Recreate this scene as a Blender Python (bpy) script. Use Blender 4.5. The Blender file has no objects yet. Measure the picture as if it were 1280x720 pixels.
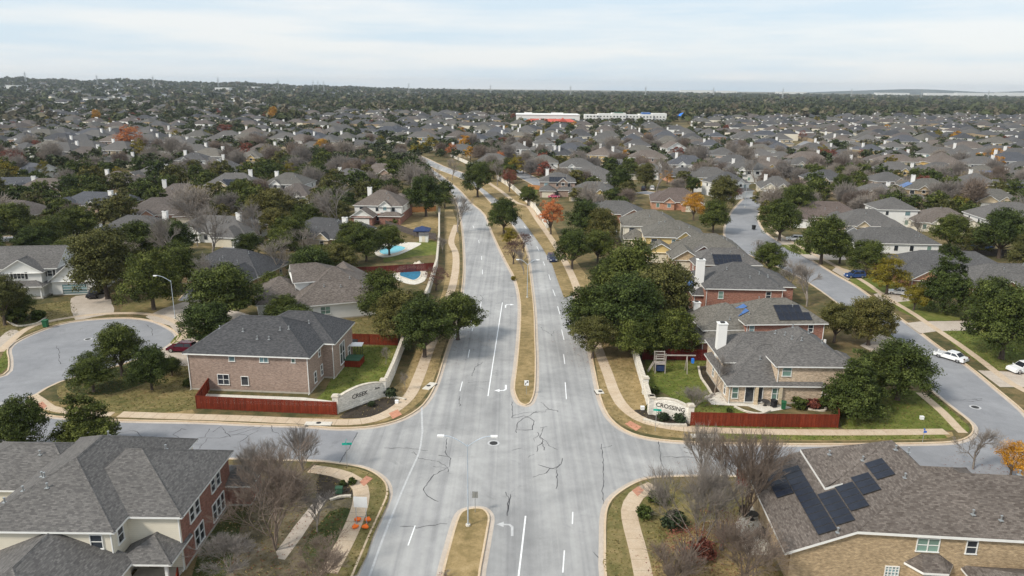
import bpy, math, random
import numpy as np
from mathutils import Matrix, Vector
from mathutils.geometry import tessellate_polygon

S = bpy.context.scene
C = S.collection
rad = math.radians
PI = math.pi
random.seed(7)

# ------------------------------------------------------------------ camera, world, sun, exposure
CAM_H = 42.0
FPX = 914.0                      # focal length in pixels of a 1280 wide frame
PITCH, ROLL = rad(15.4), rad(0.58)
Rv = np.array([1, 0, 0.]); Fv = np.array([0, math.cos(PITCH), -math.sin(PITCH)]); Uv = np.array([0, math.sin(PITCH), math.cos(PITCH)])
Rr = Rv * math.cos(ROLL) + Uv * math.sin(ROLL)
Ur = -Rv * math.sin(ROLL) + Uv * math.cos(ROLL)
cam = bpy.data.cameras.new('camera')
cam.sensor_width = 36.0
cam.lens = FPX / 1280 * 36
cam.clip_start = 1.0
cam.clip_end = 60000
camo = bpy.data.objects.new('camera', cam)
m = Matrix(((Rr[0], Ur[0], -Fv[0], 0), (Rr[1], Ur[1], -Fv[1], 0), (Rr[2], Ur[2], -Fv[2], CAM_H), (0, 0, 0, 1)))
camo.matrix_world = m
C.objects.link(camo)
S.camera = camo

SUN_EL, SUN_AZ = 42.0, 236.0      # degrees; azimuth clockwise from +Y
W = bpy.data.worlds.new('World')
S.world = W
W.use_nodes = True
nt = W.node_tree
nt.nodes.clear()
N = nt.nodes.new
out = N('ShaderNodeOutputWorld'); bg = N('ShaderNodeBackground'); sky = N('ShaderNodeTexSky')
sky.sky_type = 'NISHITA'; sky.sun_disc = False
sky.sun_elevation = rad(SUN_EL); sky.sun_rotation = rad(SUN_AZ)
sky.air_density = 1.0; sky.dust_density = 1.5; sky.ozone_density = 1.0
tc = N('ShaderNodeTexCoord'); mp = N('ShaderNodeMapping'); mp.inputs['Scale'].default_value = (1.0, 1.3, 11.0)
nz = N('ShaderNodeTexNoise'); nz.inputs['Scale'].default_value = 2.9; nz.inputs['Detail'].default_value = 6; nz.inputs['Roughness'].default_value = 0.55
cr = N('ShaderNodeValToRGB'); cr.color_ramp.elements[0].position = 0.36; cr.color_ramp.elements[0].color = (5.3, 6.25, 7.05, 1)
cr.color_ramp.elements[1].position = 0.6; cr.color_ramp.elements[1].color = (6.95, 7.1, 7.15, 1)
mix = N('ShaderNodeMix'); mix.data_type = 'RGBA'
L = nt.links.new
L(tc.outputs['Generated'], mp.inputs['Vector']); L(mp.outputs['Vector'], nz.inputs['Vector']); L(nz.outputs['Fac'], cr.inputs['Fac'])
mix.inputs[0].default_value = 0.86                      # thin high overcast over the clear sky
L(cr.outputs['Color'], mix.inputs[7]); L(sky.outputs['Color'], mix.inputs[6]); L(mix.outputs[2], bg.inputs['Color'])
bg.inputs['Strength'].default_value = 0.056
L(bg.outputs[0], out.inputs['Surface'])

sl = bpy.data.lights.new('sun', 'SUN')
sl.energy = 1.4; sl.angle = rad(10); sl.color = (1.0, 0.93, 0.82)
so = bpy.data.objects.new('sun', sl)
d = Vector((math.sin(rad(SUN_AZ)) * math.cos(rad(SUN_EL)), math.cos(rad(SUN_AZ)) * math.cos(rad(SUN_EL)), math.sin(rad(SUN_EL))))
so.rotation_euler = (-d).to_track_quat('-Z', 'Y').to_euler()
so.location = (0, 0, 200)
C.objects.link(so)
S.view_settings.view_transform = 'Standard'
S.view_settings.look = 'None'
S.view_settings.gamma = 1
S.view_settings.exposure = 1.31

# ------------------------------------------------------------------ survey: picture bearing -> place on the ground
def at(px, py, z=0.0):
    dv = Fv * FPX + Rr * (px - 640) + Ur * (360 - py)
    t = (z - CAM_H) / dv[2]
    return Vector((dv[0] * t, dv[1] * t, z))

def pix(x, y, z=0.0):
    dv = np.array([x, y, z - CAM_H]); dd = dv @ Fv
    if dd < 1: return (-9999, -9999)
    return (640 + FPX * (dv @ Rr) / dd, 360 - FPX * (dv @ Ur) / dd)

def W2(x, y): return ('w', x, y)
def path(pts, z=0.0):
    o = []
    for p in pts:
        if p[0] == 'w': o.append(Vector((p[1], p[2], z)))
        else: o.append(at(p[0], p[1], z))
    return o

def smooth(pts, n=4, closed=False):
    o = []
    k = len(pts)
    rng = range(k) if closed else range(k - 1)
    for i in rng:
        p1, p2 = pts[i % k], pts[(i + 1) % k]
        p0 = pts[(i - 1) % k] if (closed or i > 0) else p1 * 2 - p2
        p3 = pts[(i + 2) % k] if (closed or i + 2 < k) else p2 * 2 - p1
        lim = (p2 - p1).length
        m1 = (p2 - p0) * 0.5; m2 = (p3 - p1) * 0.5
        if m1.length > lim: m1 = m1 * (lim / m1.length)
        if m2.length > lim: m2 = m2 * (lim / m2.length)
        for j in range(n):
            t = j / n
            h1 = 2*t**3 - 3*t**2 + 1; h2 = -2*t**3 + 3*t**2; h3 = t**3 - 2*t**2 + t; h4 = t**3 - t**2
            o.append(p1 * h1 + p2 * h2 + m1 * h3 + m2 * h4)
    if not closed: o.append(pts[-1].copy())
    return o

def offset(pts, dist, closed=False):
    """shift a polyline to its left by dist (mitred)"""
    o = []
    k = len(pts)
    for i in range(k):
        a = pts[(i - 1) % k] if (closed or i > 0) else None
        b = pts[(i + 1) % k] if (closed or i < k - 1) else None
        p = pts[i]
        d1 = (p - a) if a is not None else (b - p)
        d2 = (b - p) if b is not None else (p - a)
        d1 = Vector((d1.x, d1.y, 0)); d2 = Vector((d2.x, d2.y, 0))
        if d1.length < 1e-6: d1 = d2
        if d2.length < 1e-6: d2 = d1
        d1.normalize(); d2.normalize()
        n1 = Vector((-d1.y, d1.x, 0)); n2 = Vector((-d2.y, d2.x, 0))
        nn = n1 + n2
        if nn.length < 0.2: nn = n1 * 2
        nn.normalize()
        c = max(0.5, nn.dot(n1))
        o.append(p + nn * (dist / c))
    return o

def area(pts):
    return 0.5 * sum(pts[i].x * pts[(i + 1) % len(pts)].y - pts[(i + 1) % len(pts)].x * pts[i].y for i in range(len(pts)))

# ------------------------------------------------------------------ materials
def mat(name, rough=0.85):
    M = bpy.data.materials.new(name); M.use_nodes = True
    t = M.node_tree
    b = t.nodes['Principled BSDF']
    b.inputs['Roughness'].default_value = rough
    b.inputs['Specular IOR Level'].default_value = 0.25
    return M, t, b

def nd(t, kind, **kw):
    n = t.nodes.new(kind)
    for k, v in kw.items():
        if k in n.inputs: n.inputs[k].default_value = v
        else: setattr(n, k, v)
    return n

def ramp(t, src, stops):
    r = t.nodes.new('ShaderNodeValToRGB')
    e = r.color_ramp.elements
    while len(e) < len(stops): e.new(0.5)
    for i, (p, c) in enumerate(stops):
        e[i].position = p; e[i].color = (*c, 1) if len(c) == 3 else c
    t.links.new(src, r.inputs['Fac'])
    return r.outputs['Color']

def mixc(t, fac, a, b, mode='MIX'):
    mx = t.nodes.new('ShaderNodeMix'); mx.data_type = 'RGBA'; mx.blend_type = mode
    for inp, v in ((0, fac), (6, a), (7, b)):
        if hasattr(v, 'is_output'): t.links.new(v, mx.inputs[inp])
        elif inp == 0: mx.inputs[0].default_value = v
        else: mx.inputs[inp].default_value = (*v, 1)
    return mx.outputs[2]

def noise(t, vec, scale, detail=4, rough=0.55, dist=0.0):
    n = nd(t, 'ShaderNodeTexNoise', Scale=scale, Detail=detail, Roughness=rough, Distortion=dist)
    if vec is not None: t.links.new(vec, n.inputs['Vector'])
    return n.outputs['Fac']

def objcoord(t, scale=None, kind='Object'):
    c = t.nodes.new('ShaderNodeTexCoord')
    v = c.outputs[kind]
    if scale:
        mpn = t.nodes.new('ShaderNodeMapping'); mpn.inputs['Scale'].default_value = scale
        t.links.new(v, mpn.inputs['Vector']); v = mpn.outputs['Vector']
    return v

def bump(t, b, h, strength=0.3, dist=0.05):
    bn = nd(t, 'ShaderNodeBump', Strength=strength, Distance=dist)
    t.links.new(h, bn.inputs['Height']); t.links.new(bn.outputs['Normal'], b.inputs['Normal'])

def obj_rand(t):
    o = t.nodes.new('ShaderNodeObjectInfo'); return o.outputs['Random']

def plain(name, col, rough=0.7, metal=0.0, var=0.12, scale=1.5):
    M, t, b = mat(name, rough)
    v = objcoord(t)
    f = noise(t, v, scale, 3)
    c0 = tuple(x * (1 - var) for x in col); c1 = tuple(min(1, x * (1 + var)) for x in col)
    t.links.new(ramp(t, f, [(0.3, c0), (0.7, c1)]), b.inputs['Base Color'])
    b.inputs['Metallic'].default_value = metal
    return M

def shingle(name, c_lo, c_hi, streak=0.5):
    M, t, b = mat(name, 0.95)
    uv = objcoord(t, None, 'UV')
    br = nd(t, 'ShaderNodeTexBrick', Scale=1.0)
    br.inputs['Brick Width'].default_value = 0.33; br.inputs['Row Height'].default_value = 0.15
    br.inputs['Mortar Size'].default_value = 0.012; br.inputs['Mortar Smooth'].default_value = 0.4; br.inputs['Bias'].default_value = 0.0
    br.inputs['Color1'].default_value = (0, 0, 0, 1); br.inputs['Color2'].default_value = (1, 1, 1, 1); br.inputs['Mortar'].default_value = (0.15, 0.15, 0.15, 1)
    t.links.new(uv, br.inputs['Vector'])
    base = mixc(t, br.outputs['Color'], c_lo, c_hi)
    mpn = t.nodes.new('ShaderNodeMapping'); mpn.inputs['Scale'].default_value = (2.6, 5.0, 1)
    t.links.new(uv, mpn.inputs['Vector'])
    nf = noise(t, mpn.outputs['Vector'], 1.0, 5, 0.7)
    base = mixc(t, 0.6, base, ramp(t, nf, [(0.25, (0.42, 0.42, 0.43)), (0.5, (0.98, 0.98, 0.98)), (0.75, (1.55, 1.53, 1.5))]), 'MULTIPLY')
    nl = noise(t, uv, 0.12, 3, 0.6)
    base = mixc(t, streak, base, ramp(t, nl, [(0.3, (0.78, 0.78, 0.78)), (0.7, (1.2, 1.2, 1.2))]), 'MULTIPLY')
    base = mixc(t, 1.0, base, ramp(t, obj_rand(t), [(0, (0.82, 0.83, 0.86)), (0.5, (1.0, 0.99, 0.97)), (1, (1.16, 1.13, 1.1))]), 'MULTIPLY')
    t.links.new(base, b.inputs['Base Color'])
    bump(t, b, br.outputs['Fac'], -0.25, 0.02)
    return M

def bricks(name, c1, c2, mortar, bw=0.24, bh=0.085, blotch=0.35, big=0.35):
    M, t, b = mat(name, 0.9)
    uv = objcoord(t, None, 'UV')
    br = nd(t, 'ShaderNodeTexBrick', Scale=1.0)
    br.inputs['Brick Width'].default_value = bw; br.inputs['Row Height'].default_value = bh
    br.inputs['Mortar Size'].default_value = 0.01; br.inputs['Mortar Smooth'].default_value = 0.2
    br.inputs['Color1'].default_value = (*c1, 1); br.inputs['Color2'].default_value = (*c2, 1); br.inputs['Mortar'].default_value = (*mortar, 1)
    t.links.new(uv, br.inputs['Vector'])
    mpn = t.nodes.new('ShaderNodeMapping'); mpn.inputs['Scale'].default_value = (2.2, 4.5, 1)
    t.links.new(uv, mpn.inputs['Vector'])
    nf = noise(t, mpn.outputs['Vector'], 1.0, 4, 0.7)
    col = mixc(t, 0.9, br.outputs['Color'], ramp(t, nf, [(0.28, (1 - blotch,) * 3), (0.5, (1, 1, 1)), (0.72, (1 + blotch * 1.2,) * 3)]), 'MULTIPLY')
    nl = noise(t, uv, big, 3)
    col = mixc(t, 0.5, col, ramp(t, nl, [(0.3, (0.84,) * 3), (0.7, (1.14,) * 3)]), 'MULTIPLY')
    col = mixc(t, 1.0, col, ramp(t, obj_rand(t), [(0, (0.88, 0.9, 0.92)), (1, (1.12, 1.08, 1.02))]), 'MULTIPLY')
    t.links.new(col, b.inputs['Base Color'])
    bump(t, b, br.outputs['Fac'], -0.3, 0.01)
    return M

def siding(name, col):
    M, t, b = mat(name, 0.75)
    uv = objcoord(t, (1, 1, 1), 'UV')
    sp = t.nodes.new('ShaderNodeSeparateXYZ'); t.links.new(uv, sp.inputs[0])
    mm = nd(t, 'ShaderNodeMath', operation='MULTIPLY'); mm.inputs[1].default_value = 5.0
    t.links.new(sp.outputs['Y'], mm.inputs[0])
    fr = nd(t, 'ShaderNodeMath', operation='FRACT'); t.links.new(mm.outputs[0], fr.inputs[0])
    base = ramp(t, fr.outputs[0], [(0.0, tuple(x * 0.72 for x in col)), (0.14, col), (1.0, col)])
    nf = noise(t, uv, 0.6, 4)
    base = mixc(t, 0.6, base, ramp(t, nf, [(0.3, (0.9,) * 3), (0.7, (1.06,) * 3)]), 'MULTIPLY')
    t.links.new(base, b.inputs['Base Color'])
    bump(t, b, fr.outputs[0], 0.3, 0.015)
    return M

def ground_mat(name, stops, s1=0.12, s2=1.3, fine=12.0, bumpk=0.35, kind='Object'):
    M, t, b = mat(name, 1.0)
    v = objcoord(t, None, kind)
    a = noise(t, v, s1, 4, 0.6, 0.6); c = noise(t, v, s2, 5, 0.7); f = noise(t, v, fine, 3, 0.7)
    a1 = nd(t, 'ShaderNodeMath', operation='MULTIPLY_ADD'); a1.inputs[1].default_value = 0.55
    t.links.new(c, a1.inputs[0])
    a0 = nd(t, 'ShaderNodeMath', operation='MULTIPLY'); a0.inputs[1].default_value = 0.45; t.links.new(a, a0.inputs[0])
    t.links.new(a0.outputs[0], a1.inputs[2])
    col = ramp(t, a1.outputs[0], stops)
    col = mixc(t, 0.8, col, ramp(t, f, [(0.25, (0.66,) * 3), (0.75, (1.35,) * 3)]), 'MULTIPLY')
    t.links.new(col, b.inputs['Base Color'])
    bump(t, b, f, bumpk, 0.06)
    return M

def asphalt(name, lo, hi, streak=True):
    M, t, b = mat(name, 0.93)
    v = objcoord(t)
    n1 = noise(t, v, 0.09, 4, 0.6, 0.8); n2 = noise(t, v, 0.6, 5, 0.7); n3 = noise(t, v, 9.0, 3, 0.75)
    vs = objcoord(t, (0.55, 0.02, 1))
    n4 = noise(t, vs, 1.0, 4, 0.65, 0.4)
    col = ramp(t, n1, [(0.3, lo), (0.7, hi)])
    col = mixc(t, 0.45, col, ramp(t, n2, [(0.3, (0.8,) * 3), (0.7, (1.18,) * 3)]), 'MULTIPLY')
    if streak:
        col = mixc(t, 0.6, col, ramp(t, n4, [(0.3, (0.7, 0.7, 0.71)), (0.5, (1, 1, 1)), (0.72, (1.2, 1.19, 1.17))]), 'MULTIPLY')
        vt = objcoord(t, (1.35, 0.008, 1)); n5 = noise(t, vt, 1.0, 2, 0.5, 0.2)
        col = mixc(t, 0.6, col, ramp(t, n5, [(0.36, (0.82, 0.82, 0.83)), (0.6, (1.06, 1.06, 1.05))]), 'MULTIPLY')
    col = mixc(t, 0.5, col, ramp(t, n3, [(0.25, (0.82,) * 3), (0.75, (1.18,) * 3)]), 'MULTIPLY')
    nsx = noise(t, v, 0.22, 5, 0.75, 1.5)
    col = mixc(t, ramp(t, nsx, [(0.60, (0, 0, 0)), (0.74, (0.5, 0.5, 0.5))]), col, tuple(x * 0.6 for x in lo))
    t.links.new(col, b.inputs['Base Color'])
    bump(t, b, n3, 0.15, 0.01)
    return M

def boards(name, col):
    M, t, b = mat(name, 0.85)
    f = noise(t, objcoord(t, (7, 7, .35)), 1.0, 3, .7); g = noise(t, objcoord(t, (.6, .6, 1.2)), 1.0, 4, .7)
    c = ramp(t, f, [(0.3, tuple(x * .62 for x in col)), (0.5, col), (0.72, tuple(x * 1.4 for x in col))])
    c = mixc(t, .8, c, ramp(t, g, [(.3, (.7, .72, .75)), (.65, (1.15, 1.12, 1.1))]), 'MULTIPLY')
    c = mixc(t, 1.0, c, ramp(t, obj_rand(t), [(0, (.84, .86, .9)), (1, (1.14, 1.12, 1.1))]), 'MULTIPLY')
    t.links.new(c, b.inputs['Base Color']); bump(t, b, f, .3, .01)
    return M

def leafmat(name, dark, mid, light, var=((0.85, 0.9, 0.9), (1.15, 1.08, 1.0))):
    M, t, b = mat(name, 0.7)
    b.inputs['Specular IOR Level'].default_value = 0.15
    uv = objcoord(t, None, 'UV')
    sp = t.nodes.new('ShaderNodeSeparateXYZ'); t.links.new(uv, sp.inputs[0])
    col = ramp(t, sp.outputs['X'], [(0.0, dark), (0.5, mid), (1.0, light)])
    col = mixc(t, 0.8, col, ramp(t, sp.outputs['Y'], [(0, (0.6,) * 3), (1, (1.4,) * 3)]), 'MULTIPLY')
    col = mixc(t, 1.0, col, ramp(t, obj_rand(t), [(0, var[0]), (1, var[1])]), 'MULTIPLY')
    t.links.new(col, b.inputs['Base Color'])
    return M

def barkmat(name, col):
    M, t, b = mat(name, 0.95)
    v = objcoord(t, (3, 3, 0.8))
    f = noise(t, v, 1.5, 5, 0.7)
    c = ramp(t, f, [(0.3, tuple(x * 0.6 for x in col)), (0.7, tuple(x * 1.3 for x in col))])
    c = mixc(t, 1.0, c, ramp(t, obj_rand(t), [(0, (0.85, 0.85, 0.88)), (1, (1.15, 1.1, 1.05))]), 'MULTIPLY')
    t.links.new(c, b.inputs['Base Color'])
    return M

def glassmat(name, col, rough=0.08):
    M, t, b = mat(name, rough)
    b.inputs['Specular IOR Level'].default_value = 0.6
    c = ramp(t, obj_rand(t), [(0, tuple(x * 0.6 for x in col)), (1, tuple(x * 1.5 for x in col))])
    t.links.new(c, b.inputs['Base Color'])
    return M

M_ = {}
M_['roof_grey'] = shingle('roof_grey_shingle', (0.0780, 0.0767, 0.0776), (0.1377, 0.1352, 0.1332))
M_['roof_dark'] = shingle('roof_dark_shingle', (0.0505, 0.0520, 0.0566), (0.0963, 0.0968, 0.1022))
M_['roof_brown'] = shingle('roof_brown_shingle', (0.0872, 0.0731, 0.0657), (0.1743, 0.1534, 0.1396), 0.7)
M_['roof_tan'] = shingle('roof_tan_shingle', (0.0917, 0.0877, 0.0785), (0.1698, 0.1625, 0.1478))
M_['roof_blue'] = shingle('roof_bluegrey_shingle', (0.0551, 0.0603, 0.0730), (0.1055, 0.1115, 0.1277))
M_['roof_red'] = shingle('roof_redbrown_shingle', (0.0780, 0.0621, 0.0566), (0.1514, 0.1233, 0.1141))
M_['brick_red'] = bricks('red_brick', (0.23, 0.075, 0.05), (0.32, 0.13, 0.09), (0.35, 0.28, 0.24), blotch=0.4)
M_['brick_orange'] = bricks('orange_brick', (0.38, 0.16, 0.09), (0.46, 0.22, 0.13), (0.45, 0.36, 0.3))
M_['brick_pink'] = bricks('pinkish_brown_brick', (0.25, 0.165, 0.13), (0.36, 0.26, 0.215), (0.38, 0.33, 0.29), blotch=0.3)
M_['brick_tan'] = bricks('tan_brick', (0.30, 0.21, 0.12), (0.45, 0.33, 0.2), (0.45, 0.38, 0.28), blotch=0.42, big=0.5)
M_['brick_cream'] = bricks('cream_brick', (0.40, 0.29, 0.2), (0.62, 0.50, 0.38), (0.58, 0.5, 0.4), blotch=0.45)
M_['stone_tan'] = bricks('tan_limestone', (0.5, 0.40, 0.26), (0.62, 0.52, 0.38), (0.5, 0.45, 0.36), 0.45, 0.2, 0.3)
M_['stone_white'] = bricks('white_limestone', (0.66, 0.635, 0.58), (0.8, 0.775, 0.72), (0.46, 0.44, 0.4), 0.55, 0.26, 0.25)
M_['siding_cream'] = siding('cream_siding', (0.7, 0.65, 0.54))
M_['siding_white'] = siding('white_siding', (0.75, 0.75, 0.73))
M_['siding_grey'] = siding('pale_grey_siding', (0.5, 0.52, 0.54))
M_['siding_tan'] = siding('tan_siding', (0.52, 0.43, 0.3))
M_['siding_yellow'] = siding('yellow_siding', (0.62, 0.46, 0.2))
M_['siding_pink'] = siding('pinkish_siding', (0.62, 0.5, 0.42))
M_['white'] = plain('white_paint', (0.78, 0.78, 0.76), 0.5, var=0.05)
M_['cream'] = plain('cream_paint', (0.66, 0.6, 0.48), 0.6, var=0.06)
M_['chimney'] = siding('white_chimney_siding', (0.82, 0.81, 0.79))
M_['metal'] = plain('galvanised_metal', (0.42, 0.44, 0.45), 0.45, 0.6)
M_['pole'] = plain('pale_lamp_pole_paint', (0.5, 0.56, 0.62), 0.4, 0.3)
M_['darkmetal'] = plain('dark_metal', (0.06, 0.06, 0.06), 0.5, 0.4)
M_['frame'] = plain('window_frame_white', (0.74, 0.74, 0.72), 0.5, var=0.04)
M_['darkframe'] = plain('window_frame_dark', (0.16, 0.15, 0.14), 0.5)
M_['glass'] = glassmat('window_glass_dark', (0.03, 0.036, 0.045))
M_['glass_blue'] = glassmat('window_glass_pale', (0.16, 0.25, 0.27), 0.15)
M_['glass_green'] = glassmat('window_glass_greenish', (0.14, 0.22, 0.19), 0.15)
M_['solar'] = plain('solar_cell_black', (0.014, 0.018, 0.03), 0.22, var=0.25, scale=0.8)
M_['solar_blue'] = plain('solar_cell_blue', (0.05, 0.13, 0.34), 0.3, var=0.2, scale=0.8)
M_['door'] = plain('garage_door_paint', (0.6, 0.56, 0.48), 0.6, var=0.05)
M_['doordark'] = plain('house_door_paint', (0.12, 0.07, 0.05), 0.5)
M_['foundation'] = plain('foundation_concrete', (0.42, 0.39, 0.34), 0.9)
M_['asphalt'] = asphalt('worn_pale_asphalt', (0.27, 0.272, 0.274), (0.40, 0.40, 0.398))
M_['asphalt_side'] = asphalt('side_street_asphalt', (0.205, 0.211, 0.226), (0.285, 0.29, 0.304), False)
M_['concrete'] = ground_mat('kerb_concrete', [(0.3, (0.46, 0.34, 0.22)), (0.5, (0.56, 0.44, 0.31)), (0.7, (0.64, 0.54, 0.40))], 0.2, 1.2, 14, 0.1)
M_['gutter'] = ground_mat('gutter_concrete', [(0.3, (0.40, 0.33, 0.27)), (0.5, (0.47, 0.41, 0.35)), (0.7, (0.54, 0.48, 0.42))], 0.1, 0.8, 14, 0.1)
M_['walk'] = ground_mat('sidewalk_concrete', [(0.3, (0.42, 0.32, 0.22)), (0.5, (0.51, 0.405, 0.295)), (0.72, (0.57, 0.48, 0.37))], 0.3, 1.1, 16, 0.08)
M_['drive'] = ground_mat('driveway_concrete', [(0.3, (0.36, 0.31, 0.25)), (0.5, (0.45, 0.39, 0.33)), (0.72, (0.54, 0.48, 0.41))], 0.15, 0.8, 14, 0.08)
M_['patio'] = ground_mat('patio_concrete', [(0.3, (0.5, 0.46, 0.4)), (0.7, (0.7, 0.67, 0.6))], 0.3, 1.2, 10, 0.1)
M_['rampbrick'] = bricks('red_paver', (0.40, 0.17, 0.11), (0.5, 0.24, 0.16), (0.45, 0.3, 0.22), 0.3, 0.15, 0.2)
M_['ground'] = ground_mat('yard_ground', [(0.33, (0.035, 0.042, 0.016)), (0.44, (0.075, 0.072, 0.028)), (0.54, (0.145, 0.11, 0.05)), (0.66, (0.24, 0.175, 0.09))], 0.06, 0.5, 7)
M_['dry'] = ground_mat('dry_verge_grass', [(0.32, (0.1, 0.088, 0.034)), (0.44, (0.2, 0.15, 0.066)), (0.55, (0.3, 0.22, 0.105)), (0.7, (0.4, 0.3, 0.16))], 0.12, 0.9, 9)
M_['verge'] = ground_mat('olive_verge_grass', [(0.32, (0.07, 0.076, 0.024)), (0.45, (0.14, 0.125, 0.045)), (0.58, (0.23, 0.18, 0.08)), (0.7, (0.32, 0.245, 0.125))], 0.15, 0.9, 9)
M_['green'] = ground_mat('green_lawn', [(0.32, (0.05, 0.075, 0.012)), (0.46, (0.095, 0.12, 0.02)), (0.58, (0.16, 0.168, 0.042)), (0.72, (0.29, 0.245, 0.1))], 0.15, 0.8, 9)
M_['darkgreen'] = ground_mat('dark_green_lawn', [(0.3, (0.022, 0.034, 0.01)), (0.5, (0.05, 0.064, 0.018)), (0.7, (0.1, 0.092, 0.04))], 0.2, 1.0, 9)  # darker green grass, the lawn's own colour
M_['mulch'] = ground_mat('dark_mulch', [(0.3, (0.022, 0.017, 0.013)), (0.55, (0.05, 0.04, 0.03)), (0.72, (0.11, 0.085, 0.06))], 0.5, 2.0, 12, 0.6)
M_['litter'] = ground_mat('leaf_litter', [(0.3, (0.05, 0.042, 0.028)), (0.45, (0.1, 0.085, 0.05)), (0.58, (0.17, 0.14, 0.09)), (0.72, (0.26, 0.22, 0.16))], 0.3, 1.2, 8, .5)
M_['tuft'] = leafmat('grass_tufts', (0.06, 0.066, 0.018), (0.15, 0.13, 0.045), (0.34, 0.26, 0.13))
M_['rock'] = plain('pale_edging_stone', (0.55, 0.5, 0.42), 0.9, var=0.3, scale=3)
M_['paint'] = plain('road_paint_white', (0.8, 0.81, 0.82), 0.7, var=0.12, scale=3)
M_['paintworn'] = plain('road_paint_worn', (0.47, 0.475, 0.48), 0.8, var=0.12, scale=3)
M_['crack'] = plain('crack_filler', (0.07, 0.07, 0.075), 0.9, var=0.4, scale=4)
M_['iron'] = plain('cast_iron', (0.05, 0.05, 0.05), 0.7, 0.3)
M_['cedar'] = boards('red_stained_cedar', (0.17, 0.027, 0.011))
M_['cedarred'] = boards('dark_red_stained_cedar', (0.13, 0.018, 0.016))
M_['greyfence'] = plain('weathered_grey_cedar', (0.10, 0.085, 0.08), 0.9, var=0.25, scale=2.2)
M_['orangewood'] = plain('fresh_orange_cedar', (0.42, 0.2, 0.08), 0.8, var=0.2, scale=2.2)
M_['oak'] = leafmat('oak_leaves', (0.024, 0.034, 0.008), (0.058, 0.076, 0.018), (0.115, 0.135, 0.038), ((0.75, 0.84, 0.8), (1.28, 1.2, 1.0)))
M_['oakolive'] = leafmat('olive_oak_leaves', (0.05, 0.052, 0.014), (0.095, 0.094, 0.027), (0.155, 0.145, 0.05))
M_['yellowleaf'] = leafmat('yellow_olive_leaves', (0.09, 0.08, 0.01), (0.16, 0.135, 0.016), (0.25, 0.2, 0.03))
M_['orangeleaf'] = leafmat('orange_leaves', (0.25, 0.07, 0.025), (0.42, 0.14, 0.05), (0.55, 0.23, 0.09))
M_['goldleaf'] = leafmat('golden_leaves', (0.28, 0.13, 0.01), (0.45, 0.22, 0.02), (0.55, 0.32, 0.05))
M_['redleaf'] = leafmat('russet_leaves', (0.1, 0.03, 0.025), (0.17, 0.055, 0.04), (0.25, 0.1, 0.07))
M_['purpleleaf'] = leafmat('purple_brown_leaves', (0.07, 0.035, 0.032), (0.12, 0.06, 0.052), (0.17, 0.1, 0.08))
M_['juniper'] = leafmat('juniper_leaves', (0.017, 0.028, 0.014), (0.034, 0.05, 0.025), (0.06, 0.078, 0.038))
M_['bark'] = barkmat('oak_bark', (0.10, 0.08, 0.065))
M_['twig'] = barkmat('bare_grey_twigs', (0.26, 0.235, 0.21))
M_['twigdark'] = barkmat('bare_brown_twigs', (0.2, 0.162, 0.135))
M_['farleaf'] = leafmat('distant_foliage', (0.03, 0.04, 0.016), (0.062, 0.074, 0.03), (0.13, 0.115, 0.085))
M_['water'] = plain('pool_water', (0.05, 0.42, 0.52), 0.08, var=0.15)
M_['water2'] = plain('deep_pool_water', (0.035, 0.2, 0.33), 0.08, var=0.25)
M_['tyre'] = plain('tyre_rubber', (0.02, 0.02, 0.02), 0.9)
M_['rim'] = plain('wheel_alloy', (0.45, 0.45, 0.46), 0.3, 0.8)
M_['orange'] = plain('orange_plastic', (0.85, 0.17, 0.02), 0.6)
M_['signgreen'] = plain('street_sign_green', (0.02, 0.42, 0.33), 0.5, var=0.05)
M_['signwhite'] = plain('sign_face_white', (0.85, 0.86, 0.86), 0.4, var=0.03)
M_['signblack'] = plain('sign_black', (0.02, 0.02, 0.02), 0.5)
M_['signblue'] = plain('sign_blue', (0.06, 0.16, 0.55), 0.5)
M_['bluecanvas'] = plain('blue_canvas', (0.03, 0.2, 0.7), 0.6)
M_['navy'] = plain('navy_canvas', (0.025, 0.045, 0.12), 0.7)
M_['yellow'] = plain('yellow_plastic', (0.75, 0.5, 0.02), 0.4)
M_['binGreen'] = plain('green_bin_plastic', (0.02, 0.11, 0.05), 0.6)
M_['binBlack'] = plain('black_bin_plastic', (0.02, 0.02, 0.022), 0.6)
M_['pink'] = plain('pink_plastic', (0.6, 0.12, 0.2), 0.6)
M_['tubcover'] = plain('green_tub_cover', (0.04, 0.1, 0.06), 0.8)
M_['greywood'] = plain('grey_play_lumber', (0.36, 0.32, 0.29), 0.85, var=0.2)
M_['letter'] = plain('dark_iron_letters', (0.05, 0.045, 0.04), 0.6)
M_['storewhite'] = plain('store_white_stucco', (0.7, 0.7, 0.68), 0.8, var=0.04, scale=0.1)
M_['storeroof'] = plain('store_orange_roof', (0.48, 0.1, 0.07), 0.8, var=0.1, scale=0.2)
M_['hill'] = ground_mat('wooded_hill', [(0.3, (0.03, 0.04, 0.035)), (0.5, (0.05, 0.06, 0.05)), (0.7, (0.12, 0.115, 0.1))], 0.002, 0.01, 0.05, 0.0)
_paint = {}
def carpaint(col):
    if col not in _paint:
        M, t, b = mat('car_paint', 0.25)
        b.inputs['Coat Weight'].default_value = 0.6
        c = ramp(t, noise(t, objcoord(t), 0.8, 2), [(0.3, tuple(x * 0.93 for x in col)), (0.7, col)])
        t.links.new(c, b.inputs['Base Color'])
        _paint[col] = M
    return _paint[col]

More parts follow.
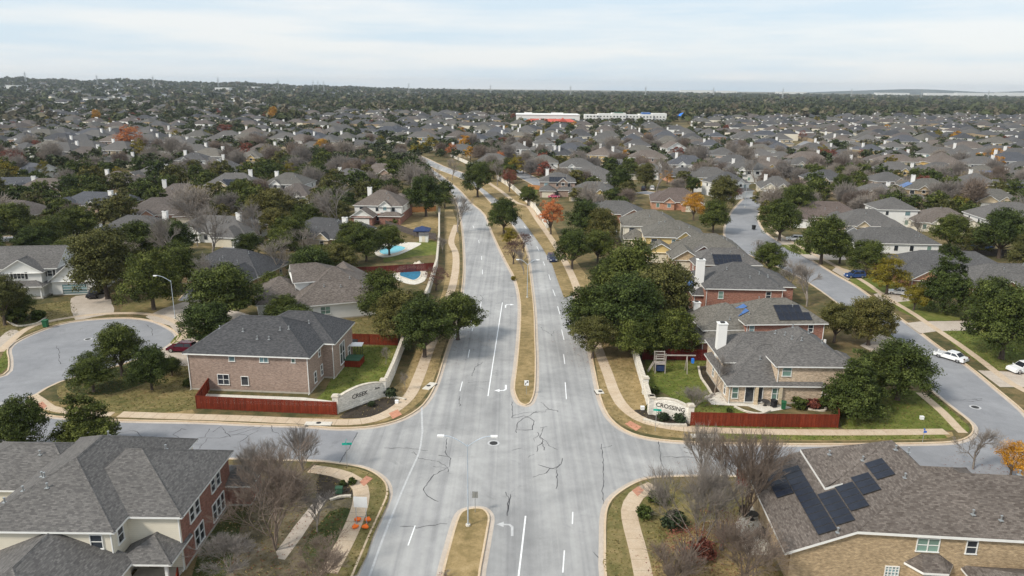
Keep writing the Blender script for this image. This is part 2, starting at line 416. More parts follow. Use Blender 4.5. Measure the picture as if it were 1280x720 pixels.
# ------------------------------------------------------------------ mesh building
class MB:
    def __init__(s): s.v, s.f, s.uv, s.mi = [], [], [], []
    def poly(s, pts, mi=0, uv=None):
        pts = [Vector(p) for p in pts]
        n = Vector((0, 0, 0))
        for i in range(len(pts)):
            a, b = pts[i], pts[(i + 1) % len(pts)]
            n += Vector(((a.y - b.y) * (a.z + b.z), (a.z - b.z) * (a.x + b.x), (a.x - b.x) * (a.y + b.y)))
        if n.length < 1e-12: return
        n.normalize()
        t = Vector((-n.y, n.x, 0))
        if t.length < 1e-4: t = Vector((1, 0, 0))
        t.normalize(); b2 = n.cross(t)
        i0 = len(s.v)
        s.v += [tuple(p) for p in pts]
        s.f.append(list(range(i0, i0 + len(pts))))
        s.uv += uv if uv else [(p.dot(t), p.dot(b2)) for p in pts]
        s.mi.append(mi)
    def box(s, c, size, mi=0, rz=0.0, faces='xXyYzZ', M=None):
        hx, hy, hz = size[0] / 2, size[1] / 2, size[2] / 2
        cs, sn = math.cos(rz), math.sin(rz)
        def P(x, y, z):
            q = Vector((c[0] + x * cs - y * sn, c[1] + x * sn + y * cs, c[2] + z))
            return M @ q if M else q
        a = [P(-hx, -hy, -hz), P(hx, -hy, -hz), P(hx, hy, -hz), P(-hx, hy, -hz), P(-hx, -hy, hz), P(hx, -hy, hz), P(hx, hy, hz), P(-hx, hy, hz)]
        for k, ix in (('z', (0, 3, 2, 1)), ('Z', (4, 5, 6, 7)), ('y', (0, 1, 5, 4)), ('X', (1, 2, 6, 5)), ('Y', (2, 3, 7, 6)), ('x', (3, 0, 4, 7))):
            if k in faces: s.poly([a[i] for i in ix], mi)
    def tube(s, p0, p1, r0, r1, n=6, mi=0, cap=False):
        p0, p1 = Vector(p0), Vector(p1)
        ax = p1 - p0
        if ax.length < 1e-6: return
        ax.normalize()
        t = ax.orthogonal().normalized(); b = ax.cross(t)
        A = [p0 + (t * math.cos(2 * PI * i / n) + b * math.sin(2 * PI * i / n)) * r0 for i in range(n)]
        B = [p1 + (t * math.cos(2 * PI * i / n) + b * math.sin(2 * PI * i / n)) * r1 for i in range(n)]
        for i in range(n):
            s.poly([A[i], A[(i + 1) % n], B[(i + 1) % n], B[i]], mi)
        if cap:
            s.poly(list(reversed(A)), mi); s.poly(B, mi)
    def disc(s, c, r, n=16, mi=0):
        s.poly([(c[0] + r * math.cos(2 * PI * i / n), c[1] + r * math.sin(2 * PI * i / n), c[2]) for i in range(n)], mi)
    def mesh(s, name, mats):
        me = bpy.data.meshes.new(name)
        me.from_pydata(s.v, [], s.f)
        u = me.uv_layers.new(name='UVMap')
        u.data.foreach_set('uv', np.array(s.uv, dtype=np.float32).ravel())
        me.polygons.foreach_set('material_index', np.array(s.mi, dtype=np.int32))
        for k in (mats if isinstance(mats, (list, tuple)) else [mats]):
            me.materials.append(M_[k] if isinstance(k, str) else k)
        me.update()
        return me
    def build(s, name, mats, parent=None, loc=None, rz=0.0):
        return place(name, s.mesh(name, mats), parent, loc, rz)

def place(name, me, parent=None, loc=None, rz=0.0, scale=None):
    o = bpy.data.objects.new(name, me)
    C.objects.link(o)
    if parent is not None: o.parent = parent
    if loc is not None: o.location = loc
    if rz: o.rotation_euler = (0, 0, rz)
    if scale is not None: o.scale = scale
    return o

def tag(o, label=None, cat=None, group=None, kind=None):
    if label: o['label'] = label
    if cat: o['category'] = cat
    if group: o['group'] = group
    if kind: o['kind'] = kind
    return o

def thing(name, label, cat, loc=(0, 0, 0), rz=0.0, group=None):
    o = bpy.data.objects.new(name, None); C.objects.link(o)
    o.empty_display_size = 0.5
    o.location = loc; o.rotation_euler = (0, 0, rz)
    return tag(o, label, cat, group)

def sheet(name, pts, z, m, kind='structure', holes=None, parent=None):
    loops = [[Vector((p.x, p.y, 0)) for p in pts]] + [[Vector((p.x, p.y, 0)) for p in h] for h in (holes or [])]
    tri = tessellate_polygon(loops)
    allv = [(p.x, p.y, z) for l in loops for p in l]
    fs = []
    for t in tri:
        a, b, c = (Vector(allv[i]) for i in t)
        nz_ = (b - a).cross(c - a).z
        if abs(nz_) < 1e-9: continue
        fs.append(t if nz_ > 0 else (t[0], t[2], t[1]))
    me = bpy.data.meshes.new(name)
    me.from_pydata(allv, [], fs)
    u = me.uv_layers.new(name='UVMap')
    co = np.array([allv[l.vertex_index][:2] for l in me.loops], dtype=np.float32)
    u.data.foreach_set('uv', co.ravel())
    me.materials.append(M_[m]); me.update()
    o = place(name, me, parent)
    if kind: tag(o, kind=kind)
    return o

def ribbon_mb(mb, pts, d0, d1, z, thick=0.0, closed=False, mi=0):
    a = offset(pts, d0, closed); b = offset(pts, d1, closed)
    k = len(pts)
    for i in range(k if closed else k - 1):
        j = (i + 1) % k
        q = [a[i], a[j], b[j], b[i]]
        q = [Vector((p.x, p.y, z)) for p in q]
        if (q[1] - q[0]).cross(q[3] - q[0]).z < 0: q.reverse()
        mb.poly(q, mi, [(p.x, p.y) for p in q])
        if thick:
            for e in (a, b):
                p, r = e[i], e[j]
                mb.poly([(p.x, p.y, z - thick), (r.x, r.y, z - thick), (r.x, r.y, z), (p.x, p.y, z)], mi)

def np_mesh(name, verts, tris, mats, uv=None, mi=None):
    me = bpy.data.meshes.new(name)
    nv, ntri = len(verts), len(tris)
    me.vertices.add(nv); me.vertices.foreach_set('co', np.ascontiguousarray(verts, dtype=np.float32).ravel())
    me.loops.add(ntri * 3); me.loops.foreach_set('vertex_index', np.ascontiguousarray(tris, dtype=np.int32).ravel())
    me.polygons.add(ntri)
    me.polygons.foreach_set('loop_start', np.arange(0, ntri * 3, 3, dtype=np.int32))
    if mi is not None: me.polygons.foreach_set('material_index', np.asarray(mi, dtype=np.int32))
    if uv is not None:
        u = me.uv_layers.new(name='UVMap'); u.data.foreach_set('uv', np.ascontiguousarray(uv, dtype=np.float32).ravel())
    for k in mats: me.materials.append(M_[k])
    me.update(calc_edges=True)
    me.validate()
    return me

# ------------------------------------------------------------------ roads: one sunken sheet in a hole of the ground
RZ = -0.13
road_out = [W2(-15.2, 25), (442, 718), (463, 668), (478, 635), (485, 617), (482, 602), (468, 590), (450, 583), (425, 579), (395, 576),
    W2(-35, 76.6), W2(-55, 77), W2(-95, 77), W2(-96, 86), W2(-82, 86), W2(-78.5, 90), W2(-78.5, 97), (5, 468), (12, 452), (10, 437), (18, 428), (45, 415), (87, 402), (150, 397), (187, 400), (212, 410),
    (222, 419), (217, 427), (200, 438), (150, 456), (75, 477), (37, 500), (42, 512), (60, 519), (90, 522), (150, 525), (250, 527), (320, 530), (382, 532), (425, 535), (470, 532), (505, 522), (530, 505),
    (545, 480), (557, 442), (570, 402), (577, 365), (579.5, 340), (579, 310), (577, 285), (573, 262), (565, 243), (552, 228), (535, 213), (515, 201), (495, 193), (478, 186),
    (485, 181.5), (505, 187), (530, 196), (556, 208), (580, 216), (602, 226), (620, 236), (634, 246), (646, 256), (660, 270), (675, 286), (690, 303), (703, 328), (712, 352), (722, 380), (731, 410), (738, 440),
    (744, 470), (750, 497), (759, 518), (775, 534), (800, 545), (840, 551), (900, 553.5), (1000, 555), (1100, 554.5), (1180, 553), (1205, 549), (1217, 540), (1214, 528),
    (1185, 505), (1167, 490), (1135, 463), (1108, 437), (1085, 412), (1060, 390), (1035, 370), (1005, 350), (975, 335), (945, 322), (918, 311), (906, 300), (905, 285), (910, 270), (922, 255), (936, 244),
    (959, 245), (953, 258), (948, 272), (953, 285), (965, 296), (990, 310), (1015, 325), (1045, 343), (1070, 357), (1095, 375), (1122, 395), (1150, 415), (1175, 434), (1210, 457), (1247, 487), (1280, 515),
    W2(67, 82), W2(68.5, 74), W2(60, 73.2), W2(45, 73), (940, 595.5), (870, 594.5), (820, 596), (800, 600), (780, 610), (763, 624), (756, 642), (755, 680), (756, 720), W2(8.6, 40), W2(8.7, 25)]
road_pts = smooth(path(road_out), 3, True)
if area(road_pts) < 0: road_pts.reverse()
med_n = smooth(path([(657, 506), (664, 502), (669, 487), (670, 450), (669, 420), (668, 390), (665, 360), (662, 335), (660, 320), (653, 300), (640, 281), (625, 265), (611, 251), (600, 239), (586, 228), (566, 219), (545, 211),
    (530, 204), (540, 211), (556, 222), (572, 235), (582, 245), (590, 254), (600, 262), (607, 270), (615, 290), (624, 310), (633, 328), (642, 345), (647, 360), (650, 380), (650, 400), (648, 430), (645, 460), (642, 486), (648, 502)]), 3, True)
med_s = smooth(path([(592, 634.5), (605, 636), (612, 645), (610, 662), (605, 690), (600, 720), W2(-2.4, 45), W2(-2.3, 25), W2(-7.2, 25), W2(-6.4, 45), (552, 718), (561, 683), (570, 652), (577, 639)]), 3, True)
for p_ in (med_n, med_s):
    if area(p_) < 0: p_.reverse()
big = [Vector((x, y, 0)) for x, y in ((-10500, -400), (10500, -400), (10500, 11500), (-10500, 11500))]
ground = sheet('ground', big, 0.0, 'ground', holes=[road_pts])
def road_sheet():
    sheet('road', road_pts, RZ, 'asphalt')
road_sheet()
side = smooth(path([W2(72, 72), W2(60, 73.3), W2(45, 73.2), (940, 595), W2(26.5, 82), (900, 554), (1000, 555.4), (1100, 555), (1180, 553.5), (1206, 549.5), (1218, 540.5), (1215, 528.5),
    (1186, 505.5), (1168, 490.5), (1136, 463.5), (1109, 437.5), (1086, 412.5), (1061, 390), (1036, 370.5), (1006, 350.5), (976, 335.5), (946, 322), (919, 311), (907, 300), (906, 285), (911, 270), (923, 255), (937, 244.5),
    (958, 245.5), (952, 258), (947, 272), (952, 285), (964, 296), (989, 310), (1014, 325), (1044, 343.5), (1069, 357.5), (1094, 375.5), (1121, 395.5), (1149, 415.5), (1174, 434.5), (1209, 457.5), (1246, 487.5), (1279, 515.5), W2(67, 82)]), 2, True)
sheet('side_street', side, RZ + 0.004, 'asphalt_side')
sheet('side_road', path([W2(-95.5, 77.1), W2(-55, 77.1), W2(-35, 76.7), (395, 576.5), (423, 579.5), (436, 560), (448, 539), (425, 534.6), (382, 531.6), (320, 529.6), (250, 526.6), (150, 524.6), (90, 521.6), (60, 518.6), W2(-68, 86), W2(-95.5, 85.9)]), RZ + 0.004, 'asphalt_side')
cul = smooth(path([W2(-78, 96), (6, 468), (13, 452), (11, 437), (19, 428.5), (46, 415.5), (88, 402.5), (150, 397.7), (186, 400.7), (211, 410.5), (221, 419), (216, 426.5), (199, 437.5), (149, 455.5), (74, 476.5), (38, 499), W2(-67, 91)]), 3, True)
sheet('cul_de_sac_street', cul, RZ + 0.004, 'asphalt_side')

def kerb_ring(pts, inner_road=True):
    """kerb on the ground side of a counter-clockwise road edge, gutter on the road side"""
    mb = MB(); s_ = -1 if inner_road else 1
    ribbon_mb(mb, pts, 0.0, s_ * 0.2, 0.02, 0.17, True)
    tag(mb.build('kerb', 'concrete'), kind='structure')
    g = MB()
    ribbon_mb(g, pts, -s_ * 0.004, -s_ * 0.5, RZ + 0.008, 0, True)
    tag(g.build('gutter', 'gutter'), kind='structure')
kerb_ring(road_pts, True)
for i, p_ in enumerate((med_n, med_s)):
    sheet('median', offset(p_, 0.19, True), 0.0, 'dry')
    kerb_ring(p_, False)

# lawns, verges, beds, driveways: thin sheets, each a few mm above the one below
zc = [0.004]
PATCHES = []
def patch(name, pts, m, sm=3, kind='structure', dz=None):
    zc[0] += 0.0005
    p = path(pts)
    if sm: p = smooth(p, sm, True)
    if m in ('dry', 'verge', 'green', 'darkgreen', 'litter'): PATCHES.append((p, m))
    return sheet(name, p, zc[0], m, kind)
def inner(pts, d): return offset(pts, d, True)
# verges next to the junction
patch('verge', [(60, 516), (150, 521), (300, 526), (400, 530), (450, 531), (480, 527), (505, 517), (527, 500), (541, 478), (553, 440), (566, 400), (573, 365), (575, 330), (573, 290), (566, 262), (556, 262), (556, 300), (556, 350), (548, 380), (530, 415), (515, 450), (498, 480), (470, 497), (424, 521), (246, 519), (235, 505), (100, 505), (55, 500), (47, 508)], 'dry', 2)
patch('verge', [(748, 475), (757, 512), (776, 530), (802, 541), (845, 547), (900, 549.5), (1000, 551), (1100, 550.5), (1180, 549), (1190, 540), (1050, 536), (866, 531), (813, 519), (806, 480), (792, 430), (770, 400), (745, 360), (715, 320), (700, 300), (690, 280), (670, 262), (655, 255), (668, 272), (693, 300), (707, 328), (716, 352), (726, 380), (735, 410), (742, 440)], 'dry', 2)
patch('verge', [(446, 718), (466, 670), (482, 635), (487, 617), (481, 604), (466, 593), (448, 586), (425, 582), (400, 580), (400, 590), (440, 600), (455, 622), (445, 655), (405, 720)], 'verge', 2)
patch('verge', [(760, 720), (759, 682), (760, 645), (767, 627), (784, 612), (803, 602), (822, 598), (840, 600), (850, 640), (860, 720)], 'verge', 2)
patch('lawn', [(900, 541.5), (1000, 543), (1100, 543), (1180, 543), (1185, 548), (1100, 550), (1000, 550), (900, 548.5)], 'green', 0)
patch('lawn', [(868, 533), (960, 536), (1048, 536), (1048, 534), (868, 531.5)], 'green', 0)
patch('lawn', [(1052, 534), (1050, 515), (1085, 490), (1140, 488), (1150, 491), (1178, 515), (1197, 535), (1180, 538), (1060, 537)], 'green', 2)
patch('lawn', [(1165, 493), (1180, 505), (1205, 527), (1212, 535), (1208, 541), (1196, 535), (1178, 515), (1160, 496)], 'green', 2)
patch('lawn', [(395, 499), (405, 490), (420, 462), (428, 432), (497, 432), (502, 440), (483, 487), (470, 489), (446, 492), (424, 503)], 'green', 0)
patch('lawn', [(424, 430), (418, 410), (450, 398), (500, 400), (515, 425), (500, 431)], 'verge', 2)
patch('lawn', [(810, 480), (806, 450), (884, 451), (888, 475), (892, 497), (865, 520), (835, 494), (816, 486)], 'green', 0)
patch('lawn', [(892, 506), (920, 508), (938, 516), (866, 518), (862, 512)], 'green', 0)
patch('lawn', [(72, 494), (82, 478), (150, 460), (200, 443), (232, 455), (246, 487), (245, 511), (150, 517), (95, 506)], 'verge', 3)
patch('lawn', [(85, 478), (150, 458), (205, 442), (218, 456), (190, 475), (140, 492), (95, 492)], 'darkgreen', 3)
patch('lawn', [(0, 395), (30, 384), (70, 378), (88, 377), (97, 390), (92, 399), (50, 411), (15, 420), (0, 418)], 'verge', 3)
patch('lawn', [(0, 450), (4, 432), (9, 437), (10, 450), (2, 466), W2(-82, 100)], 'green', 2)
patch('lawn', [(150, 388), (180, 372), (232, 372), (235, 378), (200, 392), (165, 393)], 'verge', 2)
patch('lawn', [(213, 428), (225, 416), (238, 413), (232, 420), (218, 432)], 'green', 2)
patch('lawn', [(245, 412), (285, 402), (300, 405), (270, 412), (248, 417)], 'verge', 2)
patch('lawn', [(240, 720), (262, 668), (296, 610), (330, 590), (400, 592), (436, 602), (441, 640), (422, 680), (402, 720), W2(-19, 45), W2(-28, 45)], 'litter', 2)
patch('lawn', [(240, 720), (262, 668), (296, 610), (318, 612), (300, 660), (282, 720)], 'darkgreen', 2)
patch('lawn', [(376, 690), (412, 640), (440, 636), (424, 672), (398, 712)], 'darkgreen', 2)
patch('garden_path', [(345, 690), (392, 628), (408, 610), (414, 614), (398, 640), (356, 700)], 'drive', 2)
patch('lawn', [(800, 640), (840, 620), (940, 620), (980, 720), (970, 745), (805, 745)], 'verge', 2)
patch('lawn', [(822, 690), (850, 660), (930, 650), (975, 720), (972, 740), (826, 740)], 'dry', 2)
patch('lawn', [(977, 306), (1010, 304), (1032, 317), (1000, 318)], 'green', 2)
patch('lawn', [(1018, 325), (1050, 322), (1070, 335), (1050, 340)], 'verge', 2)
patch('lawn', [(1060, 348), (1100, 345), (1140, 360), (1132, 366), (1090, 366)], 'green', 2)
patch('lawn', [(1112, 378), (1150, 375), (1205, 390), (1206, 399), (1150, 400)], 'green', 2)
patch('lawn', [(1175, 415), (1220, 413), (1290, 420), (1290, 452), (1240, 463)], 'green', 2)
patch('lawn', [(1050, 385), (1080, 384), (1120, 425), (1150, 455), (1110, 432)], 'green', 2)
patch('lawn', [(480, 328), (520, 320), (546, 318), (547, 303), (530, 300), (505, 308), (485, 318)], 'green', 2)
patch('lawn', [(492, 285), (545, 285), (548, 275), (540, 262), (510, 268), (494, 276)], 'dry', 2)
patch('lawn', [(652, 243), (668, 246), (672, 236), (657, 234)], 'green', 2)
patch('lawn', [(600, 233), (640, 262), (664, 290), (690, 330), (705, 372), (720, 360), (700, 310), (680, 280), (650, 240), (610, 222)], 'dry', 2)
# driveways and paving
patch('driveway', [(88, 377), (95, 370), (132, 368), (140, 380), (142, 391), (118, 396), (94, 400)], 'drive', 2)
patch('driveway', [(182, 396), (228, 378), (250, 375), (262, 384), (300, 390), (312, 398), (250, 409), (232, 413), (222, 417), (212, 407)], 'drive', 2)
patch('driveway', [(200, 440), (216, 430), (250, 420), (252, 445), (235, 458), (214, 452)], 'drive', 2)
patch('driveway', [(0, 422), (14, 412), (26, 416), (18, 428), (8, 437), (0, 440)], 'drive', 2)
patch('driveway', [(1092, 368), (1100, 366), (1135, 368), (1137, 376), (1106, 380)], 'drive', 0)
patch('driveway', [(1132, 404), (1150, 402), (1215, 401), (1220, 413), (1172, 414), (1150, 417)], 'drive', 0)
patch('driveway', [(1222, 463), (1290, 466), (1300, 484), (1250, 484)], 'drive', 0)
patch('driveway', [(1040, 338), (1046, 333), (1075, 342), (1060, 350)], 'drive', 0)
patch('driveway', [(968, 297), (1000, 299), (1006, 305), (978, 306)], 'drive', 0)
patch('driveway', [(1000, 318), (1055, 318), (1058, 325), (1012, 325)], 'drive', 0)
patch('driveway', [(1075, 432), (1100, 418), (1120, 424), (1135, 448), (1100, 445)], 'drive', 0)
patch('patio', [(880, 496), (896, 490), (965, 500), (990, 510), (955, 516), (935, 508), (890, 506)], 'patio', 0)
patch('patio', [(918, 655), (950, 620), (962, 612), (985, 690), (975, 694), (932, 694)], 'patio', 0)
patch('patio', [(246, 492), (380, 497), (420, 502), (418, 508), (250, 504)], 'patio', 0)
patch('flower_bed', [(424, 522), (445, 508), (480, 498), (505, 499), (508, 505), (495, 514), (470, 521), (440, 523)], 'mulch', 2)
patch('flower_bed', [(785, 515), (808, 512), (830, 522), (862, 531), (858, 537), (820, 533), (795, 525)], 'mulch', 2)
patch('flower_bed', [(400, 592), (430, 604), (440, 612), (438, 622), (412, 626), (396, 615)], 'mulch', 2)
patch('flower_bed', [(874, 458), (884, 457), (889, 470), (900, 490), (890, 492), (876, 470)], 'mulch', 0)
patch('flower_bed', [(11, 404), (30, 394), (55, 394), (56, 402), (30, 407)], 'darkgreen', 2)
patch('flower_bed', [(1000, 505), (1032, 503), (1034, 510), (995, 512)], 'mulch', 0)

# ------------------------------------------------------------------ sidewalks of separate slabs
def sidewalk(pts, width, slab=1.6, far=118, m='walk'):
    p = smooth(path(pts), 6)
    # resample
    q = [p[0]]; acc = 0
    for i in range(1, len(p)):
        a, b = p[i - 1], p[i]
        seg = (b - a).length; t = slab - acc
        while t <= seg:
            q.append(a + (b - a) * (t / seg)); t += slab
        acc = seg - (t - slab)
    L_ = offset(q, width / 2); R_ = offset(q, -width / 2)
    root = tag(bpy.data.objects.new('sidewalk', None), kind='structure'); C.objects.link(root)
    rest = MB()
    g = 0.02
    for i in range(len(q) - 1):
        a, b, c, d_ = R_[i], R_[i + 1], L_[i + 1], L_[i]
        near = q[i].y < far
        mb = MB() if near else rest
        k = g / slab if near else 0
        a2, b2 = a.lerp(b, k), a.lerp(b, 1 - k); d2, c2 = d_.lerp(c, k), d_.lerp(c, 1 - k)
        z = 0.035 + random.uniform(-0.004, 0.004)
        Q = [Vector((v.x, v.y, z)) for v in (a2, b2, c2, d2)]
        if (Q[1] - Q[0]).cross(Q[3] - Q[0]).z < 0: Q.reverse()
        mb.poly(Q, 0, [(v.x, v.y) for v in Q])
        for j in range(4):
            e, f = Q[j], Q[(j + 1) % 4]
            mb.poly([(e.x, e.y, 0), (f.x, f.y, 0), f, e], 0)
        if near: mb.build('slab', m, root)
    if rest.f: rest.build('paving', m, root)
SIDEWALKS = [
    ([(150, 518), (220, 520.5), (300, 523), (380, 526.5), (430, 528), (463, 525), (490, 514), (512, 495), (524, 470), (534, 443), (545, 415)], 1.7),
    ([(545, 415), (560, 375), (567, 352), (570, 330), (569, 315), (564, 303), (567, 290), (571, 280)], 1.7),
    ([(740, 415), (750, 442), (760, 468), (768, 490), (780, 509), (803, 525), (840, 534), (880, 537.5), (1000, 540.5), (1100, 540.5), (1192, 539.5)], 1.6),
    ([(610, 228), (625, 238), (645, 253), (660, 258), (672, 275), (690, 300), (705, 325), (718, 352), (728, 382), (740, 415)], 1.7),
    ([(388, 586), (415, 590), (437, 597), (449, 607), (452, 622), (446, 645), (433, 675), (415, 708), (404, 728)], 1.7),
    ([(806, 728), (798, 690), (788, 652), (787, 635), (795, 620), (808, 611), (822, 605)], 1.7),
    ([(1150, 491), (1178, 515), (1197, 535), (1206, 543)], 1.2),
    ([(1288, 492), (1262, 478), (1228, 452), (1195, 428), (1165, 408), (1140, 391), (1110, 373), (1080, 352), (1040, 330), (1005, 311), (975, 294), (962, 282)], 1.2),
    ([(0, 440), (12, 428), (40, 408), (90, 396.5), (150, 391.5), (195, 394), (222, 404), (232, 416), (222, 430)], 1.2),
    ([(40, 494), (52, 502), (66, 511), (110, 517), (150, 518)], 1.3),
]
for p_, w_ in SIDEWALKS: sidewalk(p_, w_)
WALKPTS = [(q.x, q.y, w_ / 2) for p_, w_ in SIDEWALKS for q in smooth(path(p_), 12)] + [(q.x, q.y, .7) for q in smooth(path([(350, 696), (374, 662), (396, 634), (411, 612)]), 14)]
zc[0] = 0.045
patch('kerb_ramp', [(486, 517), (497, 512), (502.5, 518.5), (491, 524)], 'rampbrick', 0)
patch('kerb_ramp', [(781, 530), (788, 526.5), (802, 534), (795, 539)], 'rampbrick', 0)
patch('kerb_ramp', [(449, 603), (458, 595), (466, 598.5), (455, 608)], 'rampbrick', 0)
patch('kerb_ramp', [(790, 613.5), (798, 608), (805, 613), (797, 621)], 'rampbrick', 0)
patch('kerb_ramp', [(47, 506), (53, 502), (59, 508), (53, 512.5)], 'rampbrick', 0)

# storm drain inlets: concrete lid, dark throat, round cover
def inlet(c, w, d_, rz, label):
    t = thing('storm_drain', label, 'drain', c, rz)
    b = MB(); b.box((0, 0, 0.05), (w, d_, 0.1)); b.build('concrete_lid', 'patio', t)
    b = MB(); b.disc((0, d_ * 0.15, 0.104), 0.33, 14); b.build('round_cover', 'iron', t)
    b = MB(); b.box((0, -d_ / 2 - 0.02, -0.03), (w * 0.9, 0.05, 0.13)); b.build('throat', 'iron', t)
inlet(at(398, 530), 3.4, 1.0, 0, 'concrete storm drain lid beside the brick house fence on the side road')
inlet(at(881, 545.5), 3.4, 1.0, 0, 'concrete storm drain lid in the green strip below the CROSSING wall')
inlet(at(537, 483), 2.6, 1.1, rad(70), 'concrete storm drain lid in the kerb beside the CREEK wall path')
inlet(at(749, 490), 1.5, 1.1, rad(-80), 'concrete storm drain lid in the avenue verge near the CROSSING wall')
def manhole(px, py, r, label):
    t = thing('manhole_cover', label, 'manhole', at(px, py, RZ))
    b = MB(); b.disc((0, 0, 0.012), r * 1.5, 24); b.build('asphalt_collar', 'paintworn', t)
    b = MB(); b.tube((0, 0, 0), (0, 0, 0.022), r, r, 24, 0, True); b.build('lid', 'iron', t)
manhole(617, 554, 0.5, 'round iron manhole cover in the middle of the junction')
manhole(1219, 509, 0.5, 'round iron manhole cover in the residential street by the corner lawn')
manhole(110, 424, 0.45, 'round iron manhole cover in the cul-de-sac')

# ------------------------------------------------------------------ road markings and cracks
ZP = RZ + 0.013
def mark(pts, w, m='paint', sm=1):
    p = path(pts, 0)
    p = [at(q[0], q[1], RZ) for q in pts]
    if sm > 1: p = smooth(p, sm)
    mb = MB(); ribbon_mb(mb, p, -w / 2, w / 2, ZP)
    tag(mb.build('lane_marking', m), kind='structure')
mark([(628, 378), (623, 410), (616, 455), (610, 495)], 0.16)
mark([(657, 645), (653, 680), (648, 722)], 0.16)
for a in ([(587, 437), (585, 447)], [(578, 477), (575, 489)], [(592, 405), (590, 414)], [(601.5, 377), (600.5, 384)], [(603, 337), (603, 343)], [(602, 320), (602, 325)], [(598, 300), (599, 304)], [(591, 282), (592.5, 285.5)],
          [(697, 383), (700, 393)], [(702, 412), (705, 425)], [(704.5, 443), (706, 455)], [(706.5, 478), (708, 499)], [(679, 327), (681, 332)], [(686, 343), (688, 350)], [(691, 362), (694, 370)], [(655, 282), (658, 286)], [(662, 292), (665, 297)], [(671, 308), (674, 314)], [(640, 265), (643, 268.5)],
          [(519, 657), (510, 682)], [(705.5, 688), (703.5, 716)], [(716, 640), (715.5, 655)]):
    mark(a, 0.13)
mark([(528, 540), (524, 565), (513, 590), (500, 620), (478, 675), (462, 720)], 0.22, 'paintworn', 3)
mark([(527, 508), (528, 540)], 0.25, 'paintworn')
def turn_arrow(px, py, s, flip, ang, m='paint'):
    """left-turn arrow painted flat: stem, bend and head"""
    c = at(px, py, RZ); mb = MB()
    def P(x, y):
        x *= flip * s; y *= s
        return (c.x + x * math.cos(ang) - y * math.sin(ang), c.y + x * math.sin(ang) + y * math.cos(ang), ZP)
    def Q(pts):
        v = [Vector(P(*p)) for p in pts]
        if (v[1] - v[0]).cross(v[2] - v[0]).z < 0: v.reverse()
        mb.poly(v)
    Q([(0.5, -1.5), (0.78, -1.5), (0.78, 0.25), (0.5, 0.1)]); Q([(0.5, 0.1), (0.78, 0.25), (0.4, 0.75), (0.25, 0.5)]); Q([(0.25, 0.5), (0.4, 0.75), (-0.3, 0.8), (-0.3, 0.52)]); Q([(-0.3, 0.15), (-0.3, 1.2), (-1.1, 0.66)])
    tag(mb.build('turn_arrow', m), kind='structure')
turn_arrow(636, 382, 1.0, -1, 0); turn_arrow(627, 486, 0.95, -1, PI); turn_arrow(633, 660, 0.9, 1, 0, 'paintworn')
crk = MB(); cr_rng = random.Random(5)
def crack(pts, w=0.07):
    p = [at(q[0], q[1], RZ) for q in pts]
    o = []
    for i in range(len(p) - 1):
        n = max(2, int((p[i + 1] - p[i]).length / 0.5))
        for j in range(n):
            q = p[i].lerp(p[i + 1], j / n)
            if 0 < i + j: q = q + Vector((cr_rng.gauss(0, 0.07), cr_rng.gauss(0, 0.1), 0))
            o.append(q)
    o.append(p[-1])
    wl = [w * cr_rng.uniform(0.35, 1.25) for _ in o]
    A = offset(o, 0.5); B = offset(o, -0.5)
    for i in range(len(o) - 1):
        a0 = o[i].lerp(A[i], wl[i]); a1 = o[i + 1].lerp(A[i + 1], wl[i + 1]); b0 = o[i].lerp(B[i], wl[i]); b1 = o[i + 1].lerp(B[i + 1], wl[i + 1])
        crk.poly([(b0.x, b0.y, ZP - 0.004), (b1.x, b1.y, ZP - 0.004), (a1.x, a1.y, ZP - 0.004), (a0.x, a0.y, ZP - 0.004)])
CR = [[(559, 548), (556, 565), (563, 573), (562, 583), (545, 592), (535, 603), (529, 612), (533, 620), (548, 627)], [(562, 571), (548, 569)],
    [(559, 655), (530, 658), (500, 658)], [(641, 520), (640, 523), (655, 520), (665, 523), (668, 528), (664, 537), (645, 538), (647, 528), (655, 523), (671, 514)], [(645, 538), (646, 541)], [(640, 502), (641, 521)],
    [(676, 503), (686, 511), (697, 513), (697, 515)], [(675, 535), (684, 533)], [(679, 535), (678, 541), (674, 547), (679, 552), (672, 558), (671, 565)], [(677, 553), (680, 563)],
    [(673, 581), (695, 587), (701, 580), (703, 573)], [(696, 587), (697, 600), (695, 611)], [(752, 555), (754, 590), (754, 630)], [(752, 560), (765, 557)], [(823, 552), (827, 575), (830, 595)], [(829, 571), (900, 573), (960, 574), (1000, 571)], [(946, 588), (940, 577), (960, 573)],
    [(447, 541), (436, 560), (424, 580)], [(632, 615), (636, 630), (634, 645)], [(638, 618), (635, 640)], [(640, 563), (652, 560)],
    [(150, 541), (168, 538), (180, 547), (196, 545)], [(216, 543), (228, 535), (233, 537)], [(216, 543), (230, 550), (240, 556), (252, 555)], [(262, 536), (256, 546), (244, 549)], [(266, 540), (276, 533)], [(276, 533), (288, 546)], [(285, 540), (318, 533)], [(323, 538), (300, 552)],
    [(70, 432), (75, 440), (73, 450), (76, 455)], [(182, 405), (190, 412), (190, 420)], [(150, 405), (158, 402)], [(100, 412), (104, 410)], [(585, 478), (612, 477)], [(575, 495), (574, 508)], [(1190, 500), (1215, 502), (1228, 500)], [(742, 690), (748, 697)], [(660, 572), (668, 568)]]
for c_ in CR: crack(c_, .095)
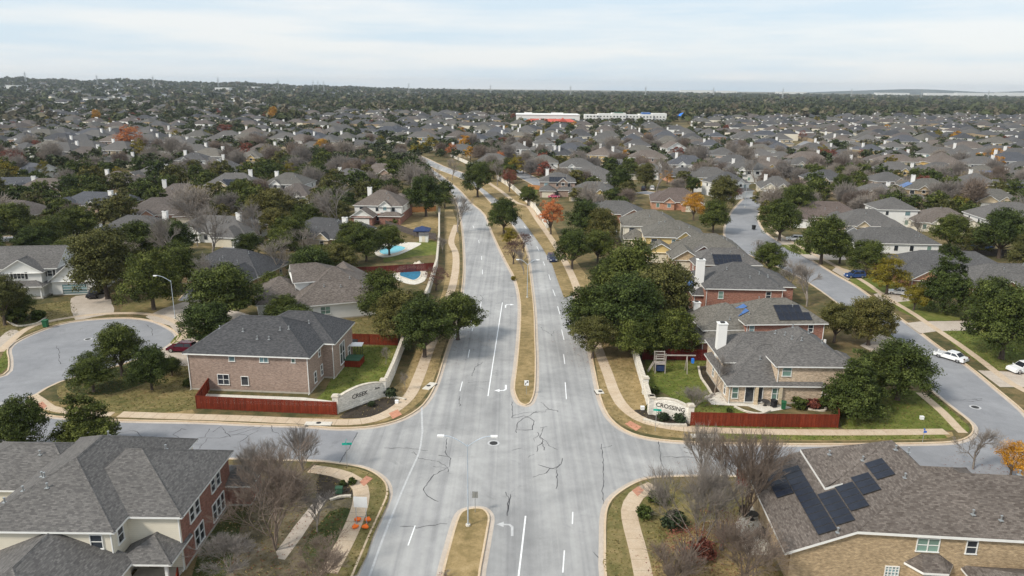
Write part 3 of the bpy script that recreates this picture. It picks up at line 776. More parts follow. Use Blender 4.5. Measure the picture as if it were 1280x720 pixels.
def wander(px, py, ang, ln, depth=0):
    a = at(px, py, RZ); pts = [(px, py)]; p_ = a.copy()
    for i in range(int(ln / .9)):
        ang += cr_rng.gauss(0, .35); p_ = p_ + Vector((math.cos(ang), math.sin(ang), 0)) * .9; q = pix(p_.x, p_.y, RZ); pts.append(q)
        if depth < 2 and cr_rng.random() < .16: wander(q[0], q[1], ang + cr_rng.choice((-1, 1)) * cr_rng.uniform(.6, 1.4), ln * .4, depth + 1)
    if len(pts) > 1: crack(pts, .06 if depth else .08)
for px_, py_, an_, ln_ in ((250, 548, .2, 9), (180, 545, -.3, 8), (350, 545, 2.6, 7), (560, 590, 1.8, 6), (640, 520, .4, 5), (672, 540, -1.4, 6), (700, 580, -2.2, 5), (900, 572, .1, 8), (590, 470, 1.5, 5), (1200, 500, .4, 4), (690, 420, 1.4, 7), (600, 380, 1.7, 8), (480, 560, .3, 6)): wander(px_, py_, an_, ln_)
tag(crk.build('road_cracks', 'crack'), kind='stuff')

# ------------------------------------------------------------------ trees
def blob_points(rng, n, lobes):
    """points on the shells of a few lobes (centre, radii)"""
    P = []; D = []
    w = np.array([l[1][0] * l[1][1] for l in lobes]); w = w / w.sum()
    for i in range(n):
        c, r = lobes[rng.choice(len(lobes), p=w)]
        v = rng.normal(size=3); v /= np.linalg.norm(v)
        if v[2] < -0.75: v[2] *= -0.6; v /= np.linalg.norm(v)
        k = rng.uniform(0.62, 1.04)
        P.append(np.array(c) + v * np.array(r) * k); D.append(v)
    return np.array(P), np.array(D)

def crown_arrays(seed, lobes, clumps, per, leaf, cl_r, tilt=0.9, dens_gap=0.0):
    rng = np.random.default_rng(seed)
    P, D = blob_points(rng, clumps, lobes)
    V, T, UV = [], [], []
    n = clumps * per
    tint = rng.uniform(0.05, 0.95, clumps)
    ci = np.repeat(np.arange(clumps), per)
    off = rng.normal(size=(n, 3)); off /= np.linalg.norm(off, axis=1)[:, None]
    off *= (rng.uniform(0, 1, n) ** 0.45)[:, None] * cl_r * rng.uniform(0.55, 1.35, clumps)[ci][:, None]
    off[:, 2] *= 0.62
    cen = P[ci] + off
    nrm = D[ci] * 1.0 + rng.normal(size=(n, 3)) * tilt + np.array([0, 0, 0.35])
    nrm /= np.linalg.norm(nrm, axis=1)[:, None]
    up = rng.normal(size=(n, 3))
    t = np.cross(nrm, up); t /= np.linalg.norm(t, axis=1)[:, None]
    b = np.cross(nrm, t)
    s = leaf * rng.uniform(0.6, 1.35, n)[:, None]
    v0 = cen - t * s; v1 = cen + b * s * 0.62 + nrm * s * 0.15; v2 = cen + t * s; v3 = cen - b * s * 0.62 + nrm * s * 0.15
    V = np.stack([v0, v1, v2, v3], 1).reshape(-1, 3)
    i0 = np.arange(n) * 4
    T = np.concatenate([np.stack([i0, i0 + 2, i0 + 1], 1), np.stack([i0, i0 + 3, i0 + 2], 1)])
    tl = np.clip(tint[ci] + rng.normal(size=n) * 0.12, 0, 1); tr = rng.uniform(0, 1, n)
    uv1 = np.stack([tl, tr], 1)
    UV = np.repeat(np.concatenate([uv1, uv1]), 3, axis=0)
    return V, T, UV, P

def make_trunk(seed, h_fork, r, targets, mats='bark', n_limb=9, lean=0.15):
    rng = random.Random(seed)
    mb = MB()
    p = Vector((0, 0, -0.1)); top = Vector((rng.uniform(-lean, lean), rng.uniform(-lean, lean), h_fork))
    mb.tube(p, Vector((0, 0, 0.25)), r * 1.5, r * 1.1, 8); mb.tube(Vector((0, 0, 0.25)), top, r * 1.1, r * 0.85, 8)
    tg = list(targets); rng.shuffle(tg)
    for i, q in enumerate(tg[:n_limb]):
        q = Vector(q)
        mid = top.lerp(q, 0.45) + Vector((rng.uniform(-.3, .3), rng.uniform(-.3, .3), -0.25 + rng.uniform(0, .5)))
        mb.tube(top - Vector((0, 0, 0.15)), mid, r * 0.6, r * 0.32, 5); mb.tube(mid, q, r * 0.32, r * 0.08, 5)
    return mb.mesh('trunk', mats)

def oak_lobes(rng, R, Hc, Hr, k):
    L_ = [((0, 0, Hc + Hr * .12), (R * 0.66, R * 0.66, Hr * 0.92))]
    for i in range(4):
        a = 2 * PI * i / 4 + rng.uniform(-.5, .5); d_ = R * rng.uniform(.22, .36)
        L_.append(((math.cos(a) * d_, math.sin(a) * d_, Hc + Hr * rng.uniform(.3, .55)), (R * .36, R * .36, Hr * .42)))
    for i in range(k):
        a = 2 * PI * i / k + rng.uniform(-0.35, 0.35); d_ = R * rng.uniform(0.44, 0.62)
        L_.append(((math.cos(a) * d_, math.sin(a) * d_, Hc + Hr * rng.uniform(-0.5, 0.2)), (R * rng.uniform(0.34, 0.48), R * rng.uniform(0.34, 0.48), Hr * rng.uniform(0.42, 0.6))))
    return L_

PROTO = {}
def oak_proto(key, seed, m='oak', R=5.0, Hc=5.5, Hr=4.3, k=8, clumps=290, per=84, leaf=0.135, cl=1.05, fork=2.0, r=0.3, bark='bark', limbs=12):
    rng = random.Random(seed)
    lob = oak_lobes(rng, R, Hc, Hr, k)
    V, T, UV, P = crown_arrays(seed, lob, clumps, per, leaf, cl)
    cr_ = np_mesh('crown', V, T, [m], UV)
    tg = [tuple(p * np.array([0.8, 0.8, 0.92])) for p in P]
    PROTO[key] = (make_trunk(seed, fork, r, tg, bark, limbs), cr_, R)
for i in range(4): oak_proto(('oak', i), 10 + i)
for i in range(2): oak_proto(('olive', i), 20 + i, 'oakolive')
oak_proto(('yellow', 0), 30, 'yellowleaf', clumps=150); oak_proto(('yellow', 1), 31, 'yellowleaf', clumps=130)
oak_proto(('orange', 0), 32, 'orangeleaf', clumps=200, per=34, cl=0.7, Hc=6, Hr=4.2)
oak_proto(('gold', 0), 33, 'goldleaf', clumps=220, per=40, Hc=6, Hr=4.2)
oak_proto(('russet', 0), 34, 'redleaf', clumps=110, per=34, Hc=6, Hr=3.6)
oak_proto(('purple', 0), 35, 'purpleleaf', clumps=110, per=30, Hc=5.6, Hr=3.6)
oak_proto(('sparse', 0), 36, 'redleaf', clumps=120, per=9, leaf=.12, cl=1.0, Hc=5.2, Hr=3.8, bark='twigdark', limbs=40)
for i in range(2):                                        # upright, conical evergreens
    rng = random.Random(60 + i)
    lob = [((rng.uniform(-.4, .4), rng.uniform(-.4, .4), z), (3.6 * (1 - (z - 1.5) / 9.5) + .5,) * 2 + (1.7,)) for z in (2.2, 3.4, 4.6, 5.8, 7.0, 8.2, 9.2)]
    lob += [((math.cos(a) * 2.6, math.sin(a) * 2.6, 3 + (a % 1.3)), (1.3, 1.3, 1.2)) for a in (0.3, 1.5, 2.6, 3.9, 5.1)]
    V, T, UV, P = crown_arrays(60 + i, lob, 320, 80, 0.125, 0.75)
    PROTO[('cone', i)] = (make_trunk(60 + i, 2.2, 0.24, [tuple(p * .8) for p in P], 'bark', 8), np_mesh('crown', V, T, ['oak'], UV), 3.9)
# cheaper copies of the same kinds for farther trees: one mesh, trunk and crown together
def far_proto(key, seed, m, R=5.0, Hc=5.2, Hr=4.0, k=7, clumps=110, per=34, leaf=0.28, cl=1.0):
    rng = random.Random(seed)
    V, T, UV, P = crown_arrays(seed, oak_lobes(rng, R, Hc, Hr, k), clumps, per, leaf, cl)
    a = np.arange(5) * 2 * PI / 5
    tv = np.concatenate([np.stack([np.cos(a) * .4, np.sin(a) * .4, a * 0 - .1], 1), np.stack([np.cos(a) * .25, np.sin(a) * .25, a * 0 + Hc], 1)])
    tt = []
    for i in range(5): tt += [(i, (i + 1) % 5, 5 + (i + 1) % 5), (i, 5 + (i + 1) % 5, 5 + i)]
    tt = np.array(tt) + len(V)
    mi = np.concatenate([np.zeros(len(T)), np.ones(len(tt))])
    PROTO[key] = (None, np_mesh('tree', np.concatenate([V, tv]), np.concatenate([T, tt]), [m, 'bark'], np.concatenate([UV, np.zeros((len(tt) * 3, 2))]), mi), R)
for i in range(4): far_proto(('far_oak', i), 110 + i, 'oak')
for i in range(2): far_proto(('far_olive', i), 120 + i, 'oakolive')
for i, (k_, m_) in enumerate((('yellow', 'yellowleaf'), ('orange', 'orangeleaf'), ('gold', 'goldleaf'), ('russet', 'redleaf'), ('purple', 'purpleleaf'))):
    far_proto(('far_' + k_, 0), 130 + i, m_, clumps=50)

def bare_arrays(seed, H=9.0, R=4.2, levels=5, multi=1, tw=0.022, spread=0.5, kids=(3, 4)):
    """leafless tree: forking tapered limbs down to fine twigs, as three-sided prisms"""
    rng = random.Random(seed)
    segs = []
    def grow(p, d_, ln, r, lv):
        q = p
        n = 2 if lv < levels else 1
        for i in range(n):
            d2 = (d_ + Vector((rng.gauss(0, .12), rng.gauss(0, .12), rng.gauss(0.03, .08)))).normalized()
            q2 = q + d2 * (ln / n)
            segs.append((q, q2, max(tw * .55, r * (1 - .3 * i / n)), max(tw * .45, r * (1 - .3 * (i + 1) / n)), lv))
            q = q2; d_ = d2
        if lv >= levels: return
        for i in range(rng.randint(*kids) + (1 if lv > 1 else 0)):
            ax = d_.orthogonal().normalized()
            ax.rotate(Matrix.Rotation(rng.uniform(0, 2 * PI), 3, d_))
            d3 = (d_ + ax * rng.uniform(spread * .6, spread * 1.6) + Vector((0, 0, .12))).normalized()
            st = p.lerp(q, rng.uniform(.45, 1.0)) if i else q
            grow(st, d3, ln * rng.uniform(.58, .85), r * rng.uniform(.45, .62), lv + 1)
    for k in range(multi):
        a = 2 * PI * k / multi + rng.uniform(-.3, .3)
        d0 = Vector((math.cos(a) * (.3 if multi > 1 else .03), math.sin(a) * (.3 if multi > 1 else .03), 1)).normalized()
        grow(Vector((0, 0, -.1)), d0, H * .28, .17 if multi == 1 else .1, 0)
    return segs

def seg_mesh(name, segs, m, lo=0, hi=99):
    ss = [s for s in segs if lo <= s[4] <= hi]
    p0 = np.array([s[0] for s in ss]); p1 = np.array([s[1] for s in ss]); r0 = np.array([s[2] for s in ss]); r1 = np.array([s[3] for s in ss])
    ax = p1 - p0; ax /= (np.linalg.norm(ax, axis=1)[:, None] + 1e-9)
    ref = np.where(np.abs(ax[:, 2:3]) < .9, np.array([[0, 0, 1.]]), np.array([[1., 0, 0]]))
    t = np.cross(ax, ref); t /= np.linalg.norm(t, axis=1)[:, None]; b = np.cross(ax, t)
    V = []
    for (p, r) in ((p0, r0), (p1, r1)):
        for k in range(3):
            V.append(p + (t * math.cos(2 * PI * k / 3) + b * math.sin(2 * PI * k / 3)) * r[:, None])
    V = np.stack(V, 1).reshape(-1, 3)
    i0 = (np.arange(len(ss)) * 6)[:, None]
    q = []
    for k in range(3):
        j = (k + 1) % 3
        q += [np.array([[k, j, 3 + j]]) + i0, np.array([[k, 3 + j, 3 + k]]) + i0]
    return np_mesh(name, V, np.concatenate(q), [m])
def bare_proto(key, seed, m='twig', **kw):
    s = bare_arrays(seed, **kw)
    h = max(q[1].z for q in s); R = np.percentile([math.hypot(q[1].x, q[1].y) for q in s], 96)
    PROTO[key] = (seg_mesh('trunk', s, m, 0, 1), seg_mesh('crown', s, m, 2), R)
    return s
for i in range(3): bare_proto(('bare', i), 40 + i, 'twig', H=9.5, levels=5, kids=(3, 4), tw=.02)
for i in range(2): bare_proto(('shrubbare', i), 45 + i, 'twigdark' if i else 'twig', H=9.5, levels=4, multi=7, spread=0.33, kids=(3, 5), tw=.018)
for i in range(2): bare_proto(('bigbare', i), 48 + i, 'twig' if i == 0 else 'twigdark', H=12, levels=5, multi=4, spread=.4, kids=(3, 4), tw=.019)
def far_bare(key, seed, m, R=4.4, clumps=90, per=20):
    """distant leafless tree: a haze of fine twigs instead of leaves"""
    rng = np.random.default_rng(seed)
    lob = oak_lobes(random.Random(seed), R, 5.4, 3.1, 5)
    P, D = blob_points(rng, clumps, lob)
    segs = []
    for p, d_ in zip(P, D):
        for j in range(per):
            a = p * rng.uniform(.55, .95) + rng.normal(size=3) * .45; dd = d_ + rng.normal(size=3) * .55 + np.array([0, 0, .5]); dd /= np.linalg.norm(dd)
            segs.append((Vector(a), Vector(a + dd * rng.uniform(.8, 1.7)), .055, .03, 2))
    for p in P[:14]: segs.append((Vector((0, 0, 2.0)), Vector(p * .85), .16, .05, 2))
    segs.append((Vector((0, 0, -.1)), Vector((0, 0, 2.2)), .3, .2, 2))
    PROTO[key] = (None, seg_mesh('tree', segs, m), R)
for i in range(3): far_bare(('far_bare', i), 140 + i, 'twig' if i < 2 else 'twigdark')
def shrub_proto(key, seed, m, R=1.0, clumps=40, per=34, leaf=.13):
    V, T, UV, P = crown_arrays(seed, [((0, 0, R * .65), (R * .8, R * .8, R * .6)), ((R * .35, .1, R * .55), (R * .5, R * .5, R * .45))], clumps, per, leaf, .3 * R + .05)
    PROTO[key] = (None, np_mesh('shrub', V, T, [m], UV), R)
shrub_proto(('shrub', 0), 70, 'oak'); shrub_proto(('shrub', 1), 71, 'oakolive'); shrub_proto(('shrub', 2), 72, 'redleaf'); shrub_proto(('shrub', 3), 73, 'juniper'); shrub_proto(('shrub', 4), 74, 'yellowleaf')

TREES = []          # (x, y, radius) of everything planted, for spacing
NV = {}
def plant(kind, x, y, R, label, group=None, hk=1.0, name=None, cat='tree', z=0.0, far=False, rng=random):
    keys = [k for k in PROTO if k[0] == kind]
    tr, cr_, R0 = PROTO[keys[NV.get(kind, 0) % len(keys)]]; NV[kind] = NV.get(kind, 0) + 1
    s = R / R0; rz = rng.uniform(0, 2 * PI)
    nm = name or {'oak': 'oak_tree', 'olive': 'oak_tree', 'yellow': 'yellowing_tree', 'orange': 'orange_tree', 'gold': 'golden_tree', 'russet': 'russet_tree', 'purple': 'purple_leaved_tree', 'sparse': 'russet_tree', 'cone': 'evergreen_tree', 'bare': 'bare_tree', 'bigbare': 'bare_tree', 'shrubbare': 'bare_tree', 'shrub': 'shrub'}.get(kind.replace('far_', ''), 'tree')
    TREES.append((x, y, R))
    if tr is None:
        o = place(nm, cr_, None, (x, y, z), rz, (s, s, s * hk))
        return tag(o, label, cat, group)
    t = thing(nm, label, cat, (x, y, z), rz, group)
    t.scale = (s, s, s * hk)
    place('trunk', tr, t); place('crown', cr_, t)
    return t

def plant_px(kind, px, py, rpx, label, group=None, hk=1.0, zc=None, **kw):
    """crown centre and half width seen in the picture -> place and size of the tree"""
    R0 = [PROTO[k][2] for k in PROTO if k[0] == kind][0]
    cz = {'oak': 1.1, 'olive': 1.1, 'cone': 1.3, 'bare': 1.2, 'bigbare': 1.1, 'shrubbare': 1.0, 'shrub': 0.6}.get(kind, 1.15) * hk
    R = 3.0
    for _ in range(12):
        p = at(px, py, min(R * cz, 30)); dv = np.array([p.x, p.y, p.z - CAM_H]); R = rpx * (dv @ Fv) / FPX
    return plant(kind, p.x, p.y, R, label, group, hk, **kw)

# ------------------------------------------------------------------ houses
WINCACHE = {}
def window_meshes(w, h, cols=1, rows=2, frame='frame', glass='glass'):
    k = (round(w, 2), round(h, 2), cols, rows, frame, glass)
    if k in WINCACHE: return WINCACHE[k]
    t = 0.07; f = MB()
    f.box((0, -0.02, h / 2 - t / 2), (w, 0.12, t)); f.box((0, -0.035, -h / 2 + t / 2), (w + 0.1, 0.16, t))
    f.box((-w / 2 + t / 2, -0.02, 0), (t, 0.12, h - 2 * t)); f.box((w / 2 - t / 2, -0.02, 0), (t, 0.12, h - 2 * t))
    for i in range(1, cols): f.box((-w / 2 + w * i / cols, -0.02, 0), (0.07, 0.1, h - 2 * t))
    for i in range(1, rows): f.box((0, -0.015, -h / 2 + h * i / rows), (w - 2 * t, 0.08, 0.05))
    fm = f.mesh('window', [frame])
    p = MB(); cw = (w - 0.1) / cols; ch = (h - 0.1) / rows
    p.poly([(-cw / 2, 0, -ch / 2), (cw / 2, 0, -ch / 2), (cw / 2, 0, ch / 2), (-cw / 2, 0, ch / 2)])
    pm = p.mesh('pane', [glass])
    # one-mesh version for far houses
    s = MB()
    s.box((0, 0, 0), (w + 0.1, 0.08, h + 0.1), 0, faces='xXyzZ'); s.poly([(-w / 2 + .05, -0.045, -h / 2 + .05), (w / 2 - .05, -0.045, -h / 2 + .05), (w / 2 - .05, -0.045, h / 2 - .05), (-w / 2 + .05, -0.045, h / 2 - .05)], 1)
    sm = s.mesh('window', [frame, glass])
    WINCACHE[k] = (fm, pm, sm, [(-w / 2 + .05 + cw * (i + .5), -h / 2 + .05 + ch * (j + .5)) for i in range(cols) for j in range(rows)])
    return WINCACHE[k]
SOLAR = {}
def solar_mesh(pw, ph, m):
    k = (pw, ph, m)
    if k not in SOLAR:
        b = MB(); b.box((0, 0, 0), (pw - .03, ph - .03, .045), 1, faces='xXyYz'); b.poly([(-pw / 2 + .015, -ph / 2 + .015, .0225), (pw / 2 - .015, -ph / 2 + .015, .0225), (pw / 2 - .015, ph / 2 - .015, .0225), (-pw / 2 + .015, ph / 2 - .015, .0225)], 1)
        b.poly([(-pw / 2 + .04, -ph / 2 + .04, .026), (pw / 2 - .04, -ph / 2 + .04, .026), (pw / 2 - .04, ph / 2 - .04, .026), (-pw / 2 + .04, ph / 2 - .04, .026)], 0)
        SOLAR[k] = b.mesh('solar_panel', [m, 'darkmetal'])
    return SOLAR[k]
VENT = None
HOUSES = []         # (x, y, radius)
SIDE_ANG = {'s': 0.0, 'e': PI / 2, 'n': PI, 'w': -PI / 2}

class House:
    def __init__(s, label, loc, rz, roof='roof_grey', walls=('brick_tan',), group=None, name='house', lod=0, o=0.45):
        s.t = thing(name, label, 'house', (loc[0], loc[1], 0), rad(rz), group)
        s.roofm, s.walls, s.lod, s.o = roof, list(walls), lod, o
        s.R, s.F, s.Wm = MB(), MB(), MB()
        s.blocks = []; s.later = []
    def block(s, cx, cy, w, d, ze, rt='xhh', pitch=0.55, z0=0.0, wi=0, gi=None, sides='snew', band=None):
        """walls and roof of one rectangular volume; rt = ridge axis + its two ends (h hip, g gable), or 'flat', or 'none'"""
        o = s.o
        s.blocks.append(dict(cx=cx, cy=cy, w=w, d=d, ze=ze, rt=rt, p=pitch, z0=z0))
        x0, x1, y0, y1 = cx - w / 2, cx + w / 2, cy - d / 2, cy + d / 2
        c = {'s': ((x0, y0), (x1, y0)), 'e': ((x1, y0), (x1, y1)), 'n': ((x1, y1), (x0, y1)), 'w': ((x0, y1), (x0, y0))}
        for k in sides:
            (ax, ay), (bx, by) = c[k]
            if band and k in band:
                zb, w2 = band[k]
                s.Wm.poly([(ax, ay, z0), (bx, by, z0), (bx, by, zb), (ax, ay, zb)], wi)
                s.Wm.poly([(ax, ay, zb), (bx, by, zb), (bx, by, ze), (ax, ay, ze)], w2)
            else:
                s.Wm.poly([(ax, ay, z0), (bx, by, z0), (bx, by, ze), (ax, ay, ze)], wi)
        if rt == 'none': return s
        ax_ = rt[0]; e0, e1 = rt[1], rt[2]
        Lh = (w if ax_ == 'x' else d) / 2 + o; Dh = (d if ax_ == 'x' else w) / 2 + o
        zo = ze - pitch * o * 0.6; zr = zo + pitch * Dh
        r0 = -Lh + (Dh if e0 == 'h' else 0); r1 = Lh - (Dh if e1 == 'h' else 0)
        if r0 > r1:
            r0 = r1 = (r0 + r1) / 2 if e0 == e1 else (Lh if e1 == 'g' else -Lh)
        def P(u, v, z):
            return (cx + u, cy + v, z) if ax_ == 'x' else (cx - v, cy + u, z)
        A, B, Cc, E = P(-Lh, -Dh, zo), P(Lh, -Dh, zo), P(Lh, Dh, zo), P(-Lh, Dh, zo)
        R0, R1 = P(r0, 0, zr), P(r1, 0, zr)
        def clean(l):
            q = []
            for p in l:
                if not q or (Vector(p) - Vector(q[-1])).length > 1e-4: q.append(p)
            return q
        s.R.poly(clean([A, B, R1, R0])); s.R.poly(clean([Cc, E, R0, R1]))
        fh = 0.2
        def fasc(a, b):
            s.F.poly([(a[0], a[1], a[2] - fh), (b[0], b[1], b[2] - fh), (b[0], b[1], b[2] - .01), (a[0], a[1], a[2] - .01)])
        gm = gi if gi is not None else wi
        for end, a, b, rr, sg in (('1', B, Cc, R1, 1), ('0', E, A, R0, -1)):
            if (e1 if end == '1' else e0) == 'h':
                s.R.poly([a, b, rr]); fasc(a, b)
            else:
                uw = sg * (Lh - o); Dw = Dh - o; zt = zr - pitch * 0.02
                q = [P(uw, -Dw * sg, ze), P(uw, Dw * sg, ze), P(uw, 0, zo + pitch * Dh - .05)]
                s.Wm.poly(q, gm); fasc(a, rr); fasc(rr, b)
                # underside of the gable overhang
                s.F.poly([tuple(Vector(a) - Vector((0, 0, .06))), tuple(Vector(rr) - Vector((0, 0, .06))), tuple(Vector(P(uw, 0, zr - .06))), tuple(Vector(P(uw, -Dh * sg, zo - .06)))])
                s.F.poly([tuple(Vector(rr) - Vector((0, 0, .06))), tuple(Vector(b) - Vector((0, 0, .06))), tuple(Vector(P(uw, Dh * sg, zo - .06))), tuple(Vector(P(uw, 0, zr - .06)))])
        fasc(A, B); fasc(Cc, E)
        z_ = zo - fh + .01
        s.F.poly([(A[0], A[1], z_), (E[0], E[1], z_), (Cc[0], Cc[1], z_), (B[0], B[1], z_)])
        if s.lod == 0:                                   # ridge and hip caps
            def cap(a, b):
                a, b = Vector(a), Vector(b)
                dd = b - a
                if dd.length < .3: return
                sd = Vector((-dd.y, dd.x, 0))
                if sd.length < 1e-4: return
                sd.normalize(); up = Vector((0, 0, .05)); dn = Vector((0, 0, -.05))
                s.R.poly([a + sd * -.16 + dn, b + sd * -.16 + dn, b + up, a + up]); s.R.poly([a + up, b + up, b + sd * .16 + dn, a + sd * .16 + dn])
            cap(R0, R1)
            if e0 == 'h': cap(A, R0); cap(E, R0)
            if e1 == 'h': cap(B, R1); cap(Cc, R1)
        return s
    def zroof(s, x, y):
        best = 0
        for b in s.blocks:
            if b['rt'] == 'none': continue
            Lh = (b['w'] if b['rt'][0] == 'x' else b['d']) / 2 + s.o; Dh = (b['d'] if b['rt'][0] == 'x' else b['w']) / 2 + s.o
            u, v = (x - b['cx'], y - b['cy']) if b['rt'][0] == 'x' else (y - b['cy'], b['cx'] - x)
            if abs(u) > Lh or abs(v) > Dh: continue
            dd = Dh - abs(v)
            if b['rt'][1] == 'h': dd = min(dd, u + Lh)
            if b['rt'][2] == 'h': dd = min(dd, Lh - u)
            best = max(best, b['ze'] - b['p'] * s.o * .6 + b['p'] * dd)
        return best
    def win(s, x, y, z, side, w=1.0, h=1.5, cols=1, rows=2, frame='frame', glass='glass'):
        s.later.append(('win', x, y, z, side, w, h, cols, rows, frame, glass)); return s
    def bw(s, bi, side, u, z, w=1.0, h=1.5, **kw):
        """window on a wall of block bi: u runs along the wall from its middle"""
        b = s.blocks[bi]; e = 0.015
        if side == 's': return s.win(b['cx'] + u, b['cy'] - b['d'] / 2 - e, z, 's', w, h, **kw)
        if side == 'n': return s.win(b['cx'] + u, b['cy'] + b['d'] / 2 + e, z, 'n', w, h, **kw)
        if side == 'e': return s.win(b['cx'] + b['w'] / 2 + e, b['cy'] + u, z, 'e', w, h, **kw)
        return s.win(b['cx'] - b['w'] / 2 - e, b['cy'] + u, z, 'w', w, h, **kw)
    def panel(s, name, bi, side, u, z, w, h, m='door', ribs=4):
        s.later.append(('panel', name, bi, side, u, z, w, h, m, ribs)); return s
    def chimney(s, x, y, top, w=1.2, d=0.9, m='chimney', base=None):
        s.later.append(('chim', x, y, top, w, d, m, base)); return s
    def vents(s, pts):
        s.later.append(('vents', pts)); return s
    def solar(s, bi, side, u0, v0, cells, pw=1.05, ph=1.75, m='solar'):
        s.later.append(('solar', bi, side, u0, v0, cells, pw, ph, m)); return s
    def post(s, x, y, z1, r=0.12, m='white', z0=0.0):
        s.later.append(('post', x, y, z0, z1, r, m)); return s
    def finish(s):
        global VENT
        t = s.t
        if s.lod == 0:
            for b in s.blocks:
                if b['z0'] == 0 and b['rt'] != 'none': s.Wm.box((b['cx'], b['cy'], .11), (b['w'] + .06, b['d'] + .06, .26), len(s.walls), faces='xXyYZ')
        s.Wm.build('wall', s.walls + ['foundation'], t)
        if s.lod == 0 and s.R.f:
            for b in s.blocks[:2]:
                if b['rt'] in ('none',) or b['z0'] > 0: continue
                for sx in (-1, 1):
                    mb = MB(); mb.box((b['cx'] + sx * (b['w'] / 2 - .12), b['cy'] - b['d'] / 2 - .06, b['ze'] / 2 - .15), (.09, .08, b['ze'] - .3)); mb.box((b['cx'] + sx * (b['w'] / 2 - .12), b['cy'] - b['d'] / 2 - .22, .06), (.09, .35, .07)); mb.build('downpipe', ['white'], t)
        roof = s.R.build('roof', [s.roofm], t) if s.R.f else t
        if s.F.f: s.F.build('fascia', ['white'], t)
        for q in s.later:
            if q[0] == 'win':
                _, x, y, z, side, w, h, cols, rows, fr, gl = q
                fm, pm, sm, cells = window_meshes(w, h, cols, rows, fr, gl)
                ang = SIDE_ANG[side]
                if s.lod == 0:
                    fo = place('window', fm, t, (x, y, z), ang)
                    for (a, b) in cells: place('pane', pm, fo, (a, 0.0, b))
                else:
                    place('window', sm, t, (x, y, z), ang)
            elif q[0] == 'panel':
                _, nm, bi, side, u, z, w, h, m, ribs = q
                b = s.blocks[bi]; mb = MB()
                for i in range(ribs): mb.box((0, 0, h * (i + .5) / ribs - h / 2), (w, .06, h / ribs - .035))
                e = .02
                loc = {'s': (b['cx'] + u, b['cy'] - b['d'] / 2 - e, z), 'n': (b['cx'] + u, b['cy'] + b['d'] / 2 + e, z), 'e': (b['cx'] + b['w'] / 2 + e, b['cy'] + u, z), 'w': (b['cx'] - b['w'] / 2 - e, b['cy'] + u, z)}[side]
                mb.build(nm, [m], t, loc, SIDE_ANG[side])
            elif q[0] == 'chim':
                _, x, y, top, w, d_, m, base = q
                b0 = base if base is not None else max(0, s.zroof(x, y) - 1.2)
                mb = MB(); mb.box((x, y, (b0 + top) / 2), (w, d_, top - b0), 0); mb.box((x, y, top + .06), (w + .18, d_ + .18, .12), 1); mb.box((x, y, top + .2), (w * .45, d_ * .45, .22), 2)
                mb.build('chimney', [m, 'white', 'darkmetal'], roof)
            elif q[0] == 'vents':
                if VENT is None:
                    mb = MB(); mb.tube((0, 0, -.3), (0, 0, .42), .07, .07, 6, 0, True); mb.box((0, 0, .02), (.34, .34, .05)); mb.tube((0, 0, .42), (0, 0, .5), .11, .11, 6, 0, True); VENT = mb.mesh('vent_pipe', ['metal'])
                for (x, y) in q[1]: place('vent_pipe', VENT, roof, (x, y, s.zroof(x, y)))
            elif q[0] == 'post':
                _, x, y, z0, z1, r, m = q
                mb = MB(); mb.box((x, y, (z0 + z1) / 2), (2 * r, 2 * r, z1 - z0)); mb.box((x, y, z0 + .12), (2.6 * r, 2.6 * r, .24)); mb.build('porch_post', [m], t)
            elif q[0] == 'solar':
                _, bi, side, u0, v0, cells, pw, ph, m = q
                b = s.blocks[bi]; o = s.o; p = b['p']; zo = b['ze'] - p * o * .6; k = 1 / math.sqrt(1 + p * p)
                T = {'s': Vector((1, 0, 0)), 'e': Vector((0, 1, 0)), 'n': Vector((-1, 0, 0)), 'w': Vector((0, -1, 0))}[side]
                inw = Vector((-T.y, T.x, 0)); up = (inw + Vector((0, 0, p))) * k; nr = T.cross(up)
                half = (b['d'] if side in 'sn' else b['w']) / 2 + o
                base = Vector((b['cx'], b['cy'], zo)) - inw * half
                me = solar_mesh(pw, ph, m)
                for (ci, ri) in cells:
                    c = base + T * (u0 + ci * pw) + up * (v0 + ri * ph) + nr * .11
                    ob = place('solar_panel', me, roof)
                    ob.matrix_local = Matrix(((T.x, up.x, nr.x, c.x), (T.y, up.y, nr.y, c.y), (T.z, up.z, nr.z, c.z), (0, 0, 0, 1)))
        r = max(max(abs(b['cx']) + b['w'] / 2, abs(b['cy']) + b['d'] / 2) for b in s.blocks)
        HOUSES.append((t.location.x, t.location.y, r))
        return t

# --- the two-storey cream and brick house in the near corner beside the leafless trees
h = House('large cream-sided two-storey house with red brick flank, in the near corner by bare trees', (-38, 61), 0, 'roof_grey', ('siding_cream', 'brick_red'))
h.block(-1.4, 1.0, 11.6, 16.0, 5.8, 'yhh', .56)                                       # x -45.2..-33.6, y 54..70
h.block(3.1, 1.0, 11.9, 11.2, 5.75, 'xhh', .55, sides='sn')                            # x .. -29
h.Wm.poly([(9.05, -4.6, 0), (9.05, 6.6, 0), (9.05, 6.6, 5.7), (9.05, -4.6, 5.7)], 1)
h.block(6.9, -5.3, 3.9, 3.5, 2.75, 'yhg', .5, sides='')
h.block(-0.7, -12.6, 12.4, 11.2, 2.8, 'yhg', .42, wi=0)
h.block(-10.5, 6.5, 13.0, 9.0, 4.2, 'xhh', .5)
h.block(9.6, 7.4, 3.4, 3.4, 2.7, 'yhh', .45, wi=1)
for u, z in ((-3.6, 4.25), (-2.45, 4.25), (1.25, 4.35), (2.5, 4.35)): h.win(9.07, u + 1.2, z, 'e', 1.0, 1.55, glass='glass')
for u in (1.6, 2.6, 3.6): h.win(9.07, u + .6, 1.5, 'e', .95, 1.9)
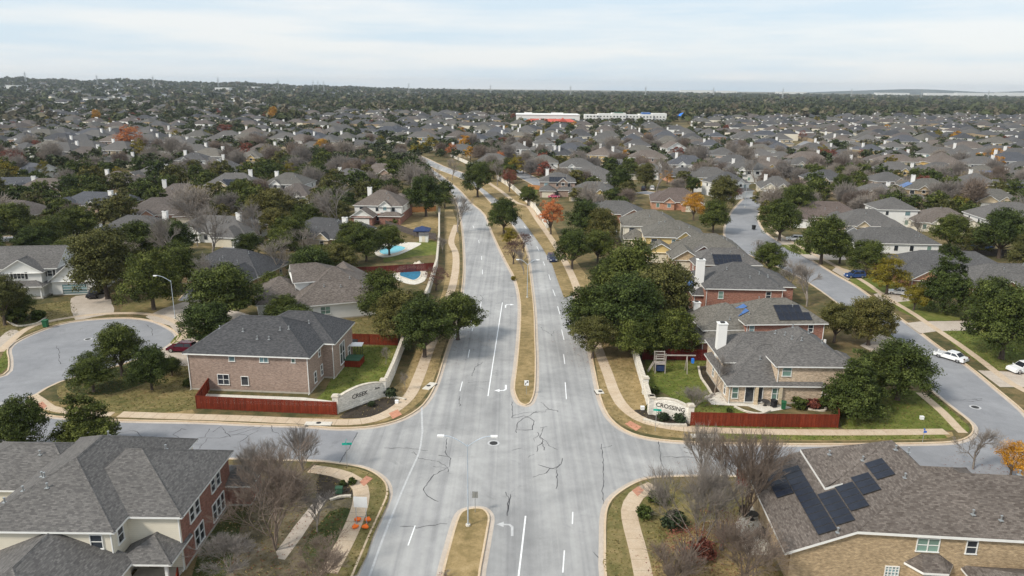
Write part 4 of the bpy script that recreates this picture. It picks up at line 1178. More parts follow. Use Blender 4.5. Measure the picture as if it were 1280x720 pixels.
for u in (-1.9, -.9): h.win(9.07, u, 1.45, 'e', 1.0, 1.9)
h.win(-7.6, -7.02, 4.4, 's', 1.7, 1.2, cols=2, rows=1, glass='glass_blue'); h.win(3.0, -7.02, 4.45, 's', 1.1, 1.4)
h.win(4.42, -5.9, 4.45, 'e', 1.0, 1.6); h.win(6.4, -4.63, 1.5, 's', 1.2, 1.8)
h.vents([(-4.6, -1.5), (-3.6, -2.6), (-5.0, -3.6), (-6.2, -4.4), (-1.3, 4.0), (-2.6, -3.9), (4.4, 3.5), (-2.2, -13.8), (-1.4, -13.8), (-9.2, 5.2)])
h.post(8.5, -6.8, 2.6); h.post(5.2, -6.8, 2.6)
h.panel('door', 1, 's', 3.2, 1.1, 1.0, 2.2, 'doordark', 1)
h.finish()

# --- brick house between the cul-de-sac and the CREEK wall
h = House('two-storey pinkish brick house with dark grey hip roof and red fence, beside the CREEK wall', (-36.5, 101.5), -4, 'roof_dark', ('brick_pink',))
h.block(0, 0, 17.4, 11.5, 5.8, 'xhh', .62)
h.block(3.9, 5.0, 13.0, 9.5, 5.75, 'xhh', .62)
h.block(-9, 6, 8, 8, 2.9, 'xhh', .6)
for x, z, w, hh, c, gl in ((-3.7, 1.75, 1.7, 1.6, 2, 'glass'), (-.6, 1.65, 1.1, 1.4, 1, 'glass'), (-2.2, 4.9, .9, .8, 1, 'glass_blue'), (2.4, 4.95, 1.3, .9, 2, 'glass_blue'), (6.6, 4.95, .6, .7, 1, 'glass_green')):
    h.win(x, -5.77, z, 's', w, hh, cols=c, rows=2 if c == 2 and hh > 1 else 1, glass=gl)
h.win(8.72, -3.4, 1.6, 'e', 1.0, 1.7); h.win(8.72, -1.2, 4.6, 'e', .9, 1.4); h.win(8.72, -.6, 1.6, 'e', .9, 1.7)
h.win(10.42, 4.2, 2.6, 'e', 2.4, 3.4, cols=2, rows=2); h.win(10.42, 7.6, 1.6, 'e', 1.2, 1.8)
h.vents([(-1.7, -2.6), (3.6, -2.2), (4.8, -2.0), (-5.6, -1.6), (-3.2, 1.4), (6.0, 2.8), (2.5, -3.7), (0.8, -3.7)])
h.panel('garage_door', 2, 'w', 0, 1.2, 4.8, 2.3)
h.finish()

# --- single-storey brown-roofed white house behind it
h = House('white-walled single-storey house with broad brown-grey hip roof behind the dark-roofed brick house', (-36.0, 137.0), 21, 'roof_brown', ('siding_white', 'brick_pink'))
h.block(1.5, 0, 17.0, 16.5, 3.3, 'xhh', .56)
h.block(-8.5, 1.5, 9, 13, 3.3, 'xhh', .5)
h.block(5, 6.5, 9, 10, 3.4, 'yhg', .6)
h.block(-1.5, 2.5, 9, 9, 6.2, 'xgh', .5, z0=3.0)
for x, w, gl in ((-1.4, 1.8, 'glass_green'), (6.2, 1.3, 'glass')): h.win(x, -8.27, 1.9, 's', w, 1.5, cols=2 if w > 1.5 else 1, glass=gl)
h.win(-4.6, -8.27, 1.5, 's', 1.0, 1.4)
h.vents([(2, -5), (4, -3.2), (7.4, -2), (6.0, -5.5), (-1, -4.6), (-6, -2.5)])
h.finish()

# --- solar-panelled tan brick house in the near right corner
h = House('tan brick house with long dark solar array on mottled roof, near the side road', (29.8, 55.0), -4, 'roof_brown', ('brick_tan',), o=.4)
def solar_house(h):
    k = .43
    zW = lambda x: 5.8 + k * x
    R_, F_, Wl = h.R, h.F, h.Wm
    ya, yr, zr = -.35, 4.75, 5.6 + 3.35
    xr = (zr - 5.8) / k
    # west saltbox plane with the array, its south hip, south slope and the east-west ridge
    N0 = (7.0, 11.05, zW(7.0))
    R_.poly([(-5.9, -.35, zW(-5.9)), (-.1, ya, zW(-.1)), (xr, yr, zr), N0, (-.5, 14.2, zW(-.5)), (-5.9, 14.3, zW(-5.9))])
    R_.poly([(-.1, ya, 5.72), (24, ya, 5.55), (24, yr, zr), (xr, yr, zr)])
    R_.poly([(xr, yr, zr), (24, yr, zr), (24, 8.7, 5.6), (10.6, 8.7, 5.6)])
    R_.poly([(xr, yr, zr), (10.6, 8.7, 5.6), (10.6, 14.2, 5.6), N0])
    R_.poly([N0, (10.6, 14.2, 5.6), (-.5, 14.2, zW(-.5))])
    # raised north part with its own west eave
    e = .3
    R0_, R1_, R2_, R3_, R4_ = (-.55, 6.5, zW(-.55) + e), (1.2, 7.6, zW(1.2) + .03), (5.2, 10.2, zW(5.2) + .03), (6.2, 11.2, zW(6.2) + .03), (-.55, 14.05, zW(-.55) + e)
    R_.poly([R0_, R1_, R4_]); R_.poly([R1_, R2_, R4_]); R_.poly([R2_, R3_, R4_])
    F_.poly([(-.55, 14.1, zW(-.55) + e - .3), (-.55, 6.5, zW(-.55) + e - .3), (-.55, 6.5, zW(-.55) + e - .01), (-.55, 14.1, zW(-.55) + e - .01)])
    F_.poly([(-.55, 6.48, zW(-.55) + e - .28), (1.0, 6.48, zW(1.0) + e - .45), (1.0, 6.48, zW(1.0) + e - .1), (-.55, 6.48, zW(-.55) + e - .01)])
    R_.poly([(-.5, 6.52, zW(-.5)), (1.2, 7.62, zW(1.2)), (1.2, 7.62, zW(1.2) + .03), (-.5, 6.52, zW(-.5) + e)])
    for a, b in (((-5.9, -.36, zW(-5.9)), (-.1, -.36, 5.72)), ((-.1, -.36, 5.72), (24, -.36, 5.55)), ((-5.91, 14.3, zW(-5.9)), (-5.91, -.36, zW(-5.9)))):
        F_.poly([(a[0], a[1], a[2] - .24), (b[0], b[1], b[2] - .24), (b[0], b[1], b[2] + .02), (a[0], a[1], a[2] + .02)])
    F_.poly([(-5.9, -.35, zW(-5.9) - .1), (-5.9, .1, zW(-5.9) - .1), (0, .1, 5.6), (24, .1, 5.45), (24, -.35, 5.45), (-.1, -.35, 5.6)])
    F_.poly([(-5.9, -.35, zW(-5.9) - .1), (-5.9, 14.3, zW(-5.9) - .1), (-5.3, 14.3, zW(-5.9) - .1), (-5.3, -.35, zW(-5.9) - .1)])
    # walls
    Wl.poly([(-5.3, 0, 0), (24, 0, 0), (24, 0, 5.6), (0, 0, 5.65), (-5.3, 0, zW(-5.3) - .1)], 0)
    Wl.poly([(-5.3, 14, 0), (-5.3, 0, 0), (-5.3, 0, zW(-5.3) - .1), (-5.3, 14, zW(-5.3) - .1)], 0)
    Wl.poly([(24, 0, 0), (24, 8.5, 0), (24, 8.5, 5.6), (24, 4.75, zr - .1), (24, 0, 5.6)], 0)
    Wl.poly([(10.4, 14, 0), (-5.3, 14, 0), (-5.3, 14, 3.3), (0, 14, 5.5), (10.4, 14, 5.5)], 0)
    Wl.poly([(10.4, 8.5, 0), (10.4, 14, 0), (10.4, 14, 5.5), (10.4, 8.5, 5.5)], 0)
    Wl.poly([(24, 8.5, 0), (10.4, 8.5, 0), (10.4, 8.5, 5.5), (24, 8.5, 5.5)], 0)
    for x, w, gl, c in ((6.0, 1.9, 'glass_green', 2), (9.6, .95, 'glass', 1)): h.win(x, -.02, 4.55, 's', w, 1.35, cols=c, glass=gl)
    h.win(3.4, -.02, 1.7, 's', 1.2, 1.2, cols=4, rows=4, glass='glass_blue')
    # bay with its own little hip roof
    Wl.poly([(4.7, 0, 0), (5.5, -1.1, 0), (5.5, -1.1, 2.7), (4.7, 0, 2.7)], 0); Wl.poly([(5.5, -1.1, 0), (7.2, -1.1, 0), (7.2, -1.1, 2.7), (5.5, -1.1, 2.7)], 0); Wl.poly([(7.2, -1.1, 0), (8.0, 0, 0), (8.0, 0, 2.7), (7.2, -1.1, 2.7)], 0)
    a = [(4.3, -.02, 2.75), (5.3, -1.4, 2.75), (7.4, -1.4, 2.75), (8.4, -.02, 2.75)]; tp = [(5.6, -.02, 3.7), (7.1, -.02, 3.7)]
    R_.poly([a[0], a[1], tp[0]]); R_.poly([a[1], a[2], tp[1], tp[0]]); R_.poly([a[2], a[3], tp[1]])
    for i in range(3): F_.poly([(a[i][0], a[i][1], 2.55), (a[i+1][0], a[i+1][1], 2.55), (a[i+1][0], a[i+1][1], 2.77), (a[i][0], a[i][1], 2.77)])
    for x in (5.9, 6.8): h.win(x, -1.12, 1.5, 's', .75, 1.6)
    # single-storey corner by the kerb side
    h.blocks.append(dict(cx=9, cy=7, w=30, d=14, ze=0, rt='none', p=0, z0=0))
    h.block(13.0, -3.5, 7.0, 7.0, 2.6, 'yhh', .5)
    # patio side lean-to and far east wing seen above the ridge
    h.block(13.2, 11.2, 6.0, 6.0, 4.4, 'xhh', .5)
    kk = 1 / math.sqrt(1 + k * k)
    return Vector((0, -1, 0)), Vector((kk, 0, k * kk)), zW
T_, up_, zW_ = solar_house(h)
sh = h.finish()
rf_ = [c for c in sh.children if c.name.startswith('roof')][0]
nr_ = T_.cross(up_)
pm_ = solar_mesh(1.0, 1.7, 'solar')
for x0, y0, n in ((-3.75, 7.4, 4), (-2.17, .5, 11), (-.55, 1.0, 5), (1.06, 2.3, 4), (2.66, 4.0, 3), (4.4, 5.5, 3)):
    for j in range(n):
        c = Vector((x0, y0 + .5 + j * 1.02, zW_(x0))) + nr_ * .12
        ob = place('solar_panel', pm_, rf_)
        ob.matrix_local = Matrix(((T_.x, up_.x, nr_.x, c.x), (T_.y, up_.y, nr_.y, c.y), (T_.z, up_.z, nr_.z, c.z), (0, 0, 0, 1)))
if VENT is None:
    mb = MB(); mb.tube((0, 0, -.3), (0, 0, .42), .07, .07, 6, 0, True); mb.box((0, 0, .02), (.34, .34, .05)); mb.tube((0, 0, .42), (0, 0, .5), .11, .11, 6, 0, True); VENT = mb.mesh('vent_pipe', ['metal'])
for x, y, z in ((3.7, 9.2, zW_(3.7)), (6.6, 9.2, zW_(6.6) + .05), (7.3, 8.2, zW_(7.3) + .05), (5.6, 4.7, zW_(5.6)), (-1.5, .2, zW_(-1.5)), (10.0, 1.3, 6.85), (12.2, 1.0, 6.6), (1.4, 11.5, zW_(1.4) + .3), (15.5, 4.9, 8.9)):
    place('vent_pipe', VENT, rf_, (x, y, z))

# --- tan brick house beside the CROSSING wall
h = House('cream brick house with white chimney and covered patio, beside the CROSSING wall', (38.5, 99.5), 0, 'roof_grey', ('brick_cream',))
h.block(2.9, 0.2, 9.8, 12.0, 5.8, 'yhh', .62)                    # x 36.5..46.3, y 93.7..105.7
h.block(-2.0, -0.2, 13.0, 11.6, 3.0, 'xhh', .62)                 # low roof to the west, x 30..43
h.block(-1.5, 3.2, 13.0, 9.0, 4.6, 'xhh', .6)
h.block(9.6, 2.5, 6.0, 7.0, 3.0, 'xhh', .5)
h.bw(0, 's', -3.6, 4.8, 1.3, 1.6, glass='glass_green'); h.bw(0, 's', -3.8, 1.4, 1.3, 1.9, glass='glass_green'); h.bw(0, 's', 0.6, 1.2, .5, .4, rows=1); h.bw(0, 's', 2.2, 1.2, .5, .4, rows=1)
h.bw(1, 's', -3.0, 1.45, 2.5, 2.5, cols=2, rows=1, frame='frame'); h.bw(1, 's', -5.6, 1.6, .9, 1.7, glass='glass_green'); h.bw(1, 's', 0.2, 1.5, 1.5, 1.7, cols=2, glass='glass_green')
h.bw(1, 'w', -4.2, 1.6, .9, 1.9); h.bw(1, 'w', 2.0, 1.6, .9, 1.6)
h.chimney(-7.4, 3.2, 8.6, 1.3, 1.1, base=1.0)
h.vents([(1.2, -1.5), (2.2, -2.4), (2.4, 1.6), (1.0, .6), (4.2, .4), (5.6, -1.2), (-3.4, -2.6), (0.3, 2.5)])
h.post(-4.7, -6.2, 2.8, .2, 'stone_tan'); h.post(-1.4, -6.2, 2.8, .2, 'stone_tan')
h.finish()

# --- red brick solar house behind it
h = House('red brick house with blue and black solar panels, behind the cream brick house', (40.5, 117), 4, 'roof_tan', ('brick_red',))
h.block(3.4, -.2, 13.0, 9.5, 5.8, 'xhh', .55)
h.block(-3.0, -.4, 15.0, 11.0, 3.3, 'xhh', .62)
h.block(-4.6, 1.0, 10.0, 10.0, 4.6, 'yhh', .55)
h.bw(0, 's', -5.6, 4.7, .9, 1.3, glass='glass_blue'); h.bw(0, 's', 4.2, 4.7, .9, 1.3); h.bw(1, 's', -5.2, 1.6, 1.0, 1.6, glass='glass_green'); h.bw(1, 's', -1.5, 1.5, 1.2, 1.6)
h.solar(0, 's', -.5, 1.6, [(i, 0) for i in range(5)] + [(i, 1) for i in range(4)], 1.1, 1.75)
h.solar(0, 'w', -.9, .9, [(0, 0), (0, 1)], 1.7, 1.2, 'solar_blue')
h.solar(0, 'w', .9, .5, [(0, 0), (0, 1)], 1.7, 1.2, 'solar_blue')
h.chimney(-8.3, 4.6, 6.4, 1.1, .9)
h.vents([(5.5, -2.2), (-2, -3), (-5, -2.5), (1.0, .8)])
h.post(9.6, -6.2, 3.2, .15)
h.finish()

# --- red brick house with tall white chimney
h = House('red brick house with tall white chimney and grey hip roof behind the big oak clump', (43.6, 139.5), -2, 'roof_grey', ('brick_red',))
h.block(0.6, 0, 14.4, 12.5, 5.8, 'xhh', .55)
h.block(-4.2, 2.5, 8.5, 14, 4.0, 'yhh', .6)
h.block(6.6, 7.0, 12, 10, 4.2, 'xhh', .5)
h.bw(0, 's', -4.4, 4.3, 1.0, 1.5, glass='glass_green'); h.bw(0, 's', 4.5, 4.4, 1.0, 1.5); h.bw(0, 's', 2.0, 1.6, 1.0, 1.5)
h.chimney(-7.2, -2.5, 10.2, 1.5, 1.2, base=3)
h.solar(2, 's', -2.2, .6, [(0, 0), (1, 0), (2, 0), (0, 1), (1, 1)], 1.1, 1.75)
h.solar(1, 'w', -.5, 1.0, [(0, 0), (1, 0), (2, 0)], 1.7, 1.2, 'solar_blue')
h.vents([(4, -3), (5.5, -3.5), (2, -4), (6.3, -1), (-2, -2)])
h.finish()

# --- white house by the cul-de-sac with black shutters
h = House('white gabled two-storey house with black shutters and porch, at the head of the cul-de-sac', (-99.5, 147.0), 8, 'roof_grey', ('siding_white', 'siding_cream'))
h.block(-1.5, 1.5, 15.5, 10.5, 5.8, 'xgg', .62)
h.block(0.4, -4.0, 7.6, 3.0, 5.4, 'ygg', .62)
h.block(-2.5, -5.2, 14.0, 3.6, 2.8, 'xhh', .42, sides='')
h.block(9.6, 1.5, 8.6, 12.0, 3.3, 'ygg', .85)
h.block(-12, 1.5, 7, 9, 3.4, 'xgg', .62)
h.win(0.0, -5.52, 4.5, 's', 2.1, 1.35, cols=3, rows=2); h.win(5.0, -3.77, 4.5, 's', 1.0, 1.3); h.bw(3, 's', 0, 1.2, 4.8, 2.2, cols=1, rows=4, glass='glass_blue')
for bi_, u_ in ((1, -1.75), (1, .95), (0, 5.7), (0, 7.3)): h.panel('shutter', bi_, 's', u_, 4.5, .42, 1.4, 'darkmetal', 1)
for x in (-9.2, -6, -2.6, .6, 4.2): h.post(x, -6.8, 2.7, .13)
for x in (-6.5, -3.0, 2.0): h.bw(0, 's', x, 1.5, 1.3, 1.7)
h.vents([(-4, 3), (-6, 3), (2, 3.5), (8, 2)])
h.finish()

# --- generic neighbourhood houses
ROOFN = {'roof_grey': 'grey', 'roof_dark': 'dark grey', 'roof_brown': 'brown-grey', 'roof_tan': 'tan-grey', 'roof_blue': 'blue-grey', 'roof_red': 'reddish brown'}
WALLN = {'siding_white': 'white', 'siding_cream': 'cream', 'siding_grey': 'pale grey', 'siding_tan': 'tan', 'siding_yellow': 'yellow', 'siding_pink': 'pinkish', 'brick_red': 'red brick', 'brick_orange': 'orange brick', 'brick_pink': 'brown brick', 'brick_tan': 'tan brick', 'brick_cream': 'cream brick', 'stone_tan': 'tan stone'}
def gen_house(x, y, rz, st, w, d, roof, wall, label, group=None, seed=0, chim=None, solar=None, gable=None, dist=None, rt='xhh', lower=None, wing=None, plain=False):
    """a house of the estate: main volume, front wing, rear wing, small front gable, chimney, windows, garage door"""
    rng = random.Random(seed * 77 + 5)
    dist = dist if dist is not None else math.hypot(x, y)
    lod = 0 if dist < 215 else (1 if dist < 420 else 2)
    h = House(label, (x, y), rz, roof, (wall, lower or wall, gable or wall), group, lod=lod)
    p = rng.uniform(.5, .64)
    ze = 5.7 if st == 2 else 3.0
    band = {k: (3.0, 0) for k in 'snew'} if (lower and st == 2) else None
    if band:
        h.walls[0], h.walls[1] = lower, wall
        band = {k: (3.0, 1) for k in 'snew'}
    h.block(0, 0, w, d, ze, rt, p, band=band)
    sx = wing if wing is not None else rng.choice((-1, 1))
    ww = rng.uniform(5.8, 7.4); wd = rng.uniform(3.5, 6)
    gwing = rng.random() < .55
    if plain: sx = -1; wd = .2
    h.block(sx * (w / 2 - ww / 2 - .3), (-d / 2 - wd / 2 + .6) if not plain else d / 2 + .5, ww, wd + 1.2, 2.95 if st == 2 else 2.9, 'ygg' if gwing else 'yhg', p + .06, wi=0, gi=2)
    h.block(-sx * (w / 2 - 3.4), d / 2 + 1.2, 6.5, 5.5, 3.0 if rng.random() < .5 else ze - .1, 'yhh', p)
    if st == 2 and not plain: h.block(-sx * (w / 2 - 3.2), -d / 2 - 1.0, 6.6, 3.4, 2.9, 'xhh', .5, wi=0)
    if lod < 2 and not plain:
        g = 3.6
        h.block(-sx * w * .16, -d / 2 - .15, g, 1.5, ze - .05, 'ygg', .8, z0=ze - 2.2 if st == 2 else 0, wi=2, gi=2)
        h.bw(len(h.blocks) - 1, 's', 0, ze - .9 if st == 2 else 1.6, 1.2, 1.3, glass=rng.choice(('glass', 'glass_blue')))
    if chim is None: chim = rng.random() < .45
    if chim:
        cx, cy = rng.choice((-1, 1)) * w * .3, rng.uniform(-.1, .25) * d
        h.chimney(cx, cy, ze + p * d / 2 + rng.uniform(.3, 1.1), 1.3, 1.0)
    # windows
    n = max(2, int(w / 4.2))
    for k in range(n):
        u = -w / 2 + w * (k + .5) / n + rng.uniform(-.4, .4)
        if st == 2: h.bw(0, 's', u, 4.35, rng.choice((1.0, 1.6)), 1.35, cols=1, glass=rng.choice(('glass', 'glass', 'glass_blue')))
        if lod < 2 and (u * sx < 1 or plain): h.bw(0, 's', u, 1.5, 1.1, 1.5, glass=rng.choice(('glass', 'glass_green')))
    if lod < 2:
        for sd in 'ew':
            for k in (-.25, .2):
                h.bw(0, sd, k * d, 4.3 if st == 2 else 1.6, .95, 1.3)
        h.bw(2, 'n', 0, 1.5, 1.2, 1.5)
        if not plain: h.panel('garage_door', 1, 's', 0, 1.15, min(4.8, ww - 1.4), 2.2, rng.choice(('door', 'cream', 'white')))
    if lod == 0: h.vents([(rng.uniform(-.3, .3) * w, rng.uniform(-.32, .32) * d) for _ in range(5)])
    elif lod == 1: h.vents([(rng.uniform(-.3, .3) * w, rng.uniform(-.32, .1) * d) for _ in range(2)])
    if solar:
        sd, m_ = solar
        cells = [(i - 2.5, j) for i in range(6) for j in range(2)]
        h.solar(0, sd, 0, .8, cells if lod < 2 else cells[::1], 1.1, 1.75, m_)
    return h.finish()

def ridge_px(px, py, st, d, p=.57):
    return at(px, py, (5.7 if st == 2 else 3.0) + p * d / 2)

